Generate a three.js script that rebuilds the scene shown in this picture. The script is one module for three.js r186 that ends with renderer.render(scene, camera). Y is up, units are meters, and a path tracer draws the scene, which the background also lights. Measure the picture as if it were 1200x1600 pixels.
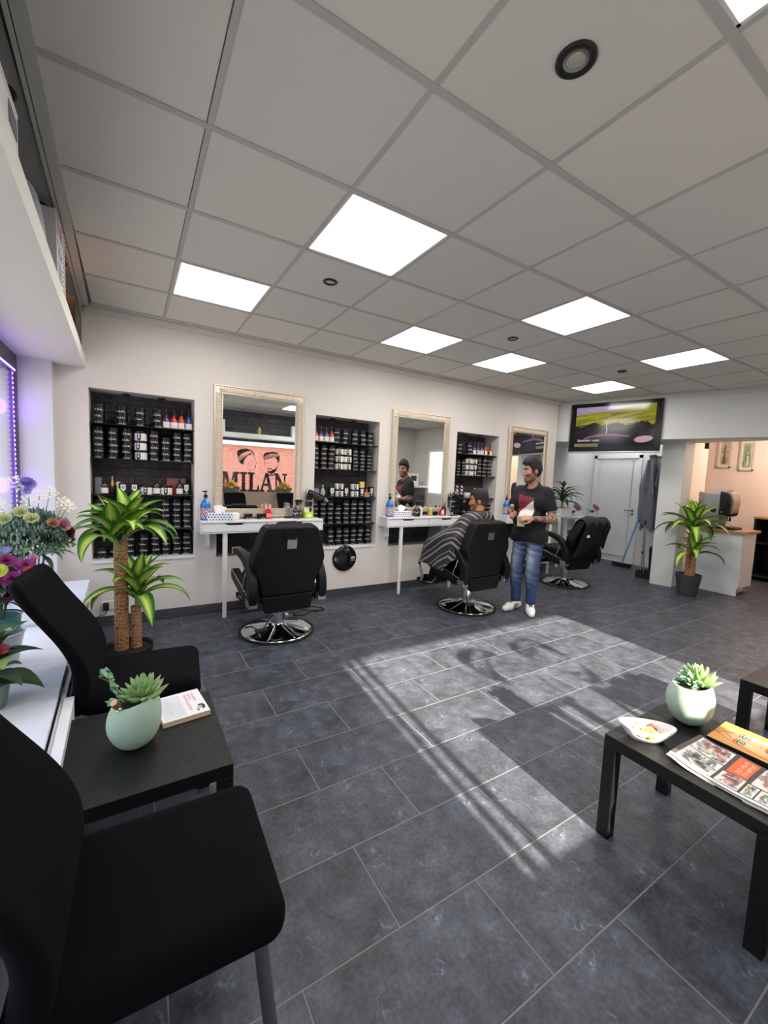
import * as THREE from 'three';
import { mergeGeometries, mergeVertices, toCreasedNormals } from 'three/addons/utils/BufferGeometryUtils.js';
import { RoundedBoxGeometry } from 'three/addons/geometries/RoundedBoxGeometry.js';
import { RectAreaLightUniformsLib } from 'three/addons/lights/RectAreaLightUniformsLib.js';
import { ImprovedNoise } from 'three/addons/math/ImprovedNoise.js';

// ---------- camera, sky, sun, exposure ----------
const scene = new THREE.Scene();
const camera = new THREE.PerspectiveCamera(102.17, 0.75, 0.05, 200);
camera.position.set(-0.2794, 1.497, 4.3838);
camera.rotation.set(-0.08764, -0.55196, 0.0421, 'YXZ');
scene.add(camera);
const renderer = new THREE.WebGLRenderer({ antialias: true });
renderer.toneMapping = THREE.LinearToneMapping;
renderer.toneMappingExposure = 1.0;
renderer.shadowMap.enabled = true;
RectAreaLightUniformsLib.init();
const SKY = 2.6, SUN = 26, PANEL = 13;
{ // hazy bright morning sky, the same all round
  const w = 64, h = 32, d = new Float32Array(w * h * 4);
  for (let y = 0; y < h; y++) for (let x = 0; x < w; x++) {
    const e = Math.max(0, (y + 0.5) / h * 2 - 1), o = (y * w + x) * 4;
    d[o] = 0.95 - 0.4 * e; d[o + 1] = 0.98 - 0.25 * e; d[o + 2] = 1.06; d[o + 3] = 1;
  }
  const t = new THREE.DataTexture(d, w, h, THREE.RGBAFormat, THREE.FloatType);
  t.mapping = THREE.EquirectangularReflectionMapping; t.magFilter = THREE.LinearFilter; t.needsUpdate = true;
  scene.background = t; scene.backgroundIntensity = SKY;
}
const sun = new THREE.DirectionalLight(0xfff1dc, SUN);
sun.position.set(2.0 - 0.07 * 12, 0.57 * 12, 2.5 + 12); sun.target.position.set(2.0, 0, 2.5);
sun.castShadow = true; sun.shadow.radius = 1.4; sun.shadow.mapSize.set(2048, 2048);
Object.assign(sun.shadow.camera, { left: -8, right: 8, top: 8, bottom: -8, near: 1, far: 40 });
scene.add(sun, sun.target);

// ---------- helpers ----------
const V = (x, y, z) => new THREE.Vector3(x, y, z);
let seed = 7;
const rnd = () => { seed = (seed * 1664525 + 1013904223) >>> 0; return seed / 4294967296; };
const rr = (a, b) => a + (b - a) * rnd();
const perlin = new ImprovedNoise();
const fbm = (x, y, z = 0.5, n = 4) => { let s = 0, a = 0.5; for (let i = 0; i < n; i++) { s += a * perlin.noise(x, y, z); x *= 2.03; y *= 2.03; z *= 1.7; a *= 0.5; } return s; };
const used = new Map();
function nm(n) { const k = used.get(n) ?? 0; used.set(n, k + 1); return k ? n + '_' + String(k).padStart(3, '0') : n; }
function tidy(g) {
  g = g.index ? g.toNonIndexed() : g;
  for (const k of Object.keys(g.attributes)) if (!['position', 'normal', 'uv'].includes(k)) g.deleteAttribute(k);
  if (!g.attributes.uv) g.setAttribute('uv', new THREE.BufferAttribute(new Float32Array(g.attributes.position.count * 2), 2));
  if (!g.attributes.normal) g.computeVertexNormals();
  return g;
}
const join = (gs) => { gs = (Array.isArray(gs) ? gs : [gs]).filter(Boolean); return gs.length === 1 ? gs[0] : mergeGeometries(gs.map(tidy)); };
function mesh(g, m, name) {
  const o = new THREE.Mesh(join(g), m); o.name = name; o.castShadow = o.receiveShadow = true; return o;
}
// a part of a thing (plain name)
function part(name, g, m, parent, label) { const o = mesh(g, m, name); parent.add(o); if (label) o.userData.label = label; return o; }
function thing(name, label, category, [x, y, z] = [0, 0, 0], turn = 0, group) {
  const o = new THREE.Group(); o.name = nm(name); o.position.set(x, y, z); o.rotation.y = turn; scene.add(o);
  o.userData = { label, category }; if (group) o.userData.group = group; return o;
}
function one(name, label, category, g, m, pos, turn = 0, group) { // a thing that is one mesh
  const o = mesh(g, m, nm(name)); scene.add(o); if (pos) o.position.set(...pos); o.rotation.y = turn;
  o.userData = { label, category }; if (group) o.userData.group = group; return o;
}
function copyOf(root, label, pos, turn, group) {
  const c = root.clone(); c.name = nm(root.name.replace(/_\d+$/, '')); c.position.set(...pos); if (turn !== undefined) c.rotation.y = turn;
  c.userData = { ...root.userData, label }; if (group) c.userData.group = group; scene.add(c); return c;
}
function struct(name, g, m) { const o = mesh(g, m, name); o.userData.kind = 'structure'; scene.add(o); return o; }
const mv = (g, x = 0, y = 0, z = 0) => g.translate(x, y, z);
const box = (w, h, d, x = 0, y = 0, z = 0) => new THREE.BoxGeometry(w, h, d).translate(x, y, z);
const bx = (x0, x1, y0, y1, z0, z1) => box(x1 - x0, y1 - y0, z1 - z0, (x0 + x1) / 2, (y0 + y1) / 2, (z0 + z1) / 2);
const rbox = (w, h, d, r = 0.008, x = 0, y = 0, z = 0, s = 2) => new RoundedBoxGeometry(w, h, d, s, Math.min(r, w / 2.01, h / 2.01, d / 2.01)).translate(x, y, z);
const rbx = (x0, x1, y0, y1, z0, z1, r) => rbox(x1 - x0, y1 - y0, z1 - z0, r, (x0 + x1) / 2, (y0 + y1) / 2, (z0 + z1) / 2);
const cyl = (r0, r1, h, x = 0, y = 0, z = 0, n = 20) => new THREE.CylinderGeometry(r1, r0, h, n).translate(x, y + h / 2, z); // base at y
const sph = (r, x = 0, y = 0, z = 0, sx = 1, sy = 1, sz = 1, n = 14) => new THREE.SphereGeometry(r, n, Math.round(n * 0.7)).scale(sx, sy, sz).translate(x, y, z);
const lathe = (pts, n = 24) => new THREE.LatheGeometry(pts.map(([r, y]) => new THREE.Vector2(Math.max(r, 0.0001), y)), n);
const tube = (pts, r, n = 24, k = 8, closed = false) => new THREE.TubeGeometry(new THREE.CatmullRomCurve3(pts.map((p) => V(...p)), closed), n, r, k, closed);
function bar(a, b, r0, r1 = r0, n = 10) { // tapered rod between two points
  const A = V(...a), B = V(...b), d = B.clone().sub(A), L = d.length();
  const g = new THREE.CylinderGeometry(r1, r0, L, n); g.translate(0, L / 2, 0);
  g.applyQuaternion(new THREE.Quaternion().setFromUnitVectors(V(0, 1, 0), d.normalize())); return g.translate(...a);
}
function poly(pts, depth, bevel = 0, seg = 2) { // extruded outline in x-y, thickness along z from 0
  const s = new THREE.Shape(pts.map(([x, y]) => new THREE.Vector2(x, y)));
  return new THREE.ExtrudeGeometry(s, { depth: depth - 2 * bevel, bevelEnabled: bevel > 0, bevelSize: bevel, bevelOffset: -bevel, bevelThickness: bevel, bevelSegments: seg, curveSegments: 8 }).translate(0, 0, bevel);
}
function roundPts(pts, r, n = 4) { // rounds the corners of an outline
  const out = [], N = pts.length;
  pts.forEach((p, i) => {
    const a = pts[(i + N - 1) % N], b = pts[(i + 1) % N], R = Array.isArray(r) ? r[i] : r;
    const u = [a[0] - p[0], a[1] - p[1]], v = [b[0] - p[0], b[1] - p[1]], lu = Math.hypot(...u), lv = Math.hypot(...v), q = Math.min(R, lu / 2.1, lv / 2.1);
    const s = [p[0] + u[0] / lu * q, p[1] + u[1] / lu * q], e = [p[0] + v[0] / lv * q, p[1] + v[1] / lv * q];
    for (let k = 0; k <= n; k++) { const t = k / n, w = 1 - t; out.push([w * w * s[0] + 2 * w * t * p[0] + t * t * e[0], w * w * s[1] + 2 * w * t * p[1] + t * t * e[1]]); }
  });
  return out;
}
function grid(nu, nv, f, closeU = false) { // parametric sheet, f(u, v) -> [x, y, z]
  const p = [], uv = [], ix = [];
  for (let j = 0; j <= nv; j++) for (let i = 0; i <= nu; i++) { p.push(...f(i / nu, j / nv)); uv.push(i / nu, j / nv); }
  for (let j = 0; j < nv; j++) for (let i = 0; i < nu; i++) { const a = j * (nu + 1) + i, b = a + 1, c = a + nu + 1, d = c + 1; ix.push(a, b, d, a, d, c); }
  const g = new THREE.BufferGeometry(); g.setAttribute('position', new THREE.Float32BufferAttribute(p, 3)); g.setAttribute('uv', new THREE.Float32BufferAttribute(uv, 2)); g.setIndex(ix);
  g.computeVertexNormals();
  if (closeU) { const n = g.attributes.normal; for (let j = 0; j <= nv; j++) { const a = j * (nu + 1), b = a + nu, s = V(n.getX(a) + n.getX(b), n.getY(a) + n.getY(b), n.getZ(a) + n.getZ(b)).normalize(); n.setXYZ(a, s.x, s.y, s.z); n.setXYZ(b, s.x, s.y, s.z); } }
  return g;
}
function boxUV(g, s = 1, ou = 0, ov = 0) { // uv in metres from the dominant normal
  const p = g.attributes.position, n = g.attributes.normal, uv = g.attributes.uv;
  for (let i = 0; i < p.count; i++) {
    const a = Math.abs(n.getX(i)), b = Math.abs(n.getY(i)), c = Math.abs(n.getZ(i));
    if (b >= a && b >= c) uv.setXY(i, p.getX(i) * s + ou, p.getZ(i) * s + ov); else if (a >= c) uv.setXY(i, p.getZ(i) * s + ou, p.getY(i) * s + ov); else uv.setXY(i, p.getX(i) * s + ou, p.getY(i) * s + ov);
  }
  return g;
}

// ---------- textures and materials ----------
function canvasTex(w, h, draw, repeat, data = false) {
  const c = document.createElement('canvas'); c.width = w; c.height = h; draw(c.getContext('2d'), w, h);
  const t = new THREE.CanvasTexture(c); if (!data) t.colorSpace = THREE.SRGBColorSpace; t.wrapS = t.wrapT = THREE.RepeatWrapping; if (repeat) t.repeat.set(...repeat); return t;
}
function noiseTex(n, f, color = true, repeat) { // f(u, v) -> [r, g, b] or grey, 0..255
  const d = new Uint8Array(n * n * 4);
  for (let y = 0; y < n; y++) for (let x = 0; x < n; x++) { const c = f(x / n, y / n), o = (y * n + x) * 4; for (let k = 0; k < 3; k++) d[o + k] = Math.max(0, Math.min(255, Array.isArray(c) ? c[k] : c)); d[o + 3] = 255; }
  const t = new THREE.DataTexture(d, n, n); t.wrapS = t.wrapT = THREE.RepeatWrapping; t.magFilter = THREE.LinearFilter; t.minFilter = THREE.LinearMipmapLinearFilter; t.generateMipmaps = true;
  if (color) t.colorSpace = THREE.SRGBColorSpace; if (repeat) t.repeat.set(...repeat); t.needsUpdate = true; return t;
}
const hash2 = (i, j, o) => { let h = (Math.imul(i, 374761393) + Math.imul(j, 668265263) + Math.imul(o | 0, 974634777)) | 0; h = Math.imul(h ^ (h >>> 13), 1274126177); return ((h ^ (h >>> 16)) >>> 0) / 4294967296 * 6.2832; };
const tile = (u, v, s, o = 0) => { // seamless gradient noise, s cells across
  const n = Math.max(1, Math.round(s)), m = (i) => ((i % n) + n) % n; u = (u - Math.floor(u)) * n; v = (v - Math.floor(v)) * n;
  const i = Math.floor(u), j = Math.floor(v), x = u - i, y = v - j, f = (t) => t * t * t * (t * (t * 6 - 15) + 10), g = (a, b) => { const h = hash2(m(i + a), m(j + b), o); return Math.cos(h) * (x - a) + Math.sin(h) * (y - b); };
  const p = f(x), q = f(y), A = g(0, 0), B = g(1, 0), C = g(0, 1), D = g(1, 1); return (A + (B - A) * p + (C + (D - C) * p - A - (B - A) * p) * q) * 1.3;
};
const tfbm = (u, v, s, o = 0, n = 4) => { let t = 0, a = 0.5; for (let i = 0; i < n; i++) { t += a * tile(u, v, s, o + i * 7); s *= 2; a *= 0.5; } return t; };
const M = (color, rough = 0.6, o = {}) => new THREE.MeshStandardMaterial({ color, roughness: rough, ...o });
const P = (color, rough = 0.4, o = {}) => new THREE.MeshPhysicalMaterial({ color, roughness: rough, ...o });
const paintBump = noiseTex(256, (u, v) => 128 + 90 * tfbm(u, v, 60, 3, 2), false, [2, 2]);
const white = M(0xddd8d3, 0.75, { bumpMap: paintBump, bumpScale: 0.0006 });
const whiteCool = M(0xd9dbdb, 0.7), whiteGloss = P(0xeceae6, 0.3), whiteLac = P(0xe8e9ec, 0.35), creamEdge = M(0xd8c09a, 0.7);
const black = M(0x0d0d0e, 0.45), blackMatt = M(0x101012, 0.8), blackGloss = P(0x08080a, 0.18), rubber = M(0x131315, 0.7);
const leather = P(0x09090a, 0.55, { specularIntensity: 0.6, bumpMap: noiseTex(256, (u, v) => 128 + 110 * tfbm(u, v, 90, 9, 2), false, [4, 4]), bumpScale: 0.0006 });
const chrome = M(0xd8dadd, 0.07, { metalness: 1 }), steel = M(0xb9b9b6, 0.28, { metalness: 1 }), satin = M(0xa6a7a8, 0.35, { metalness: 1 });
const fabric = P(0x040408, 0.95, { sheen: 0.12, sheenRoughness: 0.5, sheenColor: new THREE.Color(0x303040), specularIntensity: 0.3, bumpMap: noiseTex(256, (u, v) => 128 + 60 * Math.sin(u * 402) * Math.sin(v * 402) + 60 * tfbm(u, v, 120, 2, 1), false, [9, 9]), bumpScale: 0.0004 });
const clearGlass = P(0xffffff, 0.02, { transmission: 1, thickness: 0, ior: 1.45 });
const frostGlass = P(0xf4f6f4, 0.85, { transmission: 0.85, thickness: 0 });
const lampWhite = new THREE.MeshStandardMaterial({ color: 0xffffff, emissive: 0xfffdf6, emissiveIntensity: 2.2, roughness: 0.6 });
// ================= the room =================
const H = 2.835, ZW = -0.1;                       // ceiling height, face of the mirror wall
// --- area lights stand in the LED panels of the ceiling (cells of the 625 mm grid)
const T = 0.625, panelCells = [[1, 3], [0, 1], [3, 1], [4, 3], [7, 3], [8, 1], [5, 1], [1, 6], [4, 6], [7, 6]];
// --- floor
const slateTex = noiseTex(1024, (u, v) => {
  const a = tfbm(u, v, 5, 1, 5), b = tfbm(u, v, 14, 31, 4), w = tfbm(u, v, 4, 55, 3);
  const c = tfbm(u, v, 60, 17, 3), vein = Math.pow(Math.max(0, 1 - Math.abs(tfbm(u + 0.02 * b, (v + 0.02 * c) * 1, 7, 80, 4)) * 26), 2) * Math.max(0, tile(u, v, 9, 91) * 2.6 - 0.15);
  const k = 72 + 26 * a + 26 * b + 26 * c + 42 * Math.min(1, vein) + 14 * w; return [k * 0.97, k * 1.02, k * 1.15];
});
const slateBump = noiseTex(512, (u, v) => 128 + 90 * tfbm(u, v, 26, 31, 4) + 60 * tfbm(u, v, 90, 5, 2), false);
const slateRough = noiseTex(512, (u, v) => 122 + 60 * tfbm(u, v, 12, 71, 4), false);
const slateMats = [0xffffff, 0xf4f6fa, 0xeef0f2, 0xfafafa].map((c) => P(c, 1, { map: slateTex, roughnessMap: slateRough, bumpMap: slateBump, bumpScale: 0.0012, specularIntensity: 0.75 }));
const grout = M(0x7b7a79, 0.9);
const floor = struct('floor', bx(-1.6, 9.6, -0.2, -0.0012, -1.5, 5.4), grout);
const inView = (x, y, z, m = 0.12) => { const q = V(x, y, z).applyMatrix4(camera.matrixWorldInverse); if (q.z > -0.05) return false; q.applyMatrix4(camera.projectionMatrix); return Math.abs(q.x) < 1 + m && Math.abs(q.y) < 1 + m; };
camera.updateMatrixWorld(); camera.updateProjectionMatrix();
{
  const L = 0.678, W = 0.344, variants = [], rest = [];
  const tileG = (w, d, k) => { const g = rbox(w, 0.012, d, 0.0014, 0, -0.006, 0, 1); const n = tidy(g); return boxUV(n, 1.1, k * 0.37, k * 0.61); };
  for (let k = 0; k < 8; k++) variants.push(tileG(L - 0.0052, W - 0.0052, k));
  let count = 0;
  for (let r = -8; r < 12; r++) for (let c = -3; c < 14; c++) {
    const z0 = 1.312 + r * W, x0 = (r % 2 ? 0.474 : 0.811) + c * L - 0.678, xc = x0 + L / 2, zc = z0 + W / 2;
    if (xc < -1.5 || xc > 9.4 || zc < -1.4 || zc > 5.3) continue;
    const k = Math.floor(rnd() * 8), tilt = rr(-0.0003, 0.0003);
    const near = [[0, 0], [-0.34, 0], [0.34, 0], [0, 0.17], [0, -0.17]].some(([a, b]) => inView(xc + a, 0, zc + b, 0.1));
    if (near && count < 288 && xc < 8.2) { const t = part('tile', variants[k], slateMats[Math.floor(rnd() * 4)], floor); t.position.set(xc, tilt, zc); count++; }
    else rest.push(variants[k].clone().translate(xc, 0, zc));
  }
  const o = part('tile', rest, slateMats[0], floor); o.userData.kind = 'stuff';
}
// --- ceiling
const ceilMat = [0xdfddd8, 0xdcdbd7, 0xe2e0da].map((c) => M(c, 0.9, { bumpMap: noiseTex(256, (u, v) => 128 + 120 * tfbm(u, v, 110, 4, 2), false, [2, 2]), bumpScale: 0.0008 }));
const gridMat = M(0xbfbdb9, 0.6), railMat = M(0xcfcecb, 0.5);
const ceiling = struct('ceiling', [bx(-1.6, 6.9, H + 0.03, H + 0.2, -1.5, 5.4), bx(6.9, 9.6, H + 0.03, H + 0.2, -1.5, 3.4)], M(0x9a9a98, 0.9));
{
  const tg = tidy(rbox(T - 0.012, 0.018, T - 0.012, 0.003, 0, H + 0.011, 0, 1)), cut = tidy(rbox(0.53, 0.018, T - 0.012, 0.003, 0, H + 0.011, 0, 1));
  boxUV(tg, 1); boxUV(cut, 1);
  for (let i = -1; i < 11; i++) for (let j = 0; j < 8; j++) {
    if (panelCells.some(([a, b]) => a === i && b === j)) continue;
    const t = part('ceiling_panel', i < 0 ? cut : tg, ceilMat[Math.floor(rnd() * 3)], ceiling);
    t.position.set(i < 0 ? -0.278 : (i + 0.5) * T, 0, (j + 0.5) * T);
  }
  const bars = [], mains = [];
  for (let i = 0; i < 12; i++) bars.push(bx(i * T - 0.0105, i * T + 0.0105, H - 0.002, H + 0.012, -0.03, 5.2));
  for (let j = 0; j < 9; j++) mains.push(bx(-0.55, 6.9, H - 0.003, H + 0.012, j * T - 0.014, j * T + 0.014));
  part('grid_rail', bars, gridMat, ceiling); part('grid_rail', mains, gridMat, ceiling);
  part('edge_trim', [bx(-0.55, 6.9, H - 0.004, H + 0.02, -0.045, -0.01)], railMat, ceiling);
}
struct('trim_1', [bx(-0.6, 5.85, H - 0.055, H - 0.012, ZW - 0.01, ZW + 0.022), bx(-0.6, 5.85, H - 0.012, H + 0.03, ZW - 0.01, ZW + 0.04)], M(0xdedbd5, 0.6));
const sideTrim = struct('trim_2', [bx(-0.022, 0.022, H - 0.012, H + 0.03, -0.1, 5.2), bx(-0.04, -0.026, H - 0.02, H + 0.03, -0.1, 5.2)], M(0xc9c9c6, 0.5));
sideTrim.position.x = -0.588; sideTrim.rotation.y = 0.0157; 
// --- mirror wall with six niches
const niches = [[-0.583, 0.262, 0.615, 2.155], [0.47, 1.33, 0.615, 0.955], [1.522, 2.368, 0.615, 2.155], [2.565, 3.43, 0.615, 0.955], [3.632, 4.46, 0.615, 2.155], [4.68, 5.53, 0.615, 0.955]];
{
  const s = new THREE.Shape([[-1.14, 0], [5.8, 0], [5.8, 2.85], [-1.14, 2.85]].map((p) => new THREE.Vector2(...p)));
  for (const [a, b, c, d] of niches) s.holes.push(new THREE.Path([[a, c], [a, d], [b, d], [b, c]].map((p) => new THREE.Vector2(...p))));
  const g = new THREE.ExtrudeGeometry(s, { depth: 0.3, bevelEnabled: false }).translate(0, 0, ZW - 0.3);
  struct('wall_back', [g, bx(-1.14, 5.8, 0, 2.85, ZW - 0.42, ZW - 0.3)], white);
}
const stoneTex = noiseTex(256, (u, v) => { const k = 80 + 44 * tfbm(u, v * 1.0, 14, 3, 4) + 20 * tile(u * 0.5, v * 4, 8, 60); return [k, k * 1.0, k * 1.03]; });
const stoneMats = [0xffffff, 0xd9d9dc, 0xf2eeea].map((c) => M(c, 0.78, { map: stoneTex, bumpMap: stoneTex, bumpScale: 0.004 }));
function cladding(name, w, h, rowH, origin, turn = 0) { // split-face stone strips, each a piece
  const wall = struct(name, bx(0, w, 0, h, -0.012, 0), M(0x1c1c1e, 0.9)); wall.position.set(...origin); wall.rotation.y = turn;
  const shapes = [0.2, 0.27, 0.34].map((l, k) => boxUV(tidy(rbox(l - 0.002, rowH - 0.002, 0.02, 0.003, 0, 0, 0, 1)), 3, k * 0.3, k * 0.2));
  for (let y = 0, r = 0; y < h - 0.01; y += rowH, r++) {
    let x = r % 2 ? 0 : 0.0, k = Math.floor(rnd() * 3);
    while (x < w - 0.02) {
      const l = Math.min([0.2, 0.27, 0.34][k], w - x), hh = Math.min(rowH, h - y), whole = l > [0.2, 0.27, 0.34][k] - 0.001 && hh > rowH - 0.001;
      const p = part('stone_strip', whole ? shapes[k] : boxUV(tidy(rbox(l - 0.002, hh - 0.002, 0.02, 0.003, 0, 0, 0, 1)), 3), stoneMats[Math.floor(rnd() * 3)], wall);
      p.position.set(x + l / 2, y + hh / 2, rr(0.004, 0.014)); x += l; k = Math.floor(rnd() * 3);
    }
  }
}
niches.forEach(([a, b, c, d], i) => cladding('wall_niche_' + (i + 1), b - a, d - c, i % 2 ? 0.085 : 0.0855, [a, c, ZW - 0.298]));
const niDark = M(0x26262a, 0.5);
struct('baseboard_back', [bx(-0.58, 5.8, 0, 0.1, ZW - 0.01, ZW + 0.012)], P(0xe8e2dc, 0.6, { map: slateTex }));
for (const i of [0, 2, 4]) { const [a, b] = niches[i]; struct('trim_' + (3 + i / 2), bx(a - 0.005, b + 0.005, 0.598, 0.617, ZW - 0.3, ZW + 0.012), whiteLac); }
for (const i of [1, 3, 5]) { const [a, b] = niches[i]; struct('trim_' + (6 + (i - 1) / 2), [bx(a - 0.005, b + 0.005, 0.598, 0.616, ZW - 0.3, ZW + 0.012)], M(0x5a5b5c, 0.5)); }
const shelfMat = P(0x0a0a0c, 0.15);
const shelfY = [1.862, 1.55, 1.222, 0.897], place = { 0: 'left', 2: 'middle', 4: 'right' }, shelfRow = ['uppermost', 'second', 'third', 'lowest'];
for (const i of [0, 2, 4]) shelfY.forEach((y, k) => {
  const [a, b] = niches[i], s = thing('niche_shelf', `${shelfRow[k]} black glass shelf inside the ${place[i]} wall niche`, 'shelf', [(a + b) / 2, y, -0.25]);
  part('board', rbx(-(b - a) / 2 + 0.002, (b - a) / 2 - 0.002, -0.012, 0, -0.14, 0.128, 0.003), shelfMat, s);
  for (const e of [-1, 1]) part('shelf_pin', [bar([e * (b - a) / 2 - e * 0.012, -0.017, 0.09], [e * (b - a) / 2, -0.017, 0.09], 0.005)], steel, s);
});
// --- left side: window wall, deep shelf, sill cabinets
struct('wall_left', [bx(-1.3, -1.12, 0, 0.5, -0.05, 5.4), bx(-1.3, -1.15, 2.3, 2.9, -0.4, 5.4), bx(-1.16, -0.815, 0.4, 2.33, -0.12, 0.03), bx(-1.45, -1.1, 0, 2.9, 4.7, 5.4)], whiteCool);
const winFrame = M(0x4a4b52, 0.4);
const win1 = struct('window_1', [bx(-1.13, -1.03, 2.2, 2.312, 0.03, 4.7), bx(-1.075, -1.03, 0.5, 2.2, 0.03, 0.075), bx(-1.09, -1.035, 0.5, 0.56, 0.075, 4.7), bx(-1.13, -1.04, 0.56, 2.2, 2.7, 2.8)], winFrame);
part('pane', bx(-1.062, -1.056, 0.56, 2.2, 0.06, 2.7), clearGlass, win1); part('pane', bx(-1.062, -1.056, 0.56, 2.2, 2.8, 4.7), clearGlass, win1);
const soffit = struct('trim_9', [bx(-0.56, 0, 0, 0.1, 0, 5.3)], M(0xe6e4df, 0.7, { bumpMap: paintBump, bumpScale: 0.0005 }));
soffit.position.set(-0.601, 2.31, -0.1); soffit.rotation.y = 0.0157;
struct('wall_left_upper', [bx(-1.16, -1.1, 2.4, 2.9, -0.1, 5.3)], M(0x55565a, 0.9));
struct('trim_10', [bx(-1.2, -0.6, H - 0.004, H + 0.03, -0.1, 5.3)], M(0xa9a9ab, 0.9));
{ // low white cabinets under the window, each a unit
  const units = [[0.1, 0.98], [0.98, 1.86], [1.86, 2.72], [2.72, 3.6], [3.6, 4.35]];
  const labels = ['white low cabinet under the window, beside the corner socket', 'white low cabinet under the window, carrying the large bouquet', 'white low cabinet under the window, beside the small black side table', 'white low cabinet under the window, behind the nearest black chair', 'white low cabinet under the window, nearest to the camera'];
  units.forEach(([a, b], k) => {
    const c = thing('low_cabinet', labels[k], 'cabinet', [-0.556 - 0.012 + 0.0157 * ((a + b) / 2 - 1.5), 0, (a + b) / 2], 0.0157), w = (b - a) / 2;
    part('carcass', [rbx(-0.52, -0.02, 0.06, 0.48, -w + 0.001, w - 0.001, 0.003), bx(-0.5, -0.06, 0, 0.06, -w + 0.002, w - 0.002)], whiteLac, c);
    part('top_board', rbx(-0.53, 0.004, 0.48, 0.5, -w + 0.0008, w - 0.0008, 0.002), P(0xdfe3ee, 0.32), c);
    const proud = k === 2 ? 0.028 : 0.006;
    part('drawer_front', [rbx(-0.018 + proud, proud, 0.3, 0.474, -w + 0.004, w - 0.004, 0.002)], whiteLac, c);
    part('drawer_front', rbx(-0.014, 0.004, 0.07, 0.294, -w + 0.004, w - 0.004, 0.002), whiteLac, c);
    for (const y of [0.4, 0.19]) part('handle', [rbx(0.006, 0.02, y - 0.005, y + 0.005, -0.06, 0.06, 0.004)], satin, c).position.x = y > 0.3 ? proud - 0.006 : -0.002;
  });
}
{ // the drawer board that stands open by the side table
  const d = thing('drawer_board', 'loose white board with bare cut end standing against the low window cabinet', 'board', [-0.528, 0.36, 2.49], 0.0157);
  part('board', rbx(0, 0.036, 0, 0.125, -0.26, 0.26, 0.002), whiteLac, d); part('cut_end', bx(0.002, 0.034, 0.002, 0.123, 0.2602, 0.262), creamEdge, d);
}
// purple light strips round the window
const ledOn = new THREE.MeshStandardMaterial({ color: 0xe6d0ff, emissive: 0xc79bff, emissiveIntensity: 3.5 }), ledBack = M(0x8b5fe0, 0.5, { emissive: 0x6a2be8, emissiveIntensity: 0.6 });
function led(label, x, y0, z, len, along) {
  const s = thing('light_strip', label, 'light strip', [x, y0, z]);
  part('tape', along === 'y' ? bx(-0.003, 0.003, 0, len, -0.012, 0.012) : bx(-0.003, 0.003, -0.012, 0.012, 0, len), ledBack, s);
  const n = Math.round(len / 0.036), dots = [];
  for (let i = 0; i < n; i++) { const q = (i + 0.5) / n * len; dots.push(along === 'y' ? rbox(0.006, 0.016, 0.014, 0.003, 0.004, q, 0, 1) : rbox(0.006, 0.014, 0.016, 0.003, 0.004, 0, q, 1)); }
  const d = part('diode', dots, ledOn, s); d.userData.kind = 'stuff';
}
led('purple glowing light strip running up the window edge beside the frame', -1.048, 0.58, 0.1, 1.6, 'y');
led('purple glowing light strip running along the top of the window', -1.024, 2.178, 0.14, 3.2, 'z');
for (const [x, y, z] of [[-0.99, 1.9, 0.16], [-0.99, 1.3, 0.16], [-0.99, 2.13, 0.7]]) { const l = new THREE.PointLight(0x8a45ff, 0.045, 0, 2); l.position.set(x, y, z); l.castShadow = true; l.shadow.radius = 3; scene.add(l); }
// --- front side (behind the photographer): shop window
const brickTex = canvasTex(512, 512, (g, w, h) => { g.fillStyle = '#d9b6a4'; g.fillRect(0, 0, w, h); for (let r = 0; r < 32; r++) for (let c = -1; c < 12; c++) { const k = rnd(); g.fillStyle = `rgb(${188 + 26 * k},${98 + 22 * k},${78 + 18 * k})`; g.fillRect(c * 46 + (r % 2) * 23 + 2, r * 16 + 2, 42, 12); } });
{
  const s = new THREE.Shape([[-1.3, 0], [6.9, 0], [6.9, 2.9], [-1.3, 2.9]].map((p) => new THREE.Vector2(...p)));
  s.holes.push(new THREE.Path([[0.85, 0.5], [0.85, 2.2], [3.65, 2.2], [3.65, 0.5]].map((p) => new THREE.Vector2(...p))));
  struct('wall_front', new THREE.ExtrudeGeometry(s, { depth: 0.2, bevelEnabled: false }).translate(0, 0, 5.2), white);
  const w2 = struct('window_2', [bx(0.85, 0.872, 0.5, 2.2, 5.2, 5.26), bx(0.905, 0.945, 0.5, 2.2, 5.2, 5.26), bx(0.995, 1.04, 0.5, 2.2, 5.2, 5.26), bx(3.6, 3.65, 0.5, 2.2, 5.2, 5.26), bx(0.872, 3.6, 2.14, 2.2, 5.2, 5.26), bx(0.872, 3.6, 0.5, 0.55, 5.2, 5.26)], winFrame);
  part('pane', bx(1.04, 3.6, 1.0, 2.14, 5.222, 5.228), clearGlass, w2); part('frosted_pane', [bx(1.04, 3.6, 0.55, 1.0, 5.222, 5.228), bx(0.872, 0.905, 0.55, 1.0, 5.222, 5.228), bx(0.945, 0.995, 0.55, 1.0, 5.222, 5.228)], P(0xa08c84, 0.9, { transmission: 0.25, thickness: 0 }), w2);
  cladding('wall_front_stone', 3.5, 0.5, 0.1, [4.2, 2.3, 5.195], Math.PI);
  struct('trim_11', [bx(0.4, 4.4, 2.2, 2.29, 4.8, 5.2)], whiteCool);
}
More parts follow.
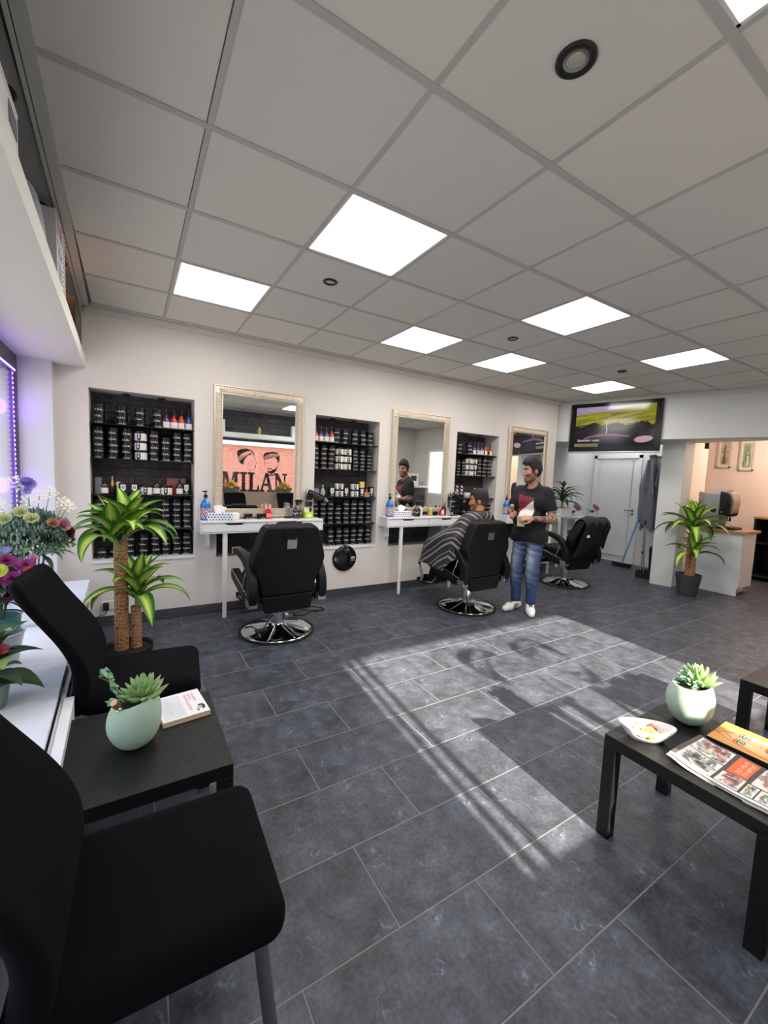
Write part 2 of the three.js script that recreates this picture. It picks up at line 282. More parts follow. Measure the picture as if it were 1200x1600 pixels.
// outside: pavement, low brick building across the street, pale wall to the left
struct('ground', bx(-40, 40, -0.35, -0.22, -20, 40), M(0x8d8b87, 0.9));
{
  const b = thing('brick_building', 'long low red brick building across the street, seen in the leftmost mirror', 'building', [2, -0.22, 16]);
  part('wall', boxUV(tidy(box(26, 2.9, 4, 0, 1.45, 2)), 0.55), M(0xffffff, 0.9, { map: brickTex }), b); part('fascia', box(26.4, 0.45, 4.4, 0, 3.1, 2), M(0xf0ece4, 0.7), b); part('roof', box(26.2, 0.12, 4.2, 0, 3.39, 2), M(0x77736d, 0.9), b);
  const c = thing('pale_building', 'pale grey rendered house outside the left window', 'building', [-7, -0.22, 2]);
  part('wall', box(3, 2.6, 16, -1.5, 1.3, 0), M(0xb9c2cb, 0.9), c); part('roof', box(3.4, 0.2, 16.4, -1.5, 2.7, 0), M(0x6d6f72, 0.9), c);
}
// window lettering and drawing (readable from the street, so mirrored from inside)
{
  const tex = canvasTex(1024, 768, (g, w, h) => {
    g.clearRect(0, 0, w, h); g.fillStyle = '#0c0b0b'; g.strokeStyle = '#0c0b0b'; g.lineCap = 'round';
    g.save(); g.font = 'bold 455px serif'; const m = g.measureText('MILAN').width; g.translate(10, 756); g.scale(1000 / m, 1); g.fillText('MILAN', 0, 0); g.lineWidth = 12; g.strokeText('MILAN', 0, 0); g.restore();
    // woman's profile, hair swept back
    g.beginPath(); g.moveTo(250, 160); g.bezierCurveTo(190, 60, 330, 0, 400, 30); g.bezierCurveTo(470, 40, 500, 110, 492, 150); g.bezierCurveTo(460, 110, 420, 110, 390, 150); g.bezierCurveTo(350, 200, 330, 250, 335, 300); g.bezierCurveTo(270, 280, 240, 220, 250, 160); g.fill();
    g.globalCompositeOperation = 'destination-out'; g.lineWidth = 8; for (let k = -1; k < 7; k++) { g.beginPath(); g.moveTo(275 + k * 20, 240 - k * 20); g.bezierCurveTo(270 + k * 26, 150 - k * 14, 340 + k * 16, 80 - k * 5, 440 + k * 6, 70 + k * 10); g.stroke(); } g.globalCompositeOperation = 'source-over';
    g.lineWidth = 6; g.beginPath(); g.moveTo(492, 150); g.bezierCurveTo(500, 210, 520, 230, 528, 262); g.bezierCurveTo(500, 280, 520, 300, 508, 330); g.bezierCurveTo(505, 390, 440, 390, 400, 400); g.stroke(); g.beginPath(); g.moveTo(430, 235); g.quadraticCurveTo(460, 250, 490, 232); g.stroke(); g.fillRect(494, 322, 22, 12);
    // bearded man's profile facing her
    g.beginPath(); g.moveTo(640, 200); g.bezierCurveTo(600, 120, 640, 60, 720, 60); g.bezierCurveTo(800, 20, 890, 60, 880, 140); g.bezierCurveTo(890, 200, 870, 230, 850, 250); g.bezierCurveTo(850, 190, 830, 160, 790, 140); g.bezierCurveTo(740, 190, 690, 170, 640, 200); g.fill();
    g.beginPath(); g.moveTo(855, 270); g.bezierCurveTo(850, 360, 810, 420, 760, 440); g.bezierCurveTo(710, 440, 690, 410, 690, 380); g.bezierCurveTo(720, 400, 760, 390, 770, 360); g.bezierCurveTo(810, 360, 840, 320, 855, 270); g.fill();
    g.beginPath(); g.moveTo(690, 350); g.quadraticCurveTo(720, 330, 760, 345); g.lineTo(752, 366); g.quadraticCurveTo(720, 352, 690, 366); g.fill(); g.fillRect(700, 450, 90, 24);
    g.globalCompositeOperation = 'destination-out'; g.lineWidth = 8; for (let k = -1; k < 6; k++) { g.beginPath(); g.moveTo(650 + k * 34, 185 - k * 8); g.bezierCurveTo(690 + k * 30, 120, 730 + k * 25, 100, 780 + k * 22, 85); g.stroke(); } g.globalCompositeOperation = 'source-over';
    g.lineWidth = 6; g.beginPath(); g.moveTo(645, 200); g.bezierCurveTo(660, 250, 640, 280, 668, 305); g.stroke(); g.beginPath(); g.moveTo(690, 255); g.quadraticCurveTo(715, 270, 740, 258); g.stroke();
  });
  const m = M(0xffffff, 0.7, { map: tex, transparent: true, alphaTest: 0.5, side: THREE.DoubleSide });
  one('window_lettering', 'black MILAN lettering with two drawn heads on the shop window, seen in the leftmost mirror', 'lettering', new THREE.PlaneGeometry(1.56, 1.02).rotateY(0), m, [2.2, 1.5, 5.232]);
}
// --- far side: beam, column, alcove with door, kitchen corner
{
  const slab = (pts, y0, y1) => new THREE.ExtrudeGeometry(new THREE.Shape(pts.map(([x, z]) => new THREE.Vector2(x, -z))), { depth: y1 - y0, bevelEnabled: false }).rotateX(-Math.PI / 2).translate(0, y0, 0);
  const X = (z) => 5.87 + 0.3 * (z + 0.1);
  struct('trim_12', slab([[X(-0.9), -0.9], [X(2.95), 2.95], [7.1, 2.95], [7.1, -0.9]], 2.19, 2.85), whiteCool);
  struct('trim_13', slab([[X(-0.08) - 0.012, -0.08], [X(2.95) - 0.012, 2.95], [X(2.95) + 0.02, 2.95], [X(-0.08) + 0.02, -0.08]], H - 0.075, H - 0.02), M(0xd5d3ce, 0.6));
  struct('wall_column', slab([[6.615, 1.17], [6.67, 1.455], [7.0, 1.44], [6.95, 1.15]], 0, 2.2), whiteCool);
  struct('wall_right', [bx(6.66, 6.9, 0, 2.9, 2.95, 3.85), bx(6.66, 6.9, 0, 1.03, 3.85, 4.55), bx(6.66, 6.9, 2.25, 2.9, 3.85, 4.55), bx(6.66, 6.9, 0, 2.9, 4.55, 5.4)], white);
  const w3 = struct('window_3', [bx(6.66, 6.74, 1.03, 1.09, 3.85, 4.55), bx(6.66, 6.74, 2.19, 2.25, 3.85, 4.55), bx(6.66, 6.74, 1.09, 2.19, 3.85, 3.91), bx(6.66, 6.74, 1.09, 2.19, 4.49, 4.55)], whiteLac);
  part('frosted_pane', bx(6.7, 6.706, 1.09, 2.19, 3.91, 4.49), frostGlass, w3);
  struct('wall_alcove_left', bx(5.5, 8.1, 0, 2.9, -0.85, -0.72), whiteCool);
  struct('wall_alcove_back', [bx(7.93, 8.1, 0, 2.9, -0.85, -0.66), bx(7.93, 8.1, 2.06, 2.9, -0.66, 0.2), bx(7.93, 8.1, 0, 2.9, 0.2, 1.2)], whiteCool);
  struct('baseboard_alcove', [bx(7.9, 7.935, 0, 0.1, 0.3, 1.1), bx(5.8, 7.93, 0, 0.1, -0.725, -0.71)], whiteCool);
  const d = struct('door_1', [rbx(7.945, 7.98, 0.01, 2.05, -0.65, 0.19, 0.003), bx(7.91, 7.945, 0, 2.09, -0.7, -0.64), bx(7.91, 7.945, 0, 2.09, 0.18, 0.24), bx(7.91, 7.945, 2.03, 2.1, -0.7, 0.24)], P(0xe6e8e6, 0.4));
  part('inset_panel', [rbx(7.925, 7.95, 0.12, 1.98, -0.56, 0.06, 0.008)], P(0xe3e5e3, 0.4), d); part('panel_moulding', [bx(7.92, 7.946, 1.96, 1.985, -0.57, 0.07), bx(7.92, 7.946, 0.11, 0.135, -0.57, 0.07), bx(7.92, 7.946, 0.11, 1.985, -0.575, -0.55), bx(7.92, 7.946, 0.11, 1.985, 0.05, 0.075)], P(0xdadcda, 0.4), d);
  const h = part('door_handle', [bar([7.945, 1.03, 0.125], [7.89, 1.03, 0.125], 0.01), bar([7.89, 1.03, 0.125], [7.89, 1.03, 0.0], 0.01)], satin, d); part('rosette', [cyl(0.025, 0.025, 0.01, 0, 0, 0).rotateZ(Math.PI / 2).translate(7.945, 1.03, 0.125), cyl(0.025, 0.025, 0.01, 0, 0, 0).rotateZ(Math.PI / 2).translate(7.945, 0.96, 0.125)], satin, h);
  const peach = M(0xf0dfd2, 0.8);
  struct('wall_kitchen_back', bx(9.3, 9.5, 0, 2.9, 0.5, 3.5), peach); struct('wall_kitchen_left', [bx(6.95, 8.1, 0, 2.9, 1.1, 1.2), bx(8.0, 8.1, 0, 2.9, 0.6, 1.2), bx(8.0, 9.4, 0, 2.9, 0.5, 0.6)], peach); struct('wall_kitchen_right', bx(6.9, 9.5, 0, 2.9, 3.2, 3.4), peach);
  struct('ceiling_kitchen', bx(7.1, 9.4, 2.6, 2.7, 0.5, 3.3), peach);
}
// --- ceiling lights
const panelGlow = new THREE.MeshStandardMaterial({ color: 0xffffff, emissive: 0xffffff, emissiveIntensity: 3 });
const cellWord = ['largest in view, near the ceiling centre left', 'over the leftmost work station', 'over the second work station', 'in the second row, right of centre', 'farthest right in the second row', 'in front of the television', 'over the third work station', 'behind the top edge, nearest the shop window left', 'outside the frame, middle of the front row', 'outside the frame, right end of the front row'];
const words2 = ['large square glowing ceiling panel, the biggest one in the picture', 'square glowing ceiling panel over the leftmost mirror', 'square glowing ceiling panel over the middle mirror', 'square glowing ceiling panel in the second row right of the biggest', 'square glowing ceiling panel at the far right of the ceiling', 'square glowing ceiling panel just in front of the television', 'square glowing ceiling panel over the third mirror', 'square glowing ceiling panel cut by the upper right corner', 'square glowing ceiling panel reflected in the leftmost mirror', 'square glowing ceiling panel near the reception window'];
panelCells.forEach(([i, j], k) => {
  const x = (i + 0.5) * T, z = (j + 0.5) * T, c = thing('ceiling_light', words2[k], 'ceiling light', [x, H, z]), w = 0.302;
  part('frame', [bx(-w, w, 0, 0.012, -w, -w + 0.012), bx(-w, w, 0, 0.012, w - 0.012, w), bx(-w, -w + 0.012, 0, 0.012, -w, w), bx(w - 0.012, w, 0, 0.012, -w, w)], whiteLac, c);
  part('diffuser', bx(-w + 0.012, w - 0.012, 0.004, 0.012, -w + 0.012, w - 0.012), panelGlow, c);
  const l = new THREE.RectAreaLight(0xfff8ef, PANEL, 0.57, 0.57); l.position.set(x, H - 0.006, z); l.lookAt(x, 0, z); l.castShadow = true; scene.add(l);
});
const lens = P(0xb9b6a8, 0.15, { clearcoat: 1 }), bronze = M(0x2f2d2b, 0.4, { metalness: 0.5 });
function spot(label, x, y, z, r, on) {
  const s = thing('downlight', label, 'downlight', [x, y, z]);
  part('ring', lathe([[r * 0.6, -0.002], [r * 0.66, -0.009], [r * 0.85, -0.012], [r, -0.007], [r * 1.0, 0.002]], 28), bronze, s); part('reflector', lathe([[0.001, -0.003], [r * 0.5, -0.0035], [r * 0.64, -0.0055]], 24), steel, s);
  part('lens', lathe([[0.0001, -0.009], [r * 0.3, -0.008], [r * 0.45, -0.004]].reverse(), 20), on ? new THREE.MeshStandardMaterial({ color: 0xffd9a8, emissive: 0xffb46a, emissiveIntensity: 9 }) : lens, s);
  if (on) { const l = new THREE.SpotLight(0xffa860, 0.5, 0, 1.1, 0.6); l.position.set(x, y - 0.02, z); l.target.position.set(x, 0, z); l.castShadow = true; scene.add(l, l.target); }
}
spot('round recessed ceiling spotlight, the nearest and largest, switched off', 0.94, H + 0.003, 3.45, 0.062);
spot('round recessed ceiling spotlight just below the biggest light panel, switched off', 0.93, H + 0.003, 1.57, 0.05);
spot('round recessed ceiling spotlight left of the middle glowing panels, switched off', 2.81, H + 0.003, 1.55, 0.05);
spot('small round recessed spotlight farthest away near the television, switched off', 4.66, H + 0.003, 1.56, 0.05);
spot('dark round soffit spotlight cut by the left edge of the picture', -0.675, H - 0.005, 2.25, 0.055);
spot('dark round soffit spotlight above the grey bag, switched off', -0.69, H - 0.005, 1.46, 0.055);
spot('small soffit spotlight glowing warm orange above the striped box', -0.68, H - 0.005, 0.73, 0.05, true);
for (const i of [0, 2, 4]) for (const k of [0, 1]) spot(`tiny recessed spotlight in the top of the ${place[i]} niche, ${k ? 'right' : 'left'} one`, niches[i][0] + 0.28 + 0.29 * k, 2.156, -0.26, 0.035);

{ // flush ceiling panel of the alcove behind the beam (hidden from the camera, it lights the door wall)
  const c = thing('ceiling_light', 'square glowing panel in the alcove ceiling, hidden behind the beam', 'ceiling light', [7.35, 2.8, 0.1]); part('frame', bx(-0.3, 0.3, 0.006, 0.03, -0.3, 0.3), whiteLac, c); part('diffuser', bx(-0.28, 0.28, 0, 0.006, -0.28, 0.28), panelGlow, c);
  const l = new THREE.RectAreaLight(0xfafcff, 9, 0.55, 0.55); l.position.set(7.35, 2.795, 0.1); l.lookAt(7.35, 0, 0.1); l.castShadow = true; scene.add(l);
}
// ================= furniture: mirrors, work tables, barber chairs =================
const silver = M(0xddd3c2, 0.3, { metalness: 0.55, bumpMap: noiseTex(128, (u, v) => 128 + 80 * tfbm(u, v, 30, 8, 2), false, [6, 6]), bumpScale: 0.001 });
const mirrorGlass = M(0xf2f6f4, 0.015, { metalness: 1 });
function makeMirror(x0, w, y0, h, label) {
  const t = thing('wall_mirror', label, 'mirror', [x0 + w / 2, y0, ZW], 0, undefined), fw = 0.092;
  const rail = (len, ang, cx, cy) => { // fluted rail, mitred ends, along local x, inner side +y
    const gs = [], prof = [[0, 0], [0, 0.03], [0.006, 0.04], [0.014, 0.04], [0.02, 0.03], [0.05, 0.033], [0.07, 0.026], [0.076, 0.03], [0.084, 0.03], [0.092, 0.012], [0.092, 0]];
    const p = [], ix = [], n = prof.length;
    for (const e of [-1, 1]) for (const [a, z] of prof) p.push(e * (len / 2 - a), a, z);
    for (let i = 0; i < n; i++) { const j = (i + 1) % n; ix.push(i, j, n + i, j, n + j, n + i); }
    const g = new THREE.BufferGeometry(); g.setAttribute('position', new THREE.Float32BufferAttribute(p, 3)); g.setIndex(ix);
    const base = toCreasedNormals(g, 0.5); gs.push(base);
    const pitch = 0.0155, cnt = Math.floor((len - 0.12) / pitch);
    for (let k = 0; k < cnt; k++) { const x = (k - (cnt - 1) / 2) * pitch, lim = len / 2 - Math.abs(x); if (lim > 0.075) gs.push(new THREE.CylinderGeometry(0.006, 0.006, 0.048, 6, 1).scale(1, 1, 0.9).translate(x, 0.046, 0.032)); }
    return join(gs).rotateZ(ang).translate(cx, cy, 0);
  };
  part('backing', bx(-w / 2 + 0.01, w / 2 - 0.01, 0.01, h - 0.01, 0, 0.012), blackMatt, t);
  part('frame', [rail(w, 0, 0, 0), rail(w, Math.PI, 0, h), rail(h, -Math.PI / 2, -w / 2, h / 2), rail(h, Math.PI / 2, w / 2, h / 2)], silver, t);
  part('glass', bx(-w / 2 + fw - 0.004, w / 2 - fw + 0.004, fw - 0.004, h - fw + 0.004, 0.012, 0.016), mirrorGlass, t);
  return t;
}
makeMirror(0.432, 0.932, 1.0, 1.333, 'tall silver-framed wall mirror reflecting the shop window lettering, leftmost of three');
makeMirror(2.537, 0.94, 1.0, 1.335, 'tall silver-framed wall mirror above the middle work table, reflecting a bright window');
makeMirror(4.652, 0.93, 1.0, 1.335, 'tall silver-framed wall mirror behind the standing man, reflecting the television');

function workTable(x0, label) {
  const w = 1.265, t = thing('work_table', label, 'table', [x0, 0, ZW]);
  part('top_board', rbx(0, w, 0.965, 0.985, 0.002, 0.225, 0.003), whiteLac, t);
  part('carcass', [bx(0.001, w - 0.001, 0.862, 0.872, 0.002, 0.215), bx(0.001, 0.017, 0.872, 0.965, 0.002, 0.218), bx(w - 0.017, w - 0.001, 0.872, 0.965, 0.002, 0.218), bx(0.017, w - 0.017, 0.872, 0.965, 0.002, 0.012)], whiteLac, t);
  for (const k of [0, 1]) { // drawers with a scooped finger slot
    const a = 0.02 + k * (w / 2 - 0.011), b = a + w / 2 - 0.018, m = (a + b) / 2 - 0.01, y1 = 0.962;
    const s = [[a, 0.876], [b, 0.876], [b, y1], [m + 0.1, y1], [m + 0.065, y1 - 0.02], [m - 0.065, y1 - 0.02], [m - 0.1, y1], [a, y1]];
    part('drawer', poly(s, 0.012, 0.0015, 1).translate(0, 0, 0.206), whiteLac, t); part('drawer_box', bx(a + 0.01, b - 0.01, 0.876, 0.93, 0.03, 0.2), M(0x8d8d8e, 0.8), t);
  }
  for (const lx of [0.232, w - 0.2]) {
    part('leg', [cyl(0.024, 0.024, 0.55, lx, 0.312, 0.185), cyl(0.0205, 0.0205, 0.3, lx, 0.014, 0.185), cyl(0.0245, 0.0245, 0.012, lx, 0.302, 0.185), cyl(0.021, 0.021, 0.014, lx, 0, 0.185)], whiteGloss, t);
  }
  for (const lx of [0.1, w - 0.1]) part('bracket', [rbx(lx - 0.018, lx + 0.018, 0.69, 0.86, 0.002, 0.018, 0.003), bx(lx - 0.004, lx + 0.004, 0.73, 0.86, 0.018, 0.1), rbx(lx - 0.018, lx + 0.018, 0.7, 0.745, 0.018, 0.026, 0.004)], whiteGloss, t);
  return t;
}
workTable(0.288, 'white wall-hung work table with two drawers below the leftmost mirror');
workTable(2.402, 'white wall-hung work table with two drawers below the middle mirror');
workTable(4.508, 'white wall-hung work table behind the standing man, below the third mirror');

// --- barber chairs (local +z is where the sitter faces)
function barberChair(label, pos, turn, lean = 0.17) {
  const t = thing('barber_chair', label, 'barber chair', pos, turn);
  const base = part('base_plate', lathe([[0.0001, 0.0], [0.325, 0.0], [0.327, 0.012], [0.318, 0.022], [0.29, 0.03], [0.2, 0.048], [0.1, 0.07], [0.075, 0.085], [0.0001, 0.086]], 56), chrome, t);
  part('rubber_ring', lathe([[0.3, 0.002], [0.345, 0.002], [0.346, 0.016], [0.328, 0.019], [0.326, 0.004]], 56), rubber, base);
  const ribs = []; for (let k = 0; k < 8; k++) ribs.push(bar([0.09, 0.077, 0], [0.3, 0.027, 0], 0.006, 0.004, 6).rotateY(k / 8 * 6.283 + 0.2)); part('rib', ribs, chrome, base);
  part('column', [cyl(0.06, 0.06, 0.17, 0, 0.08, 0, 28), cyl(0.05, 0.05, 0.17, 0, 0.22, 0, 28), cyl(0.085, 0.075, 0.03, 0, 0.36, 0, 24)], chrome, t);
  const pump = part('pump_lever', [tube([[0, 0.19, 0], [0.1, 0.16, -0.1], [0.2, 0.14, -0.24], [0.24, 0.145, -0.3]], 0.009, 20)], chrome, t); part('pedal', rbox(0.1, 0.02, 0.05, 0.008, 0.25, 0.155, -0.32), rubber, pump);
  part('seat_frame', [rbx(-0.27, 0.27, 0.385, 0.43, -0.24, 0.26, 0.008), bx(-0.22, 0.22, 0.43, 0.45, -0.24, 0.25)], blackMatt, t);
  part('seat', [rbx(-0.255, 0.255, 0.44, 0.565, -0.22, 0.31, 0.05)], leather, t);
  // side panels: slanted upholstered boxes with a bright edge
  for (const s of [-1, 1]) {
    const out = roundPts([[0.36, 0.565], [0.37, 0.46], [-0.13, 0.33], [-0.26, 0.34], [-0.27, 0.41]], [0.05, 0.06, 0.05, 0.02, 0.02]);
    const pan = part('side_panel', poly(out, 0.075, 0.014).rotateY(-Math.PI / 2).translate(s * 0.3 + 0.0375, 0, 0), leather, t);
    part('trim', [bar([s * 0.336, 0.408, -0.265], [s * 0.336, 0.556, 0.34], 0.0045), rbox(0.055, 0.05, 0.06, 0.006, s * 0.3, 0.36, -0.245)], chrome, pan);
    // arm: a thick curved loop rising from the rear and running forward
    const curve = [[-0.245, 0.36], [-0.275, 0.46], [-0.255, 0.57], [-0.17, 0.68], [-0.04, 0.735], [0.12, 0.752], [0.24, 0.745]];
    const c = new THREE.CatmullRomCurve3(curve.map(([z, y]) => V(0, y, z))), up = [], lo = [], N = 26;
    for (let i = 0; i <= N; i++) { const q = c.getPoint(i / N), d = c.getTangent(i / N), th = 0.05 - 0.022 * i / N; up.push([q.z + d.y * -th, q.y + d.z * th]); lo.unshift([q.z - d.y * -th, q.y - d.z * th]); }
    const arm = part('armrest', poly([...up, ...lo], 0.075, 0.014, 3).rotateY(-Math.PI / 2).translate(s * 0.315 + 0.0375, 0, 0), leather, t);
    part('arm_cap', rbox(0.079, 0.064, 0.03, 0.008, s * 0.315, 0.744, 0.25), steel, arm); part('arm_foot', rbox(0.079, 0.075, 0.1, 0.008, s * 0.315, 0.375, -0.25), satin, arm);
  }
  // backrest, leaning back
  const back = new THREE.Group(); back.name = 'backrest'; back.position.set(0, 0.42, -0.2); back.rotation.x = -lean; t.add(back);
  const half = [[0.235, 0.0], [0.25, 0.1], [0.285, 0.19], [0.33, 0.32], [0.318, 0.38], [0.245, 0.6], [0.215, 0.628]];
  const outl = [...half, ...half.slice().reverse().map(([x, y]) => [-x, y])];
  part('upholstery', poly(roundPts(outl, [0.03, 0.08, 0.08, 0.09, 0.06, 0.09, 0.04, 0.04, 0.09, 0.06, 0.09, 0.08, 0.08, 0.03], 6), 0.13, 0.024, 4).translate(0, 0, -0.07), leather, back);
  part('lower_flap', poly(roundPts([[-0.225, -0.15], [0.2, -0.15], [0.235, 0.0], [-0.235, 0.0]], 0.02), 0.055, 0.008).translate(0, 0, -0.075), leather, back);
  part('seam', [tube([[-0.235, 0.003, -0.073], [0, 0.003, -0.078], [0.235, 0.003, -0.073]], 0.004, 12, 6)], blackMatt, back);
  const head = part('headrest', [rbox(0.168, 0.125, 0.09, 0.02, 0, 0.566, -0.034, 4), rbox(0.2, 0.12, 0.06, 0.028, 0, 0.58, 0.07, 3)], leather, back);
  part('lock_plate', [rbox(0.088, 0.105, 0.006, 0.003, 0, 0.485, -0.0735), ...[[-0.033, 0.525], [0.033, 0.525], [-0.033, 0.445], [0.033, 0.445]].map(([x, y]) => sph(0.004, x, y, -0.077)), rbox(0.008, 0.022, 0.006, 0.002, 0.0, 0.468, -0.077)], steel, head);
  part('back_hinge', [rbox(0.06, 0.09, 0.06, 0.01, -0.2, -0.02, 0.0), rbox(0.06, 0.09, 0.06, 0.01, 0.2, -0.02, 0.0)], blackMatt, back);
  // footrest frame
  const fr = part('footrest', [[-0.15, 0.15].map((x) => tube([[x, 0.38, 0.2], [x, 0.3, 0.36], [x, 0.2, 0.46], [x, 0.17, 0.6]], 0.011, 18, 8)), bar([-0.15, 0.3, 0.36], [0.15, 0.3, 0.36], 0.01), bar([-0.19, 0.17, 0.6], [0.19, 0.17, 0.6], 0.011)].flat(), chrome, t);
  part('foot_plate', [rbox(0.4, 0.018, 0.16, 0.008, 0, 0.165, 0.63), rbox(0.4, 0.05, 0.012, 0.004, 0, 0.185, 0.71)], rubber, fr);
  const gr = []; for (let k = -4; k < 5; k++) gr.push(rbox(0.026, 0.006, 0.14, 0.002, k * 0.042, 0.177, 0.63, 1)); part('foot_grip', gr, satin, fr);
  part('leg_pad', rbox(0.36, 0.16, 0.05, 0.02, 0, 0.34, 0.34, 3), leather, t);
  part('release_lever', tube([[0.31, 0.4, -0.1], [0.35, 0.44, -0.12], [0.355, 0.56, -0.17], [0.34, 0.68, -0.2]], 0.006, 16), chrome, t);
  return t;
}
barberChair('empty black barber chair with chrome base in front of the leftmost mirror, seen from behind', [0.885, 0, 0.655], Math.PI + 0.04, 0.14);
barberChair('black barber chair occupied by the caped customer', [3.08, 0, 0.86], Math.PI + 0.02, 0.1);
barberChair('empty black barber chair at the back, turned sideways with black gown over its back', [5.27, 0, 0.62], Math.PI - 0.12, 0.34);

// --- slab side tables
const lackTop = P(0x0e0f10, 1, { roughnessMap: noiseTex(256, (u, v) => 125 + 60 * tfbm(u, v, 30, 6, 3), false), specularIntensity: 0.7 });
function slabTable(label, cat, [x0, x1, z0, z1], turn = 0) {
  const t = thing('side_table', label, cat, [(x0 + x1) / 2, 0, (z0 + z1) / 2], turn), w = (x1 - x0) / 2, d = (z1 - z0) / 2;
  part('tabletop', rbx(-w, w, 0.4, 0.45, -d, d, 0.0025), lackTop, t);
  for (const a of [-1, 1]) for (const b of [-1, 1]) part('leg', rbox(0.05, 0.4, 0.05, 0.0025, a * (w - 0.025), 0.2, b * (d - 0.025), 1), lackTop, t);
  return t;
}
slabTable('square black side table between the two black chairs, carrying a green pot and a book', 'table', [-0.535, 0.026, 2.37, 2.935], 0.0);
slabTable('square black coffee table with candy bowl, pot and magazines', 'table', [1.425, 1.98, 3.475, 4.03]);
slabTable('black side table cut by the right edge, mostly outside the picture', 'table', [2.62, 3.17, 3.55, 4.1]);

// --- waiting chairs in black stretch covers (local +z is where the sitter faces)
function waitingChair(label, pos, turn) {
  const t = thing('waiting_chair', label, 'chair', pos, turn);
  const seat = new RoundedBoxGeometry(0.47, 0.11, 0.5, 6, 0.05), p = seat.attributes.position; // crowned, slightly waisted
  for (let i = 0; i < p.count; i++) { const x = p.getX(i), y = p.getY(i), z = p.getZ(i); if (y > 0) p.setY(i, y + 0.014 * (1 - (x / 0.235) ** 2) * (1 - (z / 0.25) ** 2)); p.setX(i, x * (1 - 0.04 * (0.25 - z))); }
  seat.computeVertexNormals();
  part('seat', [seat.translate(0, 0.43, 0.0)], fabric, t);
  // tall back: S-shaped slab with rounded top
  const prof = (s) => [0.40 + 0.6 * s, -0.235 - 0.01 * s - 0.17 * s * s + 0.035 * Math.sin(s * 5.2)]; // y, z of the centre line
  const loop = (v) => { const s = Math.min(1, Math.max(0, v)), [y, z] = prof(s), e = s > 0.93 ? Math.sqrt(Math.max(0, 1 - ((s - 0.93) / 0.07) ** 2)) : 1; return [y, z, 0.226 * (s > 0.86 ? 1 - 0.10 * ((s - 0.86) / 0.14) ** 2 : 1) * (e * 0.06 + 0.94), Math.max(0.002, (0.042 - 0.01 * s) * e)]; };
  const back = grid(40, 40, (u, v) => { const [y, z, w, h] = loop(v), a = u * 6.28319, c = Math.cos(a), s = Math.sin(a), q = 0.32; return [w * Math.sign(c) * Math.abs(c) ** q, y, z - 0.02 * (1 - 0.9 * (c * c)) + h * Math.sign(s) * Math.abs(s) ** 0.7]; }, true);
  part('backrest', back, fabric, t);
  for (const a of [-1, 1]) { part('leg', tube([[a * 0.19, 0.385, 0.19], [a * 0.195, 0.2, 0.21], [a * 0.2, 0.0, 0.235]], 0.017, 12, 12), satin, t); part('leg', tube([[a * 0.19, 0.385, -0.19], [a * 0.2, 0.2, -0.21], [a * 0.205, 0.0, -0.25]], 0.017, 12, 12), satin, t); }
  part('seat_frame', rbox(0.4, 0.02, 0.42, 0.006, 0, 0.375, 0), blackMatt, t);
  return t;
}
waitingChair('black upholstered chair between the dracaena and the small black side table', [-0.222, 0, 2.05], Math.PI / 2 - 0.1);
waitingChair('black upholstered chair nearest the camera with its metal front leg showing', [-0.209, 0, 3.29], Math.PI / 2 - 0.03);
waitingChair('black upholstered chair behind the coffee table, outside the frame, left of two', [1.63, 0, 4.3], Math.PI);
waitingChair('black upholstered chair behind the coffee table, outside the frame, right of two', [2.77, 0, 4.3], Math.PI);
// ================= goods in the niches and on the work tables =================
const jarTex = canvasTex(512, 96, (g, w, h) => { // black jar with a band of white script, twice round
  g.fillStyle = '#0b0b0c'; g.fillRect(0, 0, w, h); g.fillStyle = '#e8e8e6'; g.strokeStyle = '#e8e8e6';
  for (const o of [0, 256]) { for (let i = 0; i < 14; i++) { const x = o + 60 + i * 10, y = 42 + Math.sin(i * 1.7) * 6; g.fillRect(x, y, 7.5, 8 + (i % 3) * 6); } g.lineWidth = 5; g.beginPath(); g.moveTo(o + 44, 60); g.quadraticCurveTo(o + 90, 74, o + 130, 58); g.quadraticCurveTo(o + 170, 46, o + 212, 56); g.stroke();  }
});
const whiteJarTex = canvasTex(512, 160, (g, w, h) => { g.fillStyle = '#e9e7e2'; g.fillRect(0, 0, w, h); g.fillStyle = '#222'; for (const o of [0, 256]) { g.beginPath(); g.moveTo(o + 100, 28); g.lineTo(o + 156, 28); g.lineTo(o + 156, 70); g.lineTo(o + 128, 96); g.lineTo(o + 100, 70); g.fill(); g.fillStyle = '#e9e7e2'; g.fillRect(o + 112, 42, 32, 8); g.fillRect(o + 118, 56, 20, 12); g.fillStyle = '#222'; for (let i = 0; i < 9; i++) g.fillRect(o + 66 + i * 14, 112, 9, 10); g.fillRect(o + 90, 134, 76, 5); } });
const jarBody = P(0xffffff, 0.3, { map: jarTex }), jarLid = P(0x0a0a0b, 0.22), jarWhite = P(0xffffff, 0.4, { map: whiteJarTex });
function protoJar(r, h, lidH, mat) {
  const t = new THREE.Group();
  part('body', lathe([[0.0001, 0.001], [r * 0.94, 0.0], [r, 0.004], [r, h - lidH - 0.002], [r * 0.96, h - lidH]], 22).rotateY(-Math.PI / 2 - 0.3), mat, t);
  part('lid', lathe([[r * 0.99, h - lidH], [r * 1.02, h - lidH + 0.001], [r * 1.02, h - 0.003], [r * 0.98, h], [0.0001, h]], 22), jarLid, t);
  return t;
}
const ord = ['bottom', 'second from bottom', 'third from bottom', 'fourth from bottom', 'fifth from bottom', 'sixth from bottom'], nth = ['first', 'second', 'third', 'fourth', 'fifth', 'sixth', 'seventh', 'eighth', 'ninth'];
const shelfName = ['uppermost shelf', 'second shelf', 'third shelf', 'fourth shelf', 'niche floor'];
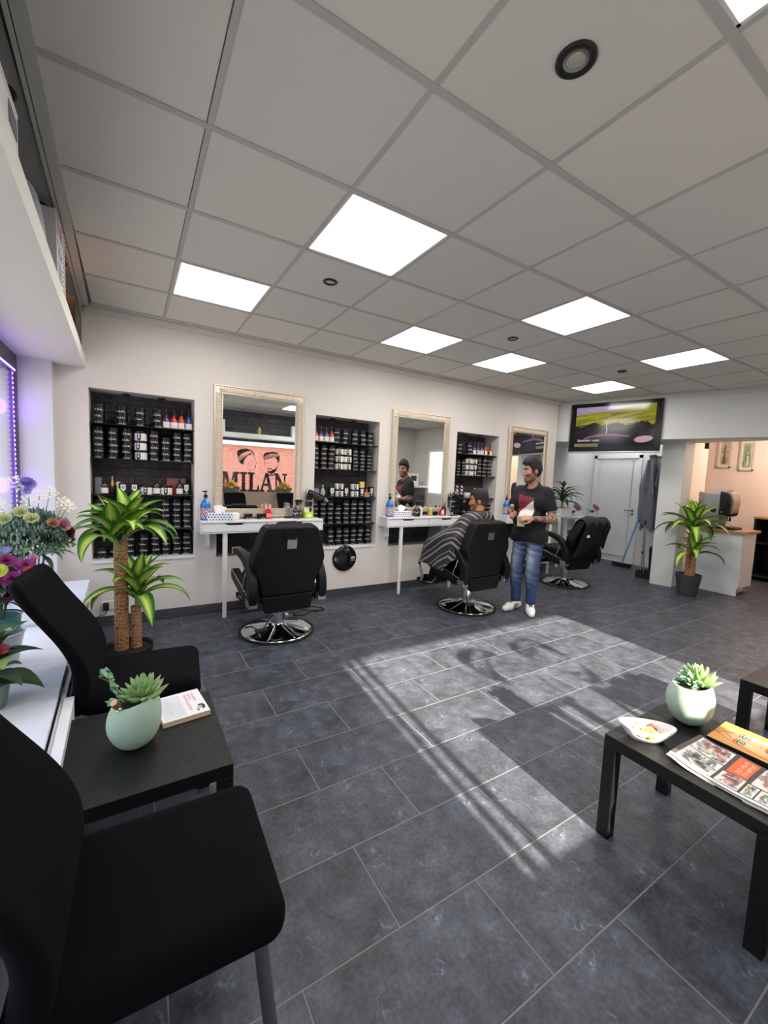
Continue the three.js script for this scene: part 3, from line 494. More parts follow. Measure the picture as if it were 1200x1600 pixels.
function goods(root, name, label, cat, pos, turn, group) { const c = root.clone(); c.name = nm(name); c.position.set(...pos); c.rotation.y = turn ?? 0; c.userData = { label, category: cat }; if (group) c.userData.group = group; scene.add(c); return c; }
const JH = 0.0555, jar = protoJar(0.0435, JH, 0.02, jarBody), smallJar = protoJar(0.037, 0.043, 0.016, jarBody), wjar = protoJar(0.052, 0.088, 0.02, jarWhite);
const shelfTop = [1.8622, 1.5502, 1.2222, 0.8972, 0.6175];
let jars = 0;
function stack(ni, k, xi, dx, n, kind, ordX) { // n jars one on another at dx from the left edge of the niche
  const hh = kind === wjar ? 0.0885 : kind === smallJar ? 0.0432 : JH, what = kind === wjar ? 'white-labelled jar' : kind === smallJar ? 'small black jar' : 'black jar';
  for (let q = 0; q < n; q++) {
    const x = niches[ni][0] + dx + rr(-0.003, 0.003), z = -0.215 + rr(-0.008, 0.008);
    goods(kind, kind === wjar ? 'cream_jar' : 'wax_jar', `${what}, ${ord[q]} in ${nth[xi]} ${kind === wjar ? 'white ' : ''}stack from left, ${shelfName[k]}, ${place[ni]} niche`, 'jar', [x, shelfTop[k] + q * (hh + 0.0003), z], rr(-0.25, 0.25), `${what}s on the ${shelfName[k]} of the ${place[ni]} niche`); jars++;
  }
}
// left niche
[0.07, 0.245, 0.39, 0.535].forEach((d, i) => stack(0, 0, i, d, 3, jar));
[[0.065, 5], [0.175, 5], [0.283, 5], [0.505, 5], [0.605, 4], [0.705, 5], [0.795, 5]].forEach(([d, n], i) => stack(0, 1, i, d, n, jar)); stack(0, 1, 0, 0.392, 3, wjar);
[0.06, 0.165, 0.42, 0.6, 0.7, 0.79].forEach((d, i) => stack(0, 3, i, d, 5 - (i === 2 ? 1 : 0), jar));
[0.075, 0.18, 0.3, 0.41, 0.51, 0.605, 0.7, 0.79].forEach((d, i) => stack(0, 4, i, d, i < 2 ? 2 : 4, jar));
// middle niche
[0.315, 0.43, 0.555, 0.67, 0.775].forEach((d, i) => stack(2, 0, i, d, 3, jar));
[[0.05, 5], [0.155, 5], [0.255, 5]].forEach(([d, n], i) => stack(2, 1, i, d, n, jar)); stack(2, 1, 0, 0.36, 3, wjar); stack(2, 1, 1, 0.466, 3, wjar);
[[0.575, 5], [0.675, 5], [0.775, 4]].forEach(([d, n], i) => stack(2, 1, i + 3, d, n + 1, smallJar));
[0.06, 0.16, 0.26, 0.365, 0.47, 0.575, 0.68, 0.78].forEach((d, i) => stack(2, 3, i, d, i === 3 ? 4 : 5, jar));
[0.27, 0.38, 0.48, 0.58, 0.68, 0.79].forEach((d, i) => stack(2, 4, i, d, 4, jar));
// right niche
[0.15, 0.34].forEach((d, i) => stack(4, 0, i, d, 3, jar));
[0.05, 0.145, 0.24].forEach((d, i) => stack(4, 1, i, d, 5, smallJar)); stack(4, 1, 0, 0.34, 3, wjar); stack(4, 1, 1, 0.446, 3, wjar);
[0.555, 0.66, 0.76].forEach((d, i) => stack(4, 1, i + 3, d, 5, jar));
[0.3, 0.4, 0.5, 0.6, 0.7, 0.79].forEach((d, i) => stack(4, 3, i, d, i > 3 ? 4 : 3, jar));
// tonic bottles: a coloured glass body, white label, black pipette cap
const tonicLabel = canvasTex(256, 128, (g, w, h) => { g.fillStyle = '#e6e3dd'; g.fillRect(0, 0, w, h); g.fillStyle = '#333'; for (const o of [0, 128]) { g.fillRect(o + 34, 22, 60, 10); g.fillRect(o + 44, 44, 40, 34); g.fillRect(o + 30, 92, 68, 8); } });
function tonic(color) {
  const t = new THREE.Group();
  part('bottle', lathe([[0.0001, 0], [0.032, 0], [0.034, 0.004], [0.034, 0.075], [0.026, 0.095], [0.014, 0.115], [0.012, 0.135], [0.0001, 0.135]], 20), P(color, 0.15, { clearcoat: 1 }), t);
  part('label', lathe([[0.0346, 0.008], [0.0348, 0.009], [0.0348, 0.062], [0.0346, 0.063]], 20), M(0xffffff, 0.6, { map: tonicLabel }), t);
  part('cap', [cyl(0.0135, 0.0125, 0.022, 0, 0.135, 0), lathe([[0.0001, 0.19], [0.006, 0.186], [0.007, 0.17], [0.009, 0.157]].reverse(), 12)], jarLid, t); return t;
}
const tonics = { purple: tonic(0x5b2466), red: tonic(0xb01c28), orange: tonic(0xb84a1c), blue: tonic(0x2b3f86), violet: tonic(0x41306f), ruby: tonic(0xc0202c) };
const put = (ni, k, c, dx, which = '') => goods(tonics[c], 'tonic_bottle', `${which}${c} hair tonic bottle with white label and black dropper, uppermost shelf, ${place[ni]} niche`, 'bottle', [niches[ni][0] + dx, shelfTop[k], -0.2 + rr(-0.01, 0.01)], rr(-0.3, 0.3), `coloured tonic bottles in the ${place[ni]} niche`);
[['purple', 0.605], ['red', 0.672], ['orange', 0.738], ['blue', 0.803]].forEach(([c, d]) => put(0, 0, c, d));
[['ruby', 0.04], ['violet', 0.108], ['blue', 0.175], ['orange', 0.245]].forEach(([c, d]) => put(2, 0, c, d));
[['purple', 0.43], ['violet', 0.5], ['blue', 0.57], ['orange', 0.66], ['red', 0.75]].forEach(([c, d]) => put(4, 0, c, d));
// third shelves: assorted goods
const crestTex = (bg, fg) => canvasTex(128, 160, (g, w, h) => { g.fillStyle = bg; g.fillRect(0, 0, w, h); g.fillStyle = fg; g.beginPath(); g.moveTo(24, 18); g.lineTo(104, 18); g.lineTo(104, 90); g.lineTo(64, 124); g.lineTo(24, 90); g.fill(); g.fillStyle = bg; g.beginPath(); g.arc(64, 60, 22, 0, 7); g.fill(); g.fillStyle = fg; g.fillRect(54, 48, 20, 24); g.fillRect(30, 136, 68, 8); });
const crestBlack = M(0xffffff, 0.5, { map: crestTex('#141416', '#e8e6e0') });
function carton(label, x, k, w, h, d, bodyM, faceM, turn = 0, y0) {
  const t = thing('carton', label, 'box', [x, y0 ?? shelfTop[k], -0.2], turn);
  part('box', rbx(-w / 2, w / 2, 0, h, -d / 2, d / 2, 0.0015), bodyM, t); if (faceM) part('front_print', new THREE.PlaneGeometry(w * 0.94, h * 0.94).translate(0, h / 2, d / 2 + 0.0006), faceM, t); part('lid_flap', bx(-w / 2 + 0.001, w / 2 - 0.001, h, h + 0.0012, -d / 2 + 0.002, d / 2 - 0.001), bodyM, t); return t;
}
const darkBox = M(0x17171a, 0.5), redBox = M(0xa32027, 0.5), brownBox = M(0x8a6a4a, 0.7), tanBox = M(0xb5885a, 0.6);
const n0 = niches[0][0], n2 = niches[2][0], n4 = niches[4][0];
carton('black carton with white crest, left of two, third shelf, left niche', n0 + 0.245, 2, 0.07, 0.105, 0.05, darkBox, crestBlack); carton('black carton with white crest, right of two in the middle, third shelf, left niche', n0 + 0.335, 2, 0.07, 0.105, 0.05, darkBox, crestBlack);
carton('black carton with white crest at the right end, third shelf, left niche', n0 + 0.78, 2, 0.062, 0.115, 0.05, darkBox, crestBlack); carton('red carton behind the dropper bottle, third shelf, left niche', n0 + 0.63, 2, 0.07, 0.1, 0.04, redBox).position.z = -0.25; carton('large brown and red gift carton at the back, third shelf, left niche', n0 + 0.7, 2, 0.17, 0.16, 0.05, brownBox, M(0x9b6a5c, 0.6)).position.z = -0.32; carton('small red carton beside the right crest carton, third shelf, left niche', n0 + 0.695, 2, 0.05, 0.075, 0.04, redBox).position.z = -0.25;
function smallWhiteJar(label, x, k, y0) { const c = goods(wjar, 'cream_jar', label, 'jar', [x, y0 ?? shelfTop[k], -0.2], 0.1); return c; }
smallWhiteJar('single white-labelled jar left of the dark dropper bottle, third shelf, left niche', n0 + 0.435, 2); smallWhiteJar('single white-labelled jar right of the dark dropper bottle, third shelf, left niche', n0 + 0.605, 2);
function dropper(label, x, k, h = 0.19) { const t = thing('dropper_bottle', label, 'bottle', [x, shelfTop[k], -0.19]), s = h / 0.19; part('bottle', lathe([[0.0001, 0], [0.03, 0], [0.032, 0.005], [0.032, 0.08 * s], [0.024, 0.1 * s], [0.012, 0.115 * s]], 20), P(0x1c1410, 0.15, { clearcoat: 1 }), t); part('label', lathe([[0.0325, 0.01], [0.0325, 0.062 * s]], 20), M(0xffffff, 0.6, { map: tonicLabel }), t); part('pump', [cyl(0.0135, 0.012, 0.03 * s, 0, 0.115 * s, 0), cyl(0.005, 0.004, 0.05 * s, 0, 0.145 * s, 0)], jarLid, t); }
dropper('dark dropper bottle between two white-labelled jars, third shelf, left niche', n0 + 0.52, 2); dropper('dark dropper bottle before the gift carton, third shelf, left niche', n0 + 0.72, 2);
dropper('black pump bottle at the left end, third shelf, left niche', n0 + 0.1, 2, 0.18);
{ const t = thing('oil_bottle', 'small bottle with yellow pointed cap, third shelf, left niche', 'bottle', [n0 + 0.16, shelfTop[2], -0.22]); part('bottle', lathe([[0.0001, 0], [0.022, 0], [0.023, 0.06], [0.012, 0.075]], 16), P(0x2a1c10, 0.2), t); part('cap', lathe([[0.013, 0.075], [0.013, 0.1], [0.006, 0.125], [0.004, 0.165], [0.0001, 0.166]], 14), M(0xd9a520, 0.4), t); }
{ const t = thing('shaving_brush', 'small shaving brush with pale top beside the yellow-capped bottle, left niche', 'brush', [n0 + 0.21, shelfTop[2], -0.2]); part('handle', lathe([[0.0001, 0], [0.018, 0], [0.02, 0.01], [0.012, 0.035], [0.016, 0.055]], 16), blackGloss, t); part('bristles', lathe([[0.014, 0.055], [0.022, 0.1], [0.018, 0.112], [0.0001, 0.115]], 16), M(0xcfc2a8, 0.9), t); }
carton('grey glass bottle carton at the far left, third shelf, left niche', n0 + 0.055, 2, 0.05, 0.15, 0.05, M(0x6f7072, 0.3));
// middle niche third shelf
carton('brown carton with white crest, first from left, third shelf, middle niche', n2 + 0.265, 2, 0.075, 0.115, 0.05, darkBox, crestBlack); smallWhiteJar('white-labelled jar, lower of the left pair, third shelf, middle niche', n2 + 0.365, 2); smallWhiteJar('white-labelled jar, upper of the left pair, third shelf, middle niche', n2 + 0.365, 2, shelfTop[2] + 0.0888);
carton('brown carton with white crest, second from left, third shelf, middle niche', n2 + 0.455, 2, 0.07, 0.115, 0.05, darkBox, crestBlack); smallWhiteJar('white-labelled jar, lower of the right pair, third shelf, middle niche', n2 + 0.575, 2); smallWhiteJar('white-labelled jar, upper of the right pair, third shelf, middle niche', n2 + 0.575, 2, shelfTop[2] + 0.0888);
carton('black carton with white crest right of the jar pair, third shelf, middle niche', n2 + 0.672, 2, 0.065, 0.11, 0.05, darkBox, crestBlack); carton('yellow carton on top of the crest carton, third shelf, middle niche', n2 + 0.672, 2, 0.065, 0.075, 0.045, M(0xc98f2a, 0.5), M(0xe6c069, 0.5), 0, shelfTop[2] + 0.1115);
carton('low tan wooden box with a red pot on it, third shelf, middle niche', n2 + 0.745, 2, 0.075, 0.055, 0.05, tanBox); one('small_pot', 'little orange-red pot standing on the tan wooden box, middle niche', 'pot', lathe([[0.0001, 0], [0.016, 0], [0.019, 0.02], [0.014, 0.034], [0.0001, 0.036]], 16), M(0xc24a2c, 0.5), [n2 + 0.745, shelfTop[2] + 0.0565, -0.2]); carton('black carton with white crest at the right end, third shelf, middle niche', n2 + 0.81, 2, 0.06, 0.125, 0.05, darkBox, crestBlack);
carton('grey clipper carton at the left end, third shelf, middle niche', n2 + 0.06, 2, 0.07, 0.09, 0.06, M(0x8b8d90, 0.4)); 
{ const t = thing('decanter', 'small glass decanter with stopper, third shelf, middle niche', 'bottle', [n2 + 0.15, shelfTop[2], -0.2]); part('bottle', lathe([[0.0001, 0], [0.03, 0], [0.034, 0.03], [0.028, 0.07], [0.01, 0.095], [0.012, 0.11]], 20), P(0x9aa0a4, 0.1, { clearcoat: 1 }), t); part('stopper', sph(0.014, 0, 0.122, 0), steel, t); }
// right niche third shelf
carton('small white carton at the left, third shelf, right niche', n4 + 0.12, 2, 0.07, 0.09, 0.05, M(0xcfd0d2, 0.5), M(0x8f9094, 0.5));
for (const k of [0, 1]) { const t = thing('barber_pole', `small red and white striped barber pole, ${k ? 'right' : 'left'} of two, right niche`, 'barber pole', [n4 + 0.2 + 0.09 * k, shelfTop[2], -0.27]); part('tube', cyl(0.022, 0.022, 0.15, 0, 0.04, 0), M(0xffffff, 0.3, { map: canvasTex(64, 128, (g, w, h) => { g.fillStyle = '#e8e4e4'; g.fillRect(0, 0, w, h); for (let i = -2; i < 4; i++) { g.fillStyle = i % 2 ? '#a5202c' : '#232a58'; g.beginPath(); g.moveTo(0, i * 42); g.lineTo(64, i * 42 + 42); g.lineTo(64, i * 42 + 60); g.lineTo(0, i * 42 + 18); g.fill(); } }) }), t); part('base', cyl(0.032, 0.026, 0.04, 0, 0, 0), blackGloss, t); part('cap', sph(0.026, 0, 0.2, 0), blackGloss, t); }
{ const t = thing('cream_tub', 'white tub with yellow-green lid, third shelf, right niche', 'tub', [n4 + 0.31, shelfTop[2], -0.17]); part('tub', lathe([[0.0001, 0], [0.045, 0], [0.05, 0.06]], 20), whiteGloss, t); part('lid', cyl(0.052, 0.05, 0.018, 0, 0.06, 0), M(0xd9e3c0, 0.4), t); }
{ const t = thing('spray_bottle', 'small pale green spray bottle, third shelf, right niche', 'bottle', [n4 + 0.46, shelfTop[2], -0.17]); part('bottle', lathe([[0.0001, 0], [0.032, 0], [0.035, 0.05], [0.015, 0.085], [0.012, 0.1]], 18), P(0xa9c06a, 0.2), t); part('nozzle', cyl(0.01, 0.006, 0.05, 0, 0.1, 0), whiteGloss, t); }
{ const t = thing('photo_frame', 'small framed print standing right of the customer\'s head, right niche', 'frame', [n4 + 0.7, shelfTop[2], -0.2]); part('frame', [bx(-0.06, 0.06, 0, 0.012, -0.008, 0.008), bx(-0.06, 0.06, 0.118, 0.13, -0.008, 0.008), bx(-0.06, -0.048, 0, 0.13, -0.008, 0.008), bx(0.048, 0.06, 0, 0.13, -0.008, 0.008)], black, t); part('print', bx(-0.048, 0.048, 0.012, 0.118, -0.006, 0.002), M(0xd8d8d4, 0.5), t); }

// ---- on the work tables (tops at 0.985)
const TY = 0.9852;
const pumpLabel = canvasTex(256, 128, (g, w, h) => { g.fillStyle = '#e4e4ea'; g.fillRect(0, 0, w, h); g.lineWidth = 11; for (let i = -6; i < 22; i++) { g.strokeStyle = i % 2 ? '#2b3d8c' : '#b8323c'; g.beginPath(); g.moveTo(i * 22, 0); g.lineTo(i * 22 + 60, h); g.stroke(); } g.fillStyle = '#e9e9ee'; g.fillRect(90, 30, 76, 66); });
function pumpBottle(label, x, z) {
  const t = thing('pump_bottle', label, 'bottle', [x, TY, z]);
  part('bottle', lathe([[0.0001, 0], [0.045, 0], [0.048, 0.006], [0.048, 0.15], [0.036, 0.185], [0.018, 0.205], [0.016, 0.225]], 24), P(0x1673c4, 0.12, { clearcoat: 1 }), t); part('label', lathe([[0.0485, 0.02], [0.0485, 0.12]], 24), M(0xffffff, 0.5, { map: pumpLabel }), t);
  const p = part('pump', [cyl(0.019, 0.018, 0.03, 0, 0.222, 0), cyl(0.006, 0.006, 0.03, 0, 0.252, 0), rbox(0.022, 0.014, 0.06, 0.004, 0, 0.284, 0.012)], blackGloss, t); p.rotation.y = -0.7; return t;
}
pumpBottle('blue pump bottle with striped label, left end of the leftmost work table', 0.352, -0.01); pumpBottle('blue pump bottle with striped label, left end of the middle work table', 2.5, 0.0); pumpBottle('blue pump bottle with striped label, left of the standing man', 4.6, 0.0);
const tissueTex = (dot) => canvasTex(256, 256, (g, w, h) => { g.fillStyle = '#eef0f4'; g.fillRect(0, 0, w, h); for (let r = 0; r < 10; r++) for (let c = 0; c < 9; c++) { g.save(); g.translate(c * 28.4 + (r % 2) * 14 + 8, r * 25.6 + 12); g.rotate((r * 7 + c * 5) % 6); g.fillStyle = (r + c) % 2 ? '#1f3a86' : '#5f7fbc'; g.beginPath(); if (dot) g.arc(0, 0, 6, 0, 7); else g.ellipse(0, 0, 9, 7, 0, 0, 7); g.fill(); g.restore(); } });
function tissues(label, x, z, turn, dot) {
  const t = thing('tissue_box', label, 'tissue box', [x, TY, z], turn); part('box', boxUV(tidy(rbx(-0.12, 0.12, 0, 0.075, -0.057, 0.057, 0.004)), 4), M(0xffffff, 0.6, { map: tissueTex(dot) }), t);
  part('tissue', grid(14, 8, (u, v) => { const a = u * 6.283, r = 0.055 * (1 - v) * (0.6 + 0.7 * v) + 0.035 * v * (1 + 0.6 * Math.sin(a * 3)); return [1.2 * r * Math.cos(a), 0.074 + v * 0.07 + 0.01 * Math.sin(a * 2 + v * 4), 0.5 * r * Math.sin(a)]; }, true), M(0xf6f5f3, 0.9, { side: THREE.DoubleSide }), t);
}
tissues('white tissue box with blue leaf print on the leftmost work table', 0.475, 0.055, -0.12, false); tissues('white tissue box with blue dots on the middle work table', 2.64, 0.055, -0.1, true);
{ const t = thing('paper_pack', 'small white pack behind the leaf-print tissue box, leftmost table', 'pack', [0.63, TY, 0.0]); part('pack', rbox(0.075, 0.07, 0.09, 0.012, 0, 0.035, 0, 3), M(0xf2f0ea, 0.6), t); part('flap', rbox(0.05, 0.004, 0.06, 0.002, 0, 0.071, 0, 1), M(0xdfddd6, 0.6), t); }
goods(jar, 'wax_jar', 'open-standing black jar, left of two on the leftmost work table', 'jar', [0.77, TY, -0.03], 0.4); goods(jar, 'wax_jar', 'open-standing black jar beside the red bottle on the leftmost work table', 'jar', [0.9, TY, -0.02], 0.9);
{ const t = thing('powder_bottle', 'bright red bottle with transparent double cap on the leftmost work table', 'bottle', [0.975, TY, -0.01]); part('bottle', [rbox(0.062, 0.085, 0.05, 0.01, 0, 0.0425, 0, 3), rbox(0.05, 0.03, 0.045, 0.012, 0, 0.095, 0, 3)], P(0xd3141e, 0.25, { clearcoat: 0.6 }), t); part('cap', [cyl(0.014, 0.013, 0.045, -0.026, 0.105, 0), cyl(0.016, 0.014, 0.05, 0.014, 0.105, 0)], P(0xe9b9b4, 0.15), t); part('label', bx(-0.026, 0.026, 0.02, 0.06, 0.0252, 0.0258), M(0xe58a8a, 0.5), t); }
function clipper(label, x, z) { const t = thing('hair_clipper', label, 'clipper', [x, TY, z]); part('body', [rbox(0.042, 0.12, 0.036, 0.014, 0, 0.072, 0, 3)], steel, t); part('stand', [cyl(0.035, 0.03, 0.02, 0, 0, 0)], blackGloss, t); part('blade', [rbox(0.04, 0.03, 0.012, 0.003, 0, 0.145, 0.006), ...[-3, -2, -1, 0, 1, 2, 3].map((k) => bx(k * 0.005 - 0.0015, k * 0.005 + 0.0015, 0.155, 0.168, 0.002, 0.01))], satin, t); }
clipper('silver hair clipper standing upright on the leftmost work table', 1.2, -0.05);
function spray(label, x, z, color) { const t = thing('spray_bottle', label, 'bottle', [x, TY, z]); part('bottle', lathe([[0.0001, 0], [0.045, 0], [0.048, 0.01], [0.05, 0.09], [0.03, 0.125], [0.016, 0.14], [0.016, 0.15]], 24), P(color, 0.12, { clearcoat: 1 }), t); part('label', lathe([[0.0495, 0.03], [0.0505, 0.085]], 24), M(0xffffff, 0.5, { map: canvasTex(256, 96, (g, w, h) => { g.fillStyle = '#2a2422'; g.fillRect(0, 0, w, h); g.fillStyle = '#d8d4cc'; for (let i = 0; i < 16; i++) g.fillRect(12 + i * 15, 30 + (i % 3) * 8, 9, 26); }) }), t); const p = part('sprayer', [cyl(0.018, 0.017, 0.03, 0, 0.148, 0), rbox(0.02, 0.035, 0.07, 0.006, 0, 0.19, 0.012), rbox(0.01, 0.045, 0.012, 0.003, 0, 0.17, 0.04), cyl(0.005, 0.008, 0.02, 0, 0, 0).rotateX(Math.PI / 2).translate(0, 0.195, 0.047)], blackGloss, t); p.rotation.y = 0.9; }
spray('dark glass water sprayer at the right of the leftmost mirror', 1.3, -0.02, 0x3a2c30); spray('dark brown water sprayer on the middle work table', 2.905, 0.03, 0x2a1512);
{ const t = thing('neck_strip_box', 'small lime green box with white paper roll on the leftmost work table', 'box', [1.425, TY, -0.02], 0.1); part('box', rbox(0.1, 0.07, 0.07, 0.006, 0, 0.035, 0), M(0xb5d23c, 0.5), t); part('paper', cyl(0.035, 0.035, 0.04, 0, -0.02, 0).rotateX(Math.PI / 2).translate(-0.01, 0.09, -0.02), M(0xefe6d2, 0.9), t); part('label', bx(-0.03, 0.03, 0.015, 0.05, 0.0352, 0.0358), M(0xe3efb2, 0.5), t); }
{ const t = thing('white_tube', 'white square bottle beside the brown sprayer on the middle table', 'bottle', [3.0, TY, -0.03]); part('bottle', rbox(0.055, 0.11, 0.045, 0.008, 0, 0.055, 0, 3), whiteGloss, t); part('cap', cyl(0.016, 0.015, 0.02, 0, 0.11, 0), M(0xd8d8d8, 0.4), t); }
{ const t = thing('oil_bottle', 'clear bottle of golden oil on the middle work table', 'bottle', [3.165, TY, -0.02]); part('bottle', lathe([[0.0001, 0], [0.032, 0], [0.033, 0.07], [0.02, 0.088], [0.014, 0.095]], 20), P(0xc9a64a, 0.1, { clearcoat: 1 }), t); part('cap', cyl(0.018, 0.017, 0.025, 0, 0.094, 0), M(0xd9c98c, 0.3), t); }
goods(jar, 'wax_jar', 'black jar left of the golden oil bottle on the middle work table', 'jar', [3.09, TY, -0.06], 0.2); goods(jar, 'wax_jar', 'black jar right of the golden oil bottle on the middle work table', 'jar', [3.265, TY, -0.05], 1.2);
{ const t = thing('powder_bottle', 'red bottle with white label and dark top on the middle work table', 'bottle', [3.36, TY, -0.01]); part('bottle', rbox(0.068, 0.095, 0.05, 0.012, 0, 0.0475, 0, 3), P(0xc41a20, 0.25, { clearcoat: 0.5 }), t); part('label', bx(-0.03, 0.012, 0.02, 0.075, 0.0252, 0.0258), M(0xe9dcd8, 0.5), t); part('cap', cyl(0.016, 0.013, 0.03, 0.005, 0.095, 0), blackGloss, t); }
{ const t = thing('dropper_bottle', 'slim black dropper bottle right of the red one on the middle table', 'bottle', [3.425, TY, -0.04]); part('bottle', lathe([[0.0001, 0], [0.024, 0], [0.024, 0.1], [0.01, 0.12]], 16), blackGloss, t); part('pipette', [cyl(0.012, 0.011, 0.025, 0, 0.12, 0), cyl(0.006, 0.004, 0.045, 0, 0.145, 0)], black, t); }
{ const t = thing('comb', 'black comb lying on the middle work table', 'comb', [3.52, TY, 0.03], 0.3); part('spine', rbox(0.2, 0.005, 0.014, 0.002, 0, 0.003, 0), black, t); const g = []; for (let k = 0; k < 34; k++) g.push(bx(-0.095 + k * 0.0056, -0.0925 + k * 0.0056, 0.001, 0.005, 0.006, 0.03)); part('teeth', g, black, t); }
{ const t = thing('scissors', 'steel scissors lying behind the comb on the middle work table', 'scissors', [3.5, TY, -0.03], -0.2); part('blade', [bx(-0.09, 0.03, 0.001, 0.004, -0.006, 0.004)], steel, t); part('blade', [bx(-0.09, 0.03, 0.004, 0.007, -0.004, 0.006).rotateY(0.12)], steel, t); part('finger_ring', [new THREE.TorusGeometry(0.016, 0.004, 8, 18).rotateX(Math.PI / 2).translate(0.05, 0.005, 0.014), new THREE.TorusGeometry(0.016, 0.004, 8, 18).rotateX(Math.PI / 2).translate(0.05, 0.005, -0.018)], M(0x7a1f22, 0.4), t); }
{ const t = thing('towel_stack', 'small stack of black and white towels beside the third blue bottle', 'towels', [4.78, TY, -0.01]); [0, 1, 2].forEach((k) => part('towel', rbox(0.16, 0.03, 0.14, 0.013, 0, 0.016 + k * 0.031, 0, 3), k % 2 ? M(0xe6e4e0, 0.9) : M(0x18181a, 0.9), t)); }
{ const t = thing('hair_dryer', 'black hair dryer lying behind the dotted tissue box', 'hair dryer', [2.72, TY, -0.045], 0.3); part('barrel', cyl(0.04, 0.03, 0.17, 0, -0.08, 0).rotateZ(Math.PI / 2).translate(0, 0.05, 0), blackGloss, t); part('handle', bar([0.03, 0.04, 0], [0.09, 0.012, -0.02], 0.017, 0.015), black, t); part('nozzle', rbox(0.05, 0.03, 0.06, 0.006, -0.1, 0.05, 0), black, t); }
// dryer holders on the wall beside the mirrors
function dryerRack(label, x) {
  const t = thing('hair_dryer', label, 'hair dryer', [x, 1.2, ZW]);
  part('holder', [rbox(0.05, 0.2, 0.012, 0.004, -0.03, -0.02, 0.006), new THREE.TorusGeometry(0.05, 0.006, 8, 24).rotateX(Math.PI / 2).translate(-0.02, -0.02, 0.065), new THREE.TorusGeometry(0.042, 0.005, 8, 24).rotateX(Math.PI / 2).translate(-0.02, -0.09, 0.06)], satin, t);
  part('barrel', [bar([-0.02, 0.06, 0.07], [0.14, 0.0, 0.09], 0.042, 0.034, 20), sph(0.046, -0.02, 0.06, 0.07)], blackGloss, t); part('handle', bar([-0.005, 0.03, 0.07], [-0.02, -0.17, 0.065], 0.02, 0.017, 14), black, t); part('intake_ring', new THREE.TorusGeometry(0.036, 0.006, 8, 22).rotateY(Math.PI / 2 - 0.2).translate(-0.06, 0.075, 0.068), chrome, t); part('nozzle', [bar([0.14, 0.0, 0.09], [0.185, -0.03, 0.095], 0.03, 0.018, 12)], steel, t);
  part('cable', tube([[-0.02, -0.17, 0.065], [-0.03, -0.24, 0.06], [0.01, -0.26, 0.05], [0.0, -0.2, 0.03], [-0.03, -0.12, 0.015]], 0.0045, 24, 6), black, t);
}
dryerRack('black hair dryer hanging in a wall holder between the leftmost mirror and middle niche', 1.47); dryerRack('black hair dryer hanging in a wall holder left of the right niche', 3.575);
{ // round hand mirror on its hook
  const t = thing('hand_mirror', 'round black hand mirror hanging on the wall below the middle niche', 'mirror', [1.94, 0.475, ZW + 0.006]);
  part('back', lathe([[0.0001, 0.028], [0.1, 0.026], [0.14, 0.02], [0.158, 0.008], [0.16, 0.0]], 44).rotateX(Math.PI / 2), blackGloss, t); part('handle', [tube([[0.0, 0.13, 0.022], [0.045, 0.05, 0.045], [0.05, -0.05, 0.045], [0.01, -0.13, 0.022]], 0.012, 20, 10)], blackGloss, t); part('hanger', new THREE.TorusGeometry(0.016, 0.005, 8, 18).translate(0, 0.172, 0.01), black, t);
  part('emblem', [rbox(0.05, 0.026, 0.003, 0.001, 0.1, 0.005, 0.0265), bx(0.075, 0.125, -0.03, -0.022, 0.024, 0.0275), ...[[0.02, 0.12], [0.0, 0.1], [0.035, 0.1], [0.02, 0.08]].map(([x, y]) => rbox(0.016, 0.012, 0.003, 0.001, x, y, 0.03))], M(0xb9bbb9, 0.4), t);
}
// ================= plants, pots, papers =================
const dracTex = (a, b) => canvasTex(64, 256, (g, w, h) => { g.fillStyle = a; g.fillRect(0, 0, w, h); const q = g.createLinearGradient(0, 0, w, 0); q.addColorStop(0.16, a); q.addColorStop(0.3, b); q.addColorStop(0.5, '#dfe77a'); q.addColorStop(0.7, b); q.addColorStop(0.84, a); g.fillStyle = q; g.fillRect(0, 0, w, h); g.globalAlpha = 0.16; for (let i = 0; i < 40; i++) { g.fillStyle = i % 2 ? '#2f5a1c' : '#eef5a0'; g.fillRect(rnd() * w, 0, 1.4, h); } });
const leafM = (map, color = 0xffffff) => P(color, 0.38, { map, side: THREE.DoubleSide, specularIntensity: 0.6 });
const dracMats = [leafM(dracTex('#2f6a24', '#9cbf36')), leafM(dracTex('#3c7a2a', '#a9c83e')), leafM(dracTex('#27591f', '#83ad30'))];
function strapLeaf(L, w, rise, droop, fold = 0.25, curl = 0) { // leaf in the +x direction
  const P0 = V(0, 0, 0), P1 = V(L * 0.32, rise, 0), P2 = V(L * 0.72, rise * 1.15 - droop * 0.3, curl * 0.4), P3 = V(L * 0.95, rise * 0.8 - droop, curl), c = new THREE.CubicBezierCurve3(P0, P1, P2, P3);
  const g = grid(4, 14, (u, v) => { const p = c.getPoint(v), d = c.getTangent(v), a = (u - 0.5) * 2, ww = w * Math.pow(Math.sin(Math.PI * Math.min(1, 0.1 + 0.9 * Math.pow(v, 0.85))), 0.8) * (v > 0.995 ? 0.05 : 1); const n = V(-d.y, d.x, 0); return [p.x + n.x * Math.abs(a) * ww * fold, p.y + n.y * Math.abs(a) * ww * fold, p.z + a * ww * 0.5 + 0.006 * Math.sin(v * 9 + a)]; });
  return g;
}
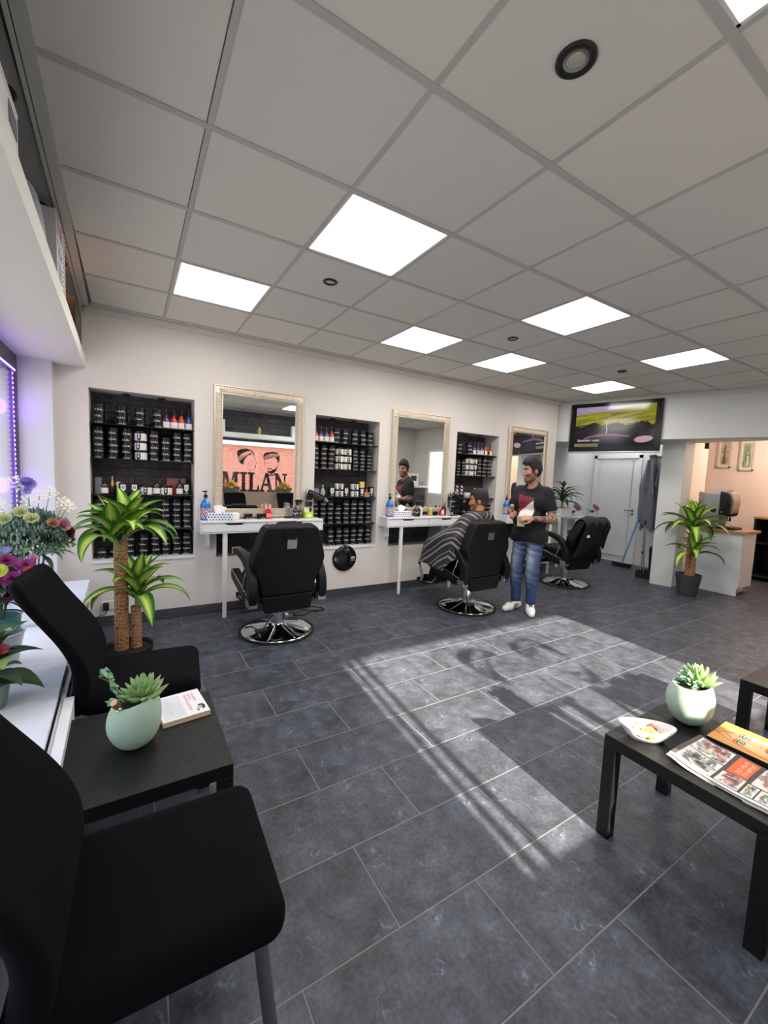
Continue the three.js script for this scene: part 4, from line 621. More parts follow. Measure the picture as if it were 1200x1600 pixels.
const trunkTex = noiseTex(256, (u, v) => { const k = tfbm(u, v, 26, 44, 4), b = Math.floor(v * 9 + 0.6 * tile(u, v, 9, 12)), r = Math.pow(Math.abs(Math.cos((v * 9 + 0.6 * tile(u, v, 9, 12)) * 3.1416)), 26), f = Math.pow(Math.abs(Math.sin(u * 60 + b * 1.7 + 3 * tile(u, v, 12, 3))), 8); return [186 + 70 * k - 60 * r - 46 * f, 142 + 62 * k - 56 * r - 44 * f, 98 + 50 * k - 44 * r - 34 * f]; });
const trunkMat = M(0xffffff, 0.85, { map: trunkTex, bumpMap: trunkTex, bumpScale: 0.004 });
const trunk = (r, h, n = 14) => { const g = lathe(Array.from({ length: n + 1 }, (_, i) => [r * (1.04 - 0.06 * i / n + 0.03 * Math.sin(i * 2.3)), h * i / n]), 18); g.attributes.uv.array.forEach((_, i, a) => { if (i % 2) a[i] *= h / 0.25; else a[i] *= 1; }); return join([g, cyl(r * 0.96, r * 0.9, 0.004, 0, h - 0.003, 0, 16)]); };
const soil = M(0x2a211b, 0.95, { bumpMap: noiseTex(128, (u, v) => 128 + 120 * tfbm(u, v, 30, 2, 3), false, [2, 2]), bumpScale: 0.01 });
function archLeaf(L, w, a0, a1, fold = 0.2, curl = 0) { // blade whose slope runs from a0 at the stem to a1 at the tip
  const n = 14, c = [[0, 0, a0]]; for (let i = 1; i <= n; i++) { const f = (i - 0.5) / n, a = a0 + (a1 - a0) * f ** 1.4, q = c[i - 1]; c.push([q[0] + Math.cos(a) * L / n, q[1] + Math.sin(a) * L / n, a]); }
  return grid(4, n, (u, v) => { const [x, y, a] = c[Math.round(v * n)], s = (u - 0.5) * 2, ww = w * Math.pow(Math.sin(Math.PI * Math.min(1, 0.12 + 0.88 * Math.pow(v, 0.9))), 0.85) * (v > 0.99 ? 0.05 : 1), k = Math.abs(s) * ww * fold; return [x - Math.sin(a) * k, y + Math.cos(a) * k, s * ww * 0.5 + curl * v * v]; });
}
function crown(t, x, y, z, n, len, w, yaw0, up, rnds) {
  const geos = [];
  for (let k = 0; k < 7; k++) geos.push(archLeaf(len * (0.78 + 0.06 * k), w * (0.9 + 0.06 * (k % 4)), 1.4 - 0.13 * k, 1.0 - 0.42 * k, 0.2, 0.03 * (k % 3 - 1)));
  for (let i = 0; i < n; i++) {
    const f = i / n, k = Math.min(6, Math.floor((1 - f) * 7)), l = part('leaf', geos[k], dracMats[i % 3], t);
    l.position.set(x, y + 0.10 * f * (len / 0.4), z); l.rotation.y = yaw0 + i * 2.39996 + rr(-0.25, 0.25); l.rotation.order = 'YXZ'; l.rotation.z = rr(-0.12, 0.12);
  }
}
function pot(name, t, r0, r1, h, m, soilY) { const p = part(name, lathe([[0.0001, 0], [r0 * 0.96, 0], [r0, 0.01], [r1 * 0.99, h - 0.02], [r1, h - 0.004], [r1 * 0.985, h], [r1 * 0.95, h - 0.004], [r1 * 0.9, soilY]], 36), m, t); part('soil', [lathe([[0.0001, soilY], [r1 * 0.92, soilY - 0.004]].reverse(), 24)], soil, p); return p; }
{
  const t = thing('dracaena', 'tall two-stemmed dracaena plant in a black pot by the left niche', 'plant', [-0.305, 0, 0.97]);
  pot('pot', t, 0.13, 0.165, 0.2, P(0x101113, 0.35), 0.175);
  part('stem', trunk(0.044, 0.79), trunkMat, t).position.set(-0.038, 0.17, -0.01); part('stem', trunk(0.034, 0.31), trunkMat, t).position.set(0.052, 0.17, -0.01);
  part('shoot', [bar([-0.045, 0.9, 0.02], [-0.075, 1.0, 0.04], 0.016, 0.012), bar([-0.02, 0.95, -0.01], [-0.0, 1.03, 0.0], 0.018, 0.014), bar([0.055, 0.46, -0.01], [0.06, 0.56, 0.0], 0.016, 0.014)], M(0x7d9a4a, 0.6), t);
  crown(t, 0.005, 0.99, 0.0, 20, 0.36, 0.115, 0.4, 1.1); crown(t, -0.085, 0.965, 0.045, 12, 0.34, 0.11, 1.9, 1.0); crown(t, 0.06, 0.525, 0.0, 16, 0.38, 0.105, 0.1, 1.0);
}
{
  const t = thing('dracaena', 'dracaena plant in a dark grey pot beside the coffee counter', 'plant', [6.42, 0, 1.76]);
  pot('pot', t, 0.115, 0.155, 0.3, M(0x3a3d44, 0.7), 0.265);
  part('stem', trunk(0.042, 0.62), trunkMat, t).position.set(0.01, 0.26, -0.015); part('stem', trunk(0.036, 0.3), trunkMat, t).position.set(-0.02, 0.26, 0.045);
  crown(t, 0.01, 0.88, -0.015, 22, 0.5, 0.125, 1.1, 1.1); crown(t, -0.02, 0.55, 0.045, 15, 0.4, 0.115, 0.3, 0.95);
}
// succulents in egg-shaped green pots
const eggPot = P(0xa9c3ae, 0.5, { bumpMap: paintBump, bumpScale: 0.0003 });
const succTex = canvasTex(64, 128, (g, w, h) => { g.fillStyle = '#8fae6c'; g.fillRect(0, 0, w, h); const q = g.createLinearGradient(0, 0, w, 0); q.addColorStop(0, '#c7d79a'); q.addColorStop(0.12, '#84a566'); q.addColorStop(0.88, '#84a566'); q.addColorStop(1, '#c7d79a'); g.fillStyle = q; g.fillRect(0, 0, w, h); g.fillStyle = '#b98a6a'; g.fillRect(w * 0.4, h - 4, w * 0.2, 4); });
const succMat = P(0xffffff, 0.5, { map: succTex }), ivyMats = [M(0x6f9a82, 0.55, { side: THREE.DoubleSide }), M(0x86ae92, 0.5, { side: THREE.DoubleSide }), M(0x5a8a4e, 0.55, { side: THREE.DoubleSide })];
function thickLeaf(L, w) { return grid(10, 10, (u, v) => { const a = u * 6.283, ww = w * Math.pow(Math.sin(Math.PI * Math.min(1, 0.16 + 0.84 * v)), 0.75), s = Math.sin(a), c = Math.cos(a); return [v * L, 0.12 * L * v * v * 2 + (s > 0 ? 0.16 : 0.42) * ww * s, ww * 0.5 * c]; }, true); }
function lobedLeaf(r) { return grid(12, 3, (u, v) => { const a = u * 6.283, q = r * v * (0.75 + 0.25 * Math.cos(a * 3)); return [r * 0.8 + q * Math.cos(a), 0.14 * r * Math.sin(a * 2) * v, q * Math.sin(a)]; }, true); }
function succulentPot(label, pos, turn, tilt, vine) {
  const t = thing('succulent_pot', label, 'potted plant', pos, turn);
  const prof = []; for (let i = 0; i <= 16; i++) { const a = -1.25 + i / 16 * 1.98; prof.push([0.119 * Math.cos(a * 0.93), 0.118 + 0.124 * Math.sin(a) / Math.sin(1.25) * (a < 0 ? 0.95 : 1.0)]); }
  const y0 = prof[0][1]; prof.forEach((p) => (p[1] -= y0)); prof.unshift([0.0001, 0]);
  const top = prof[prof.length - 1]; const g = lathe([...prof, [top[0] - 0.008, top[1] + 0.003], [top[0] - 0.014, top[1] - 0.02]], 44), pp = g.attributes.position;
  for (let i = 0; i < pp.count; i++) { const y = pp.getY(i); if (y > 0.06) pp.setY(i, y + (y - 0.06) / 0.14 * (tilt * pp.getX(i) / 0.1)); } g.computeVertexNormals();
  const p = part('pot', g, eggPot, t); part('soil', sph(0.095, 0, top[1] - 0.03, 0, 1, 0.2, 1), soil, p);
  const ros = [0.115, 0.1, 0.08, 0.055].map((l, k) => thickLeaf(l, 0.042 - 0.004 * k));
  [[9, 0.1], [9, 0.45], [7, 0.85], [5, 1.2]].forEach(([n, e], k) => { for (let i = 0; i < n; i++) { const l = part('leaf', ros[k], succMat, t); l.position.set(0.04, top[1] + 0.005 + 0.01 * k, 0.0); l.rotation.order = 'YXZ'; l.rotation.y = i / n * 6.283 + k * 0.37; l.rotation.z = e; } });
  const iv = [0.017, 0.021].map(lobedLeaf), N = vine ? 22 : 34;
  for (let i = 0; i < N; i++) {
    const f = i / N, a = vine ? 2.6 + rr(-0.4, 0.4) : rr(0, 6.28), l = part('ivy_leaf', iv[i % 2], ivyMats[i % 3], t);
    if (vine && i < 14) l.position.set(-0.05 - 0.07 * f * 1.6, top[1] + 0.0 + 0.14 * Math.sin(f * 2.8), 0.02 + rr(-0.03, 0.03)); else l.position.set(-0.055 + rr(-0.035, 0.05), top[1] + rr(0.0, vine ? 0.02 : 0.06), 0.03 + rr(-0.05, 0.05));
    l.rotation.set(rr(-0.6, 0.6), a, rr(-0.2, 0.9));
  }
  if (vine) { part('vine_stem', [tube([[-0.03, top[1], 0.0], [-0.07, top[1] + 0.05, 0.01], [-0.1, top[1] + 0.1, 0.02], [-0.13, top[1] + 0.12, 0.02]], 0.003, 18, 6)], M(0x6a4a3a, 0.8), t); part('cut_stub', [bar([-0.055, top[1] - 0.015, 0.05], [-0.075, top[1] + 0.03, 0.075], 0.017, 0.016, 14)], M(0x6e5442, 0.9), t); part('stub_end', [bar([-0.0752, top[1] + 0.0304, 0.0752], [-0.0756, top[1] + 0.0314, 0.0758], 0.0155, 0.0155, 14)], M(0xd9a889, 0.8), t); part('dry_moss', [0, 1, 2, 3, 4, 5, 6].map((k) => sph(0.006, -0.05 - 0.006 * k, top[1] - 0.01 + rr(-0.01, 0.02), 0.07 + rr(-0.02, 0.02), 1.3, 0.7, 1, 8)), M(0xe6dcae, 0.9), t); }
  t.scale.set(0.76, 0.87, 0.76); return t;
}
succulentPot('pale green egg-shaped pot with succulent and trailing vine on the small black side table', [-0.275, 0.4502, 2.655], -0.1, 0.02, true);
succulentPot('pale green egg-shaped pot with succulent on the coffee table, lit by the sun', [1.855, 0.4502, 3.605], -0.55, 0.012, false);
// candy bowl
{
  const t = thing('candy_bowl', 'white boat-shaped bowl of sweets on the corner of the coffee table', 'bowl', [1.545, 0.4502, 3.58], -0.75);
  const sh = (r, y, up) => (a) => [r * 1.25 * Math.cos(a), y + up * Math.abs(Math.cos(a)) ** 2, r * 0.62 * Math.sin(a)];
  const rings = [sh(0.001, 0.002, 0), sh(0.05, 0.0, 0), sh(0.066, 0.02, 0.002), sh(0.083, 0.046, 0.005), sh(0.088, 0.056, 0.007), sh(0.084, 0.056, 0.007), sh(0.075, 0.036, 0.004), sh(0.055, 0.012, 0.001), sh(0.001, 0.01, 0)];
  part('bowl', grid(40, rings.length - 1, (u, v) => rings[Math.round(v * (rings.length - 1))](u * 6.283), true), P(0xf0efec, 0.25, { clearcoat: 0.5 }), t);
}
{
  const cols = [0xd4232c, 0xf0e6cf, 0xe0b870, 0xbfd06a, 0xf2eee2, 0xd94a3a, 0x8cc63a, 0xe7dcb8], names = ['red', 'cream', 'golden', 'pale green', 'white', 'coral', 'bright green', 'ivory'];
  const g = join([sph(0.011, 0, 0, 0, 1.15, 0.8, 1), new THREE.ConeGeometry(0.007, 0.012, 8).rotateZ(Math.PI / 2).translate(-0.015, 0, 0), new THREE.ConeGeometry(0.007, 0.012, 8).rotateZ(-Math.PI / 2).translate(0.015, 0, 0)]);
  const where = ['left end', 'left rim', 'middle', 'near rim', 'far rim', 'right rim', 'right end', 'top of the heap'];
  for (let i = 0; i < 24; i++) { const lay = i > 15 ? 1 : 0, a = i * 2.4, r = lay ? 0.028 * Math.sqrt((i - 15) / 9) : 0.048 * Math.sqrt((i + 1) / 16); const c = i % 8;
    one('wrapped_sweet', `${names[c]} wrapped sweet ${['low in', 'deeper in', 'on the heap in'][Math.floor(i / 8)]} the white bowl on the coffee table`, 'sweet', g, P(cols[c], 0.25, { clearcoat: 0.6 }), [1.545 + 1.25 * r * Math.cos(a), 0.4502 + 0.034 + lay * 0.017, 3.58 + 0.8 * r * Math.sin(a)], a, `${names[c]} sweets in the white bowl`); }
}
// printed matter
const newsTex = canvasTex(768, 1024, (g, w, h) => {
  g.fillStyle = '#efece8'; g.fillRect(0, 0, w, h); g.fillStyle = '#4a3f42'; g.fillRect(40, 40, w - 40, h - 40);
  const photo = (x, y, a, b, cols) => { g.fillStyle = '#e9e3da'; g.fillRect(x - 5, y - 5, a + 10, b + 10); for (let i = 0; i < 70; i++) { g.fillStyle = cols[i % cols.length]; g.globalAlpha = 0.55; g.fillRect(x + rnd() * a * 0.85, y + rnd() * b * 0.8, a * (0.08 + rnd() * 0.2), b * (0.06 + rnd() * 0.2)); } g.globalAlpha = 1; };
  photo(300, 80, 440, 270, ['#c8d0d8', '#c5503c', '#8a4a3c', '#e6e3de', '#5d6a72', '#d97a5a']); photo(60, 80, 210, 170, ['#8d9498', '#4b5258', '#d8d4c8', '#6a6a54']); photo(60, 275, 210, 90, ['#5e6a50', '#9aa884', '#d8d8cc', '#3c3a3a']);
  g.fillStyle = '#e0633c'; g.fillRect(330, 400, 410, 190); g.fillStyle = '#f6d8b8'; for (let r = 0; r < 2; r++) for (let i = 0; i < 8; i++) { const x = 380 + i * 40, y = 424 + r * 62; g.fillRect(x + (rnd() > 0.5 ? 0 : 18), y, 7, 40); if (rnd() > 0.4) g.fillRect(x, y + (rnd() > 0.5 ? 0 : 17), 26, 6); if (rnd() > 0.5) g.fillRect(x, y + 34, 26, 6); if (rnd() > 0.5) g.fillRect(x + 10, y + 10, 7, 26); }
  photo(60, 400, 240, 200, ['#c2665a', '#e0c2b4', '#4a5660', '#7a3c3a']); photo(60, 640, 330, 330, ['#1e1c1e', '#6f6a66', '#d8d4cc', '#3e4648']); photo(420, 640, 310, 330, ['#cfcac2', '#c04a34', '#2f2d2e', '#8b8f92']);
});
{
  const t = thing('newspaper', 'folded newspaper with colour photos lying near the coffee table edge', 'newspaper', [1.615, 0.4502, 3.86], 0);
  const sheet = (y, dx) => { const g = grid(4, 24, (u, v) => [(-0.5 + u) * 0.265 + dx, y + 0.02 * Math.exp(-((v / 0.13) ** 2)) * (1 - 0.35 * u) + 0.003 * Math.sin(u * 5 + v * 8), (v - 0.5) * 0.335 + dx]); return g; };
  part('front_page', [sheet(0.012, 0)], M(0xffffff, 0.55, { map: newsTex, side: THREE.DoubleSide }), t);
  part('page', [sheet(0.008, 0.002)], M(0xe9e6e0, 0.7, { side: THREE.DoubleSide }), t); part('page', [sheet(0.005, -0.003)], M(0xe4e1db, 0.7, { side: THREE.DoubleSide }), t); part('page', [sheet(0.0015, -0.006)], M(0xe9e6e0, 0.7, { side: THREE.DoubleSide }), t);
}
const faceTex = canvasTex(512, 700, (g, w, h) => { // a generic sun-tinted portrait, read from the left
  g.fillStyle = '#e9a552'; g.fillRect(0, 0, w, h); g.translate(0, -50); let q = g.createRadialGradient(250, 300, 40, 250, 320, 330); q.addColorStop(0, '#f5d3a2'); q.addColorStop(0.6, '#eeb673'); q.addColorStop(1, '#c97a2c'); g.fillStyle = q; g.beginPath(); g.ellipse(250, 320, 190, 270, 0, 0, 7); g.fill();
  g.strokeStyle = '#b8651e'; g.lineWidth = 9; for (let i = 0; i < 26; i++) { g.globalAlpha = 0.4; g.beginPath(); g.moveTo(rnd() * w, 0); g.bezierCurveTo(i < 13 ? 30 : 480, 200, i < 13 ? 40 + rnd() * 50 : 430 + rnd() * 60, 420, i < 13 ? rnd() * 120 : 400 + rnd() * 110, 700); g.stroke(); } g.globalAlpha = 1;
  for (const x of [170, 335]) { g.fillStyle = '#5d4f36'; g.beginPath(); g.ellipse(x, 262, 58, 34, 0, 0, 7); g.fill(); g.fillStyle = '#e6e2cf'; g.beginPath(); g.ellipse(x, 264, 44, 22, 0, 0, 7); g.fill(); g.fillStyle = '#4f5e3a'; g.beginPath(); g.arc(x, 263, 20, 0, 7); g.fill(); g.strokeStyle = '#7d4a1c'; g.lineWidth = 9; g.beginPath(); g.moveTo(x - 52, 226); g.quadraticCurveTo(x, 204, x + 52, 228); g.stroke(); }
  g.strokeStyle = '#cf8a55'; g.lineWidth = 7; g.beginPath(); g.moveTo(238, 270); g.quadraticCurveTo(222, 370, 236, 384); g.quadraticCurveTo(256, 396, 276, 384); g.stroke(); g.fillStyle = '#d5615a'; g.beginPath(); g.ellipse(254, 446, 62, 24, 0, 0, 7); g.fill(); g.fillStyle = '#a9403f'; g.fillRect(196, 444, 116, 4);
});
{
  const t = thing('magazine', 'thick magazine with an orange portrait cover beside the newspaper', 'magazine', [1.87, 0.4502, 3.86], 0.02);
  part('pages', rbx(-0.1, 0.1, 0.001, 0.021, -0.15, 0.15, 0.002), M(0xe9e4da, 0.8), t); part('cover', [new THREE.PlaneGeometry(0.204, 0.304).rotateX(-Math.PI / 2).translate(0, 0.0222, 0)], P(0xffffff, 0.3, { map: faceTex }), t); part('spine', bx(-0.1035, -0.1005, 0.0, 0.0225, -0.152, 0.152), P(0x1b1a1c, 0.35), t); part('back_cover', bx(-0.102, 0.102, 0, 0.001, -0.152, 0.152), black, t);
}
{
  const tex = canvasTex(512, 600, (g, w, h) => { g.fillStyle = '#f0eff0'; g.fillRect(0, 0, w, h); g.save(); g.translate(0, 0); g.fillStyle = '#dcdde0'; g.fillRect(30, 290, 450, 280); g.strokeStyle = '#b4b6bb'; g.lineWidth = 4; for (let i = 0; i < 9; i++) { g.beginPath(); g.moveTo(60 + i * 30, 540); g.bezierCurveTo(90 + i * 40, 420, 160 + i * 20, 500, 210 + i * 26, 360 + i * 12); g.stroke(); } g.fillStyle = '#c8556a'; for (let r = 0; r < 3; r++) { for (let i = 0; i < [8, 6, 15][r]; i++) { g.fillRect(60 + i * 24, 96 + r * 52, 6, 34); g.fillRect(60 + i * 24, 96 + r * 52, 16, 6); if (i % 3) g.fillRect(60 + i * 24, 112 + r * 52, 14, 5); if (i % 2) g.fillRect(72 + i * 24, 96 + r * 52, 5, 34); } } g.fillStyle = '#2b2a2d'; g.beginPath(); g.ellipse(390, 70, 56, 44, 0, 3.1, 6.4); g.fill(); g.beginPath(); g.arc(352, 92, 20, 0, 7); g.fill(); g.fillStyle = '#b9b7b8'; g.beginPath(); g.ellipse(396, 100, 30, 34, 0.3, 0, 7); g.fill(); g.fillStyle = '#4a494c'; g.fillRect(420, 120, 40, 26); g.restore(); });
  const t = thing('book', 'white paperback with red lettering lying beside the vine pot on the side table', 'book', [-0.1, 0.4502, 2.485], 0.12);
  part('pages', rbx(-0.088, 0.088, 0.0012, 0.0185, -0.104, 0.104, 0.001), M(0xe3c6a0, 0.85), t); part('cover', [bx(-0.09, 0.09, 0.0185, 0.0195, -0.106, 0.106), new THREE.PlaneGeometry(0.18, 0.212).rotateX(-Math.PI / 2).rotateY(-Math.PI / 2).scale(0.18 / 0.212, 1, 0.212 / 0.18).translate(0, 0.0199, 0)], M(0xffffff, 0.45, { map: tex }), t); part('back_cover', bx(-0.09, 0.09, 0, 0.0012, -0.106, 0.106), M(0xe9e9ea, 0.5), t); part('spine', bx(0.088, 0.0905, 0, 0.0195, -0.106, 0.106), M(0xe9e9ea, 0.5), t);
}
// ---- bouquets
const greens = [0x4a6748, 0x64825a, 0x3a5240, 0x7d9450, 0x6b8480].map((c) => M(c, 0.7, { side: THREE.DoubleSide }));
const petalM = (c) => P(c, 0.75, { side: THREE.DoubleSide, sheen: 0.3 });
function roundLeaf(L, w) { return grid(4, 8, (u, v) => { const a = (u - 0.5) * 2, ww = w * Math.sin(Math.PI * Math.pow(v, 0.8) * 0.985 + 0.02); return [v * L, 0.22 * L * Math.sin(v * 2.4) - 0.1 * L * v * v + Math.abs(a) * ww * 0.2, a * ww * 0.5]; }); }
function rose(r, n = 16) { const gs = []; for (let i = 0; i < n; i++) { const f = i / n, q = r * (0.25 + 0.75 * f), a = i * 2.4; gs.push(grid(5, 4, (u, v) => { const b = a + (u - 0.5) * 1.7, rad = q * (0.35 + 0.65 * v) * (1 + 0.15 * f * v * v); return [rad * Math.cos(b), r * (0.15 + 0.95 * v * (1 - 0.35 * f)) - 0.1 * r * Math.cos((u - 0.5) * 3), rad * Math.sin(b)]; })); } return join(gs); }
function daisy(r, n = 26, layers = 3) { const gs = []; for (let l = 0; l < layers; l++) for (let i = 0; i < n - l * 6; i++) { const a = i / (n - l * 6) * 6.283 + l * 0.2, e = 0.12 + l * 0.45, L = r * (1 - l * 0.2); gs.push(grid(2, 3, (u, v) => { const w = r * 0.16 * Math.sin(0.3 + 2.6 * v) * (u - 0.5) * 2, d = L * (0.15 + 0.85 * v); return [d * Math.cos(e) * Math.cos(a) - w * Math.sin(a), d * Math.sin(e) + 0.1 * r * v * v, d * Math.cos(e) * Math.sin(a) + w * Math.cos(a)]; })); } gs.push(sph(r * 0.22, 0, r * 0.14, 0, 1, 0.6, 1, 10)); return join(gs); }
function umbel(r, n) { const gs = []; for (let i = 0; i < n; i++) { const a = i * 2.4, q = r * Math.sqrt((i + 0.5) / n), x = q * Math.cos(a), z = q * Math.sin(a), y = 0.35 * r * (1 - (q / r) ** 2); for (let k = 0; k < 5; k++) gs.push(grid(1, 1, (u, v) => { const b = k * 1.257 + (u - 0.5) * 0.9, d = 0.16 * r * (0.2 + v); return [x + d * Math.cos(b), y + 0.03 * r * v, z + d * Math.sin(b)]; })); } return join(gs); }
function place3(t, name, g, m, p, dir, s = 1) { const o = part(name, g, m, t); o.position.set(...p); o.quaternion.setFromUnitVectors(V(0, 1, 0), V(...dir).normalize()); o.scale.setScalar(s); return o; }
function bouquetBase(t, R, yMid, nLeaf, rootY) { // foliage dome: big leaves one by one, fine sprigs joined
  const ls = [roundLeaf(R * 0.6, R * 0.26), roundLeaf(R * 0.45, R * 0.3), roundLeaf(R * 0.75, R * 0.16)];
  for (let i = 0; i < nLeaf; i++) { const a = i * 2.4, e = Math.acos(1 - 1.45 * (i + 0.5) / nLeaf), d = V(Math.sin(e) * Math.cos(a), Math.cos(e), Math.sin(e) * Math.sin(a)); const o = part('foliage_leaf', ls[i % 3], greens[i % 5], t); o.position.set(d.x * R * 0.4, yMid + d.y * R * 0.4 - 0.02, d.z * R * 0.4); o.rotation.order = 'YXZ'; o.rotation.set(rr(-0.5, 0.5), -a, Math.PI / 2 - e + rr(-0.4, 0.3)); }
  const sp = [], st = [];
  for (let i = 0; i < 520; i++) { const a = rr(0, 6.28), e = rr(0.1, 1.75), d = [Math.sin(e) * Math.cos(a), Math.cos(e), Math.sin(e) * Math.sin(a)], r1 = R * rr(0.7, 1.02); const q = [d[0] * r1, yMid + d[1] * r1, d[2] * r1]; if (i < 90) sp.push(bar([d[0] * R * 0.4, yMid + d[1] * R * 0.4, d[2] * R * 0.4], q, 0.0014, 0.0008, 4)); for (let k = 0; k < 5; k++) { const b = [rr(-0.02, 0.02), rr(-0.015, 0.02), rr(-0.02, 0.02)]; sp.push(grid(1, 2, (u, v) => [q[0] + b[0] + (u - 0.5) * 0.009, q[1] + b[1] + v * 0.018, q[2] + b[2] + (u - 0.5) * 0.005 * k])); } }
  const s = part('fine_sprig', sp, M(0x7f978a, 0.8, { side: THREE.DoubleSide }), t); s.userData.kind = 'stuff';
  for (let i = 0; i < 12; i++) { const a = i * 2.4, q = R * 0.35; st.push(bar([0.015 * Math.cos(a), rootY, 0.015 * Math.sin(a)], [q * Math.cos(a), yMid, q * Math.sin(a)], 0.004, 0.003, 6)); } part('stem', st, greens[1], t);
}
function vaseShape(r, h) { return lathe([[0.0001, 0], [r * 0.7, 0], [r * 0.85, h * 0.15], [r, h * 0.5], [r * 0.82, h * 0.85], [r * 0.95, h], [r * 0.9, h], [r * 0.76, h * 0.85]], 30); }
{
  const t = thing('flower_bouquet', 'large mixed bouquet of pale flowers and grey-green foliage by the left window', 'bouquet', [-0.79, 0.5002, 1.17]);
  part('vase', vaseShape(0.085, 0.24), P(0xe9ebec, 0.2), t); bouquetBase(t, 0.2, 0.49, 96, 0.15);
  const wh = umbel(0.05, 16), yl = rose(0.034, 14), pk = rose(0.036, 18), pu = daisy(0.035, 16, 3), lil = daisy(0.024, 12, 2);
  const W = petalM(0xf2f0e4), Y = petalM(0xd5dba6), PK = petalM(0xc98fa0), PU = petalM(0x9a90e0), LI = petalM(0x9c90d6), DR = petalM(0x541c26), OR = petalM(0xc79a78);
  [[-0.06, 0.86, 0.02], [0.05, 0.79, 0.07], [0.09, 0.81, 0.0], [0.16, 0.745, 0.03], [0.01, 0.76, 0.12], [0.17, 0.72, -0.06], [-0.13, 0.73, 0.05]].forEach(([x, y, z], i) => { place3(t, 'white_flower', wh, W, [x, y, z], [x + 0.25, 0.55, 0.75], i === 0 ? 1.05 : 0.9); part('flower_stem', bar([x * 0.4, 0.5, z * 0.4], [x, y, z], 0.003, 0.002, 6), greens[3], t); });
  place3(t, 'purple_flower', rose(0.04, 18), PU, [-0.015, 0.86, 0.02], [0.3, 0.5, 0.8], 0.85); place3(t, 'purple_flower', pu, PU, [0.0, 0.86, 0.03], [0.5, 0.3, 0.8], 1.1); place3(t, 'purple_flower', lil, LI, [-0.01, 0.82, 0.03], [0.3, 0.2, 0.9], 1.1); part('flower_stem', bar([0, 0.5, 0], [-0.01, 0.87, 0.01], 0.004, 0.003, 6), greens[0], t);
  [[-0.09, 0.66, 0.15], [-0.02, 0.7, 0.16], [0.03, 0.665, 0.18], [-0.15, 0.6, 0.14]].forEach(([x, y, z]) => place3(t, 'yellow_flower', yl, Y, [x, y, z], [x, 0.5, 0.9])); 
  place3(t, 'pink_rose', pk, PK, [0.155, 0.615, 0.1], [0.6, 0.4, 0.7], 1.05); place3(t, 'orange_rose', pk, OR, [0.115, 0.63, 0.12], [0.3, 0.5, 0.9], 0.8); place3(t, 'dark_red_rose', pk, DR, [0.18, 0.57, 0.09], [0.8, 0.2, 0.6], 0.9);
  [[-0.13, 0.47, 0.16], [-0.16, 0.42, 0.12], [-0.08, 0.5, 0.2], [0.02, 0.44, 0.22]].forEach(([x, y, z]) => place3(t, 'lilac_flower', lil, LI, [x, y, z], [x, 0.2, 0.9]));
}
{
  const t = thing('flower_bouquet', 'low bouquet of magenta and yellow chrysanthemums in a white pot behind the chair', 'bouquet', [-0.84, 0.5002, 1.74]);
  part('pot', lathe([[0.0001, 0], [0.075, 0], [0.1, 0.14], [0.106, 0.15], [0.1, 0.155], [0.092, 0.14]], 32), P(0xe3e8ea, 0.3), t); part('inner_pot', lathe([[0.082, 0.12], [0.09, 0.235], [0.095, 0.24], [0.086, 0.23]], 30), P(0x6fa3ab, 0.35), t); bouquetBase(t, 0.125, 0.34, 34, 0.16);
  const ch = daisy(0.05, 26, 4), sm = rose(0.026, 12);
  [[0.02, 0.47, 0.08, 0xc4cf52], [-0.06, 0.49, 0.05, 0xc9d45c], [0.075, 0.43, 0.085, 0x9a2f78], [0.11, 0.475, 0.0, 0xa03a86], [0.04, 0.5, 0.0, 0x8a2a70], [0.1, 0.4, 0.05, 0x6f2a58], [-0.03, 0.42, 0.12, 0xe6ded8], [0.06, 0.36, 0.11, 0x5a2748]].forEach(([x, y, z, c]) => place3(t, 'chrysanthemum', ch, petalM(c), [x, y, z], [x, 0.55, z + 0.4], 0.9)); place3(t, 'orange_rose', sm, petalM(0xe07a48), [0.12, 0.45, 0.04], [0.6, 0.5, 0.5]); place3(t, 'orange_rose', sm, petalM(0xd9a0c0), [0.13, 0.5, -0.03], [0.5, 0.7, 0.2]);
}
{
  const t = thing('watering_jug', 'pale teal enamel jug at the left edge beside the white pot', 'jug', [-0.86, 0.5002, 1.93]);
  part('body', lathe([[0.0001, 0], [0.05, 0], [0.055, 0.02], [0.045, 0.14], [0.05, 0.17], [0.046, 0.17], [0.04, 0.14]], 26), P(0x8cc0c6, 0.25, { clearcoat: 0.6 }), t); part('handle', tube([[0.045, 0.14, 0], [0.085, 0.13, 0.0], [0.085, 0.06, 0], [0.05, 0.03, 0]], 0.006, 20), P(0x8cc0c6, 0.25), t); part('spout', tube([[-0.045, 0.06, 0], [-0.08, 0.11, 0], [-0.1, 0.16, 0]], 0.009, 14), P(0x8cc0c6, 0.25), t);
}
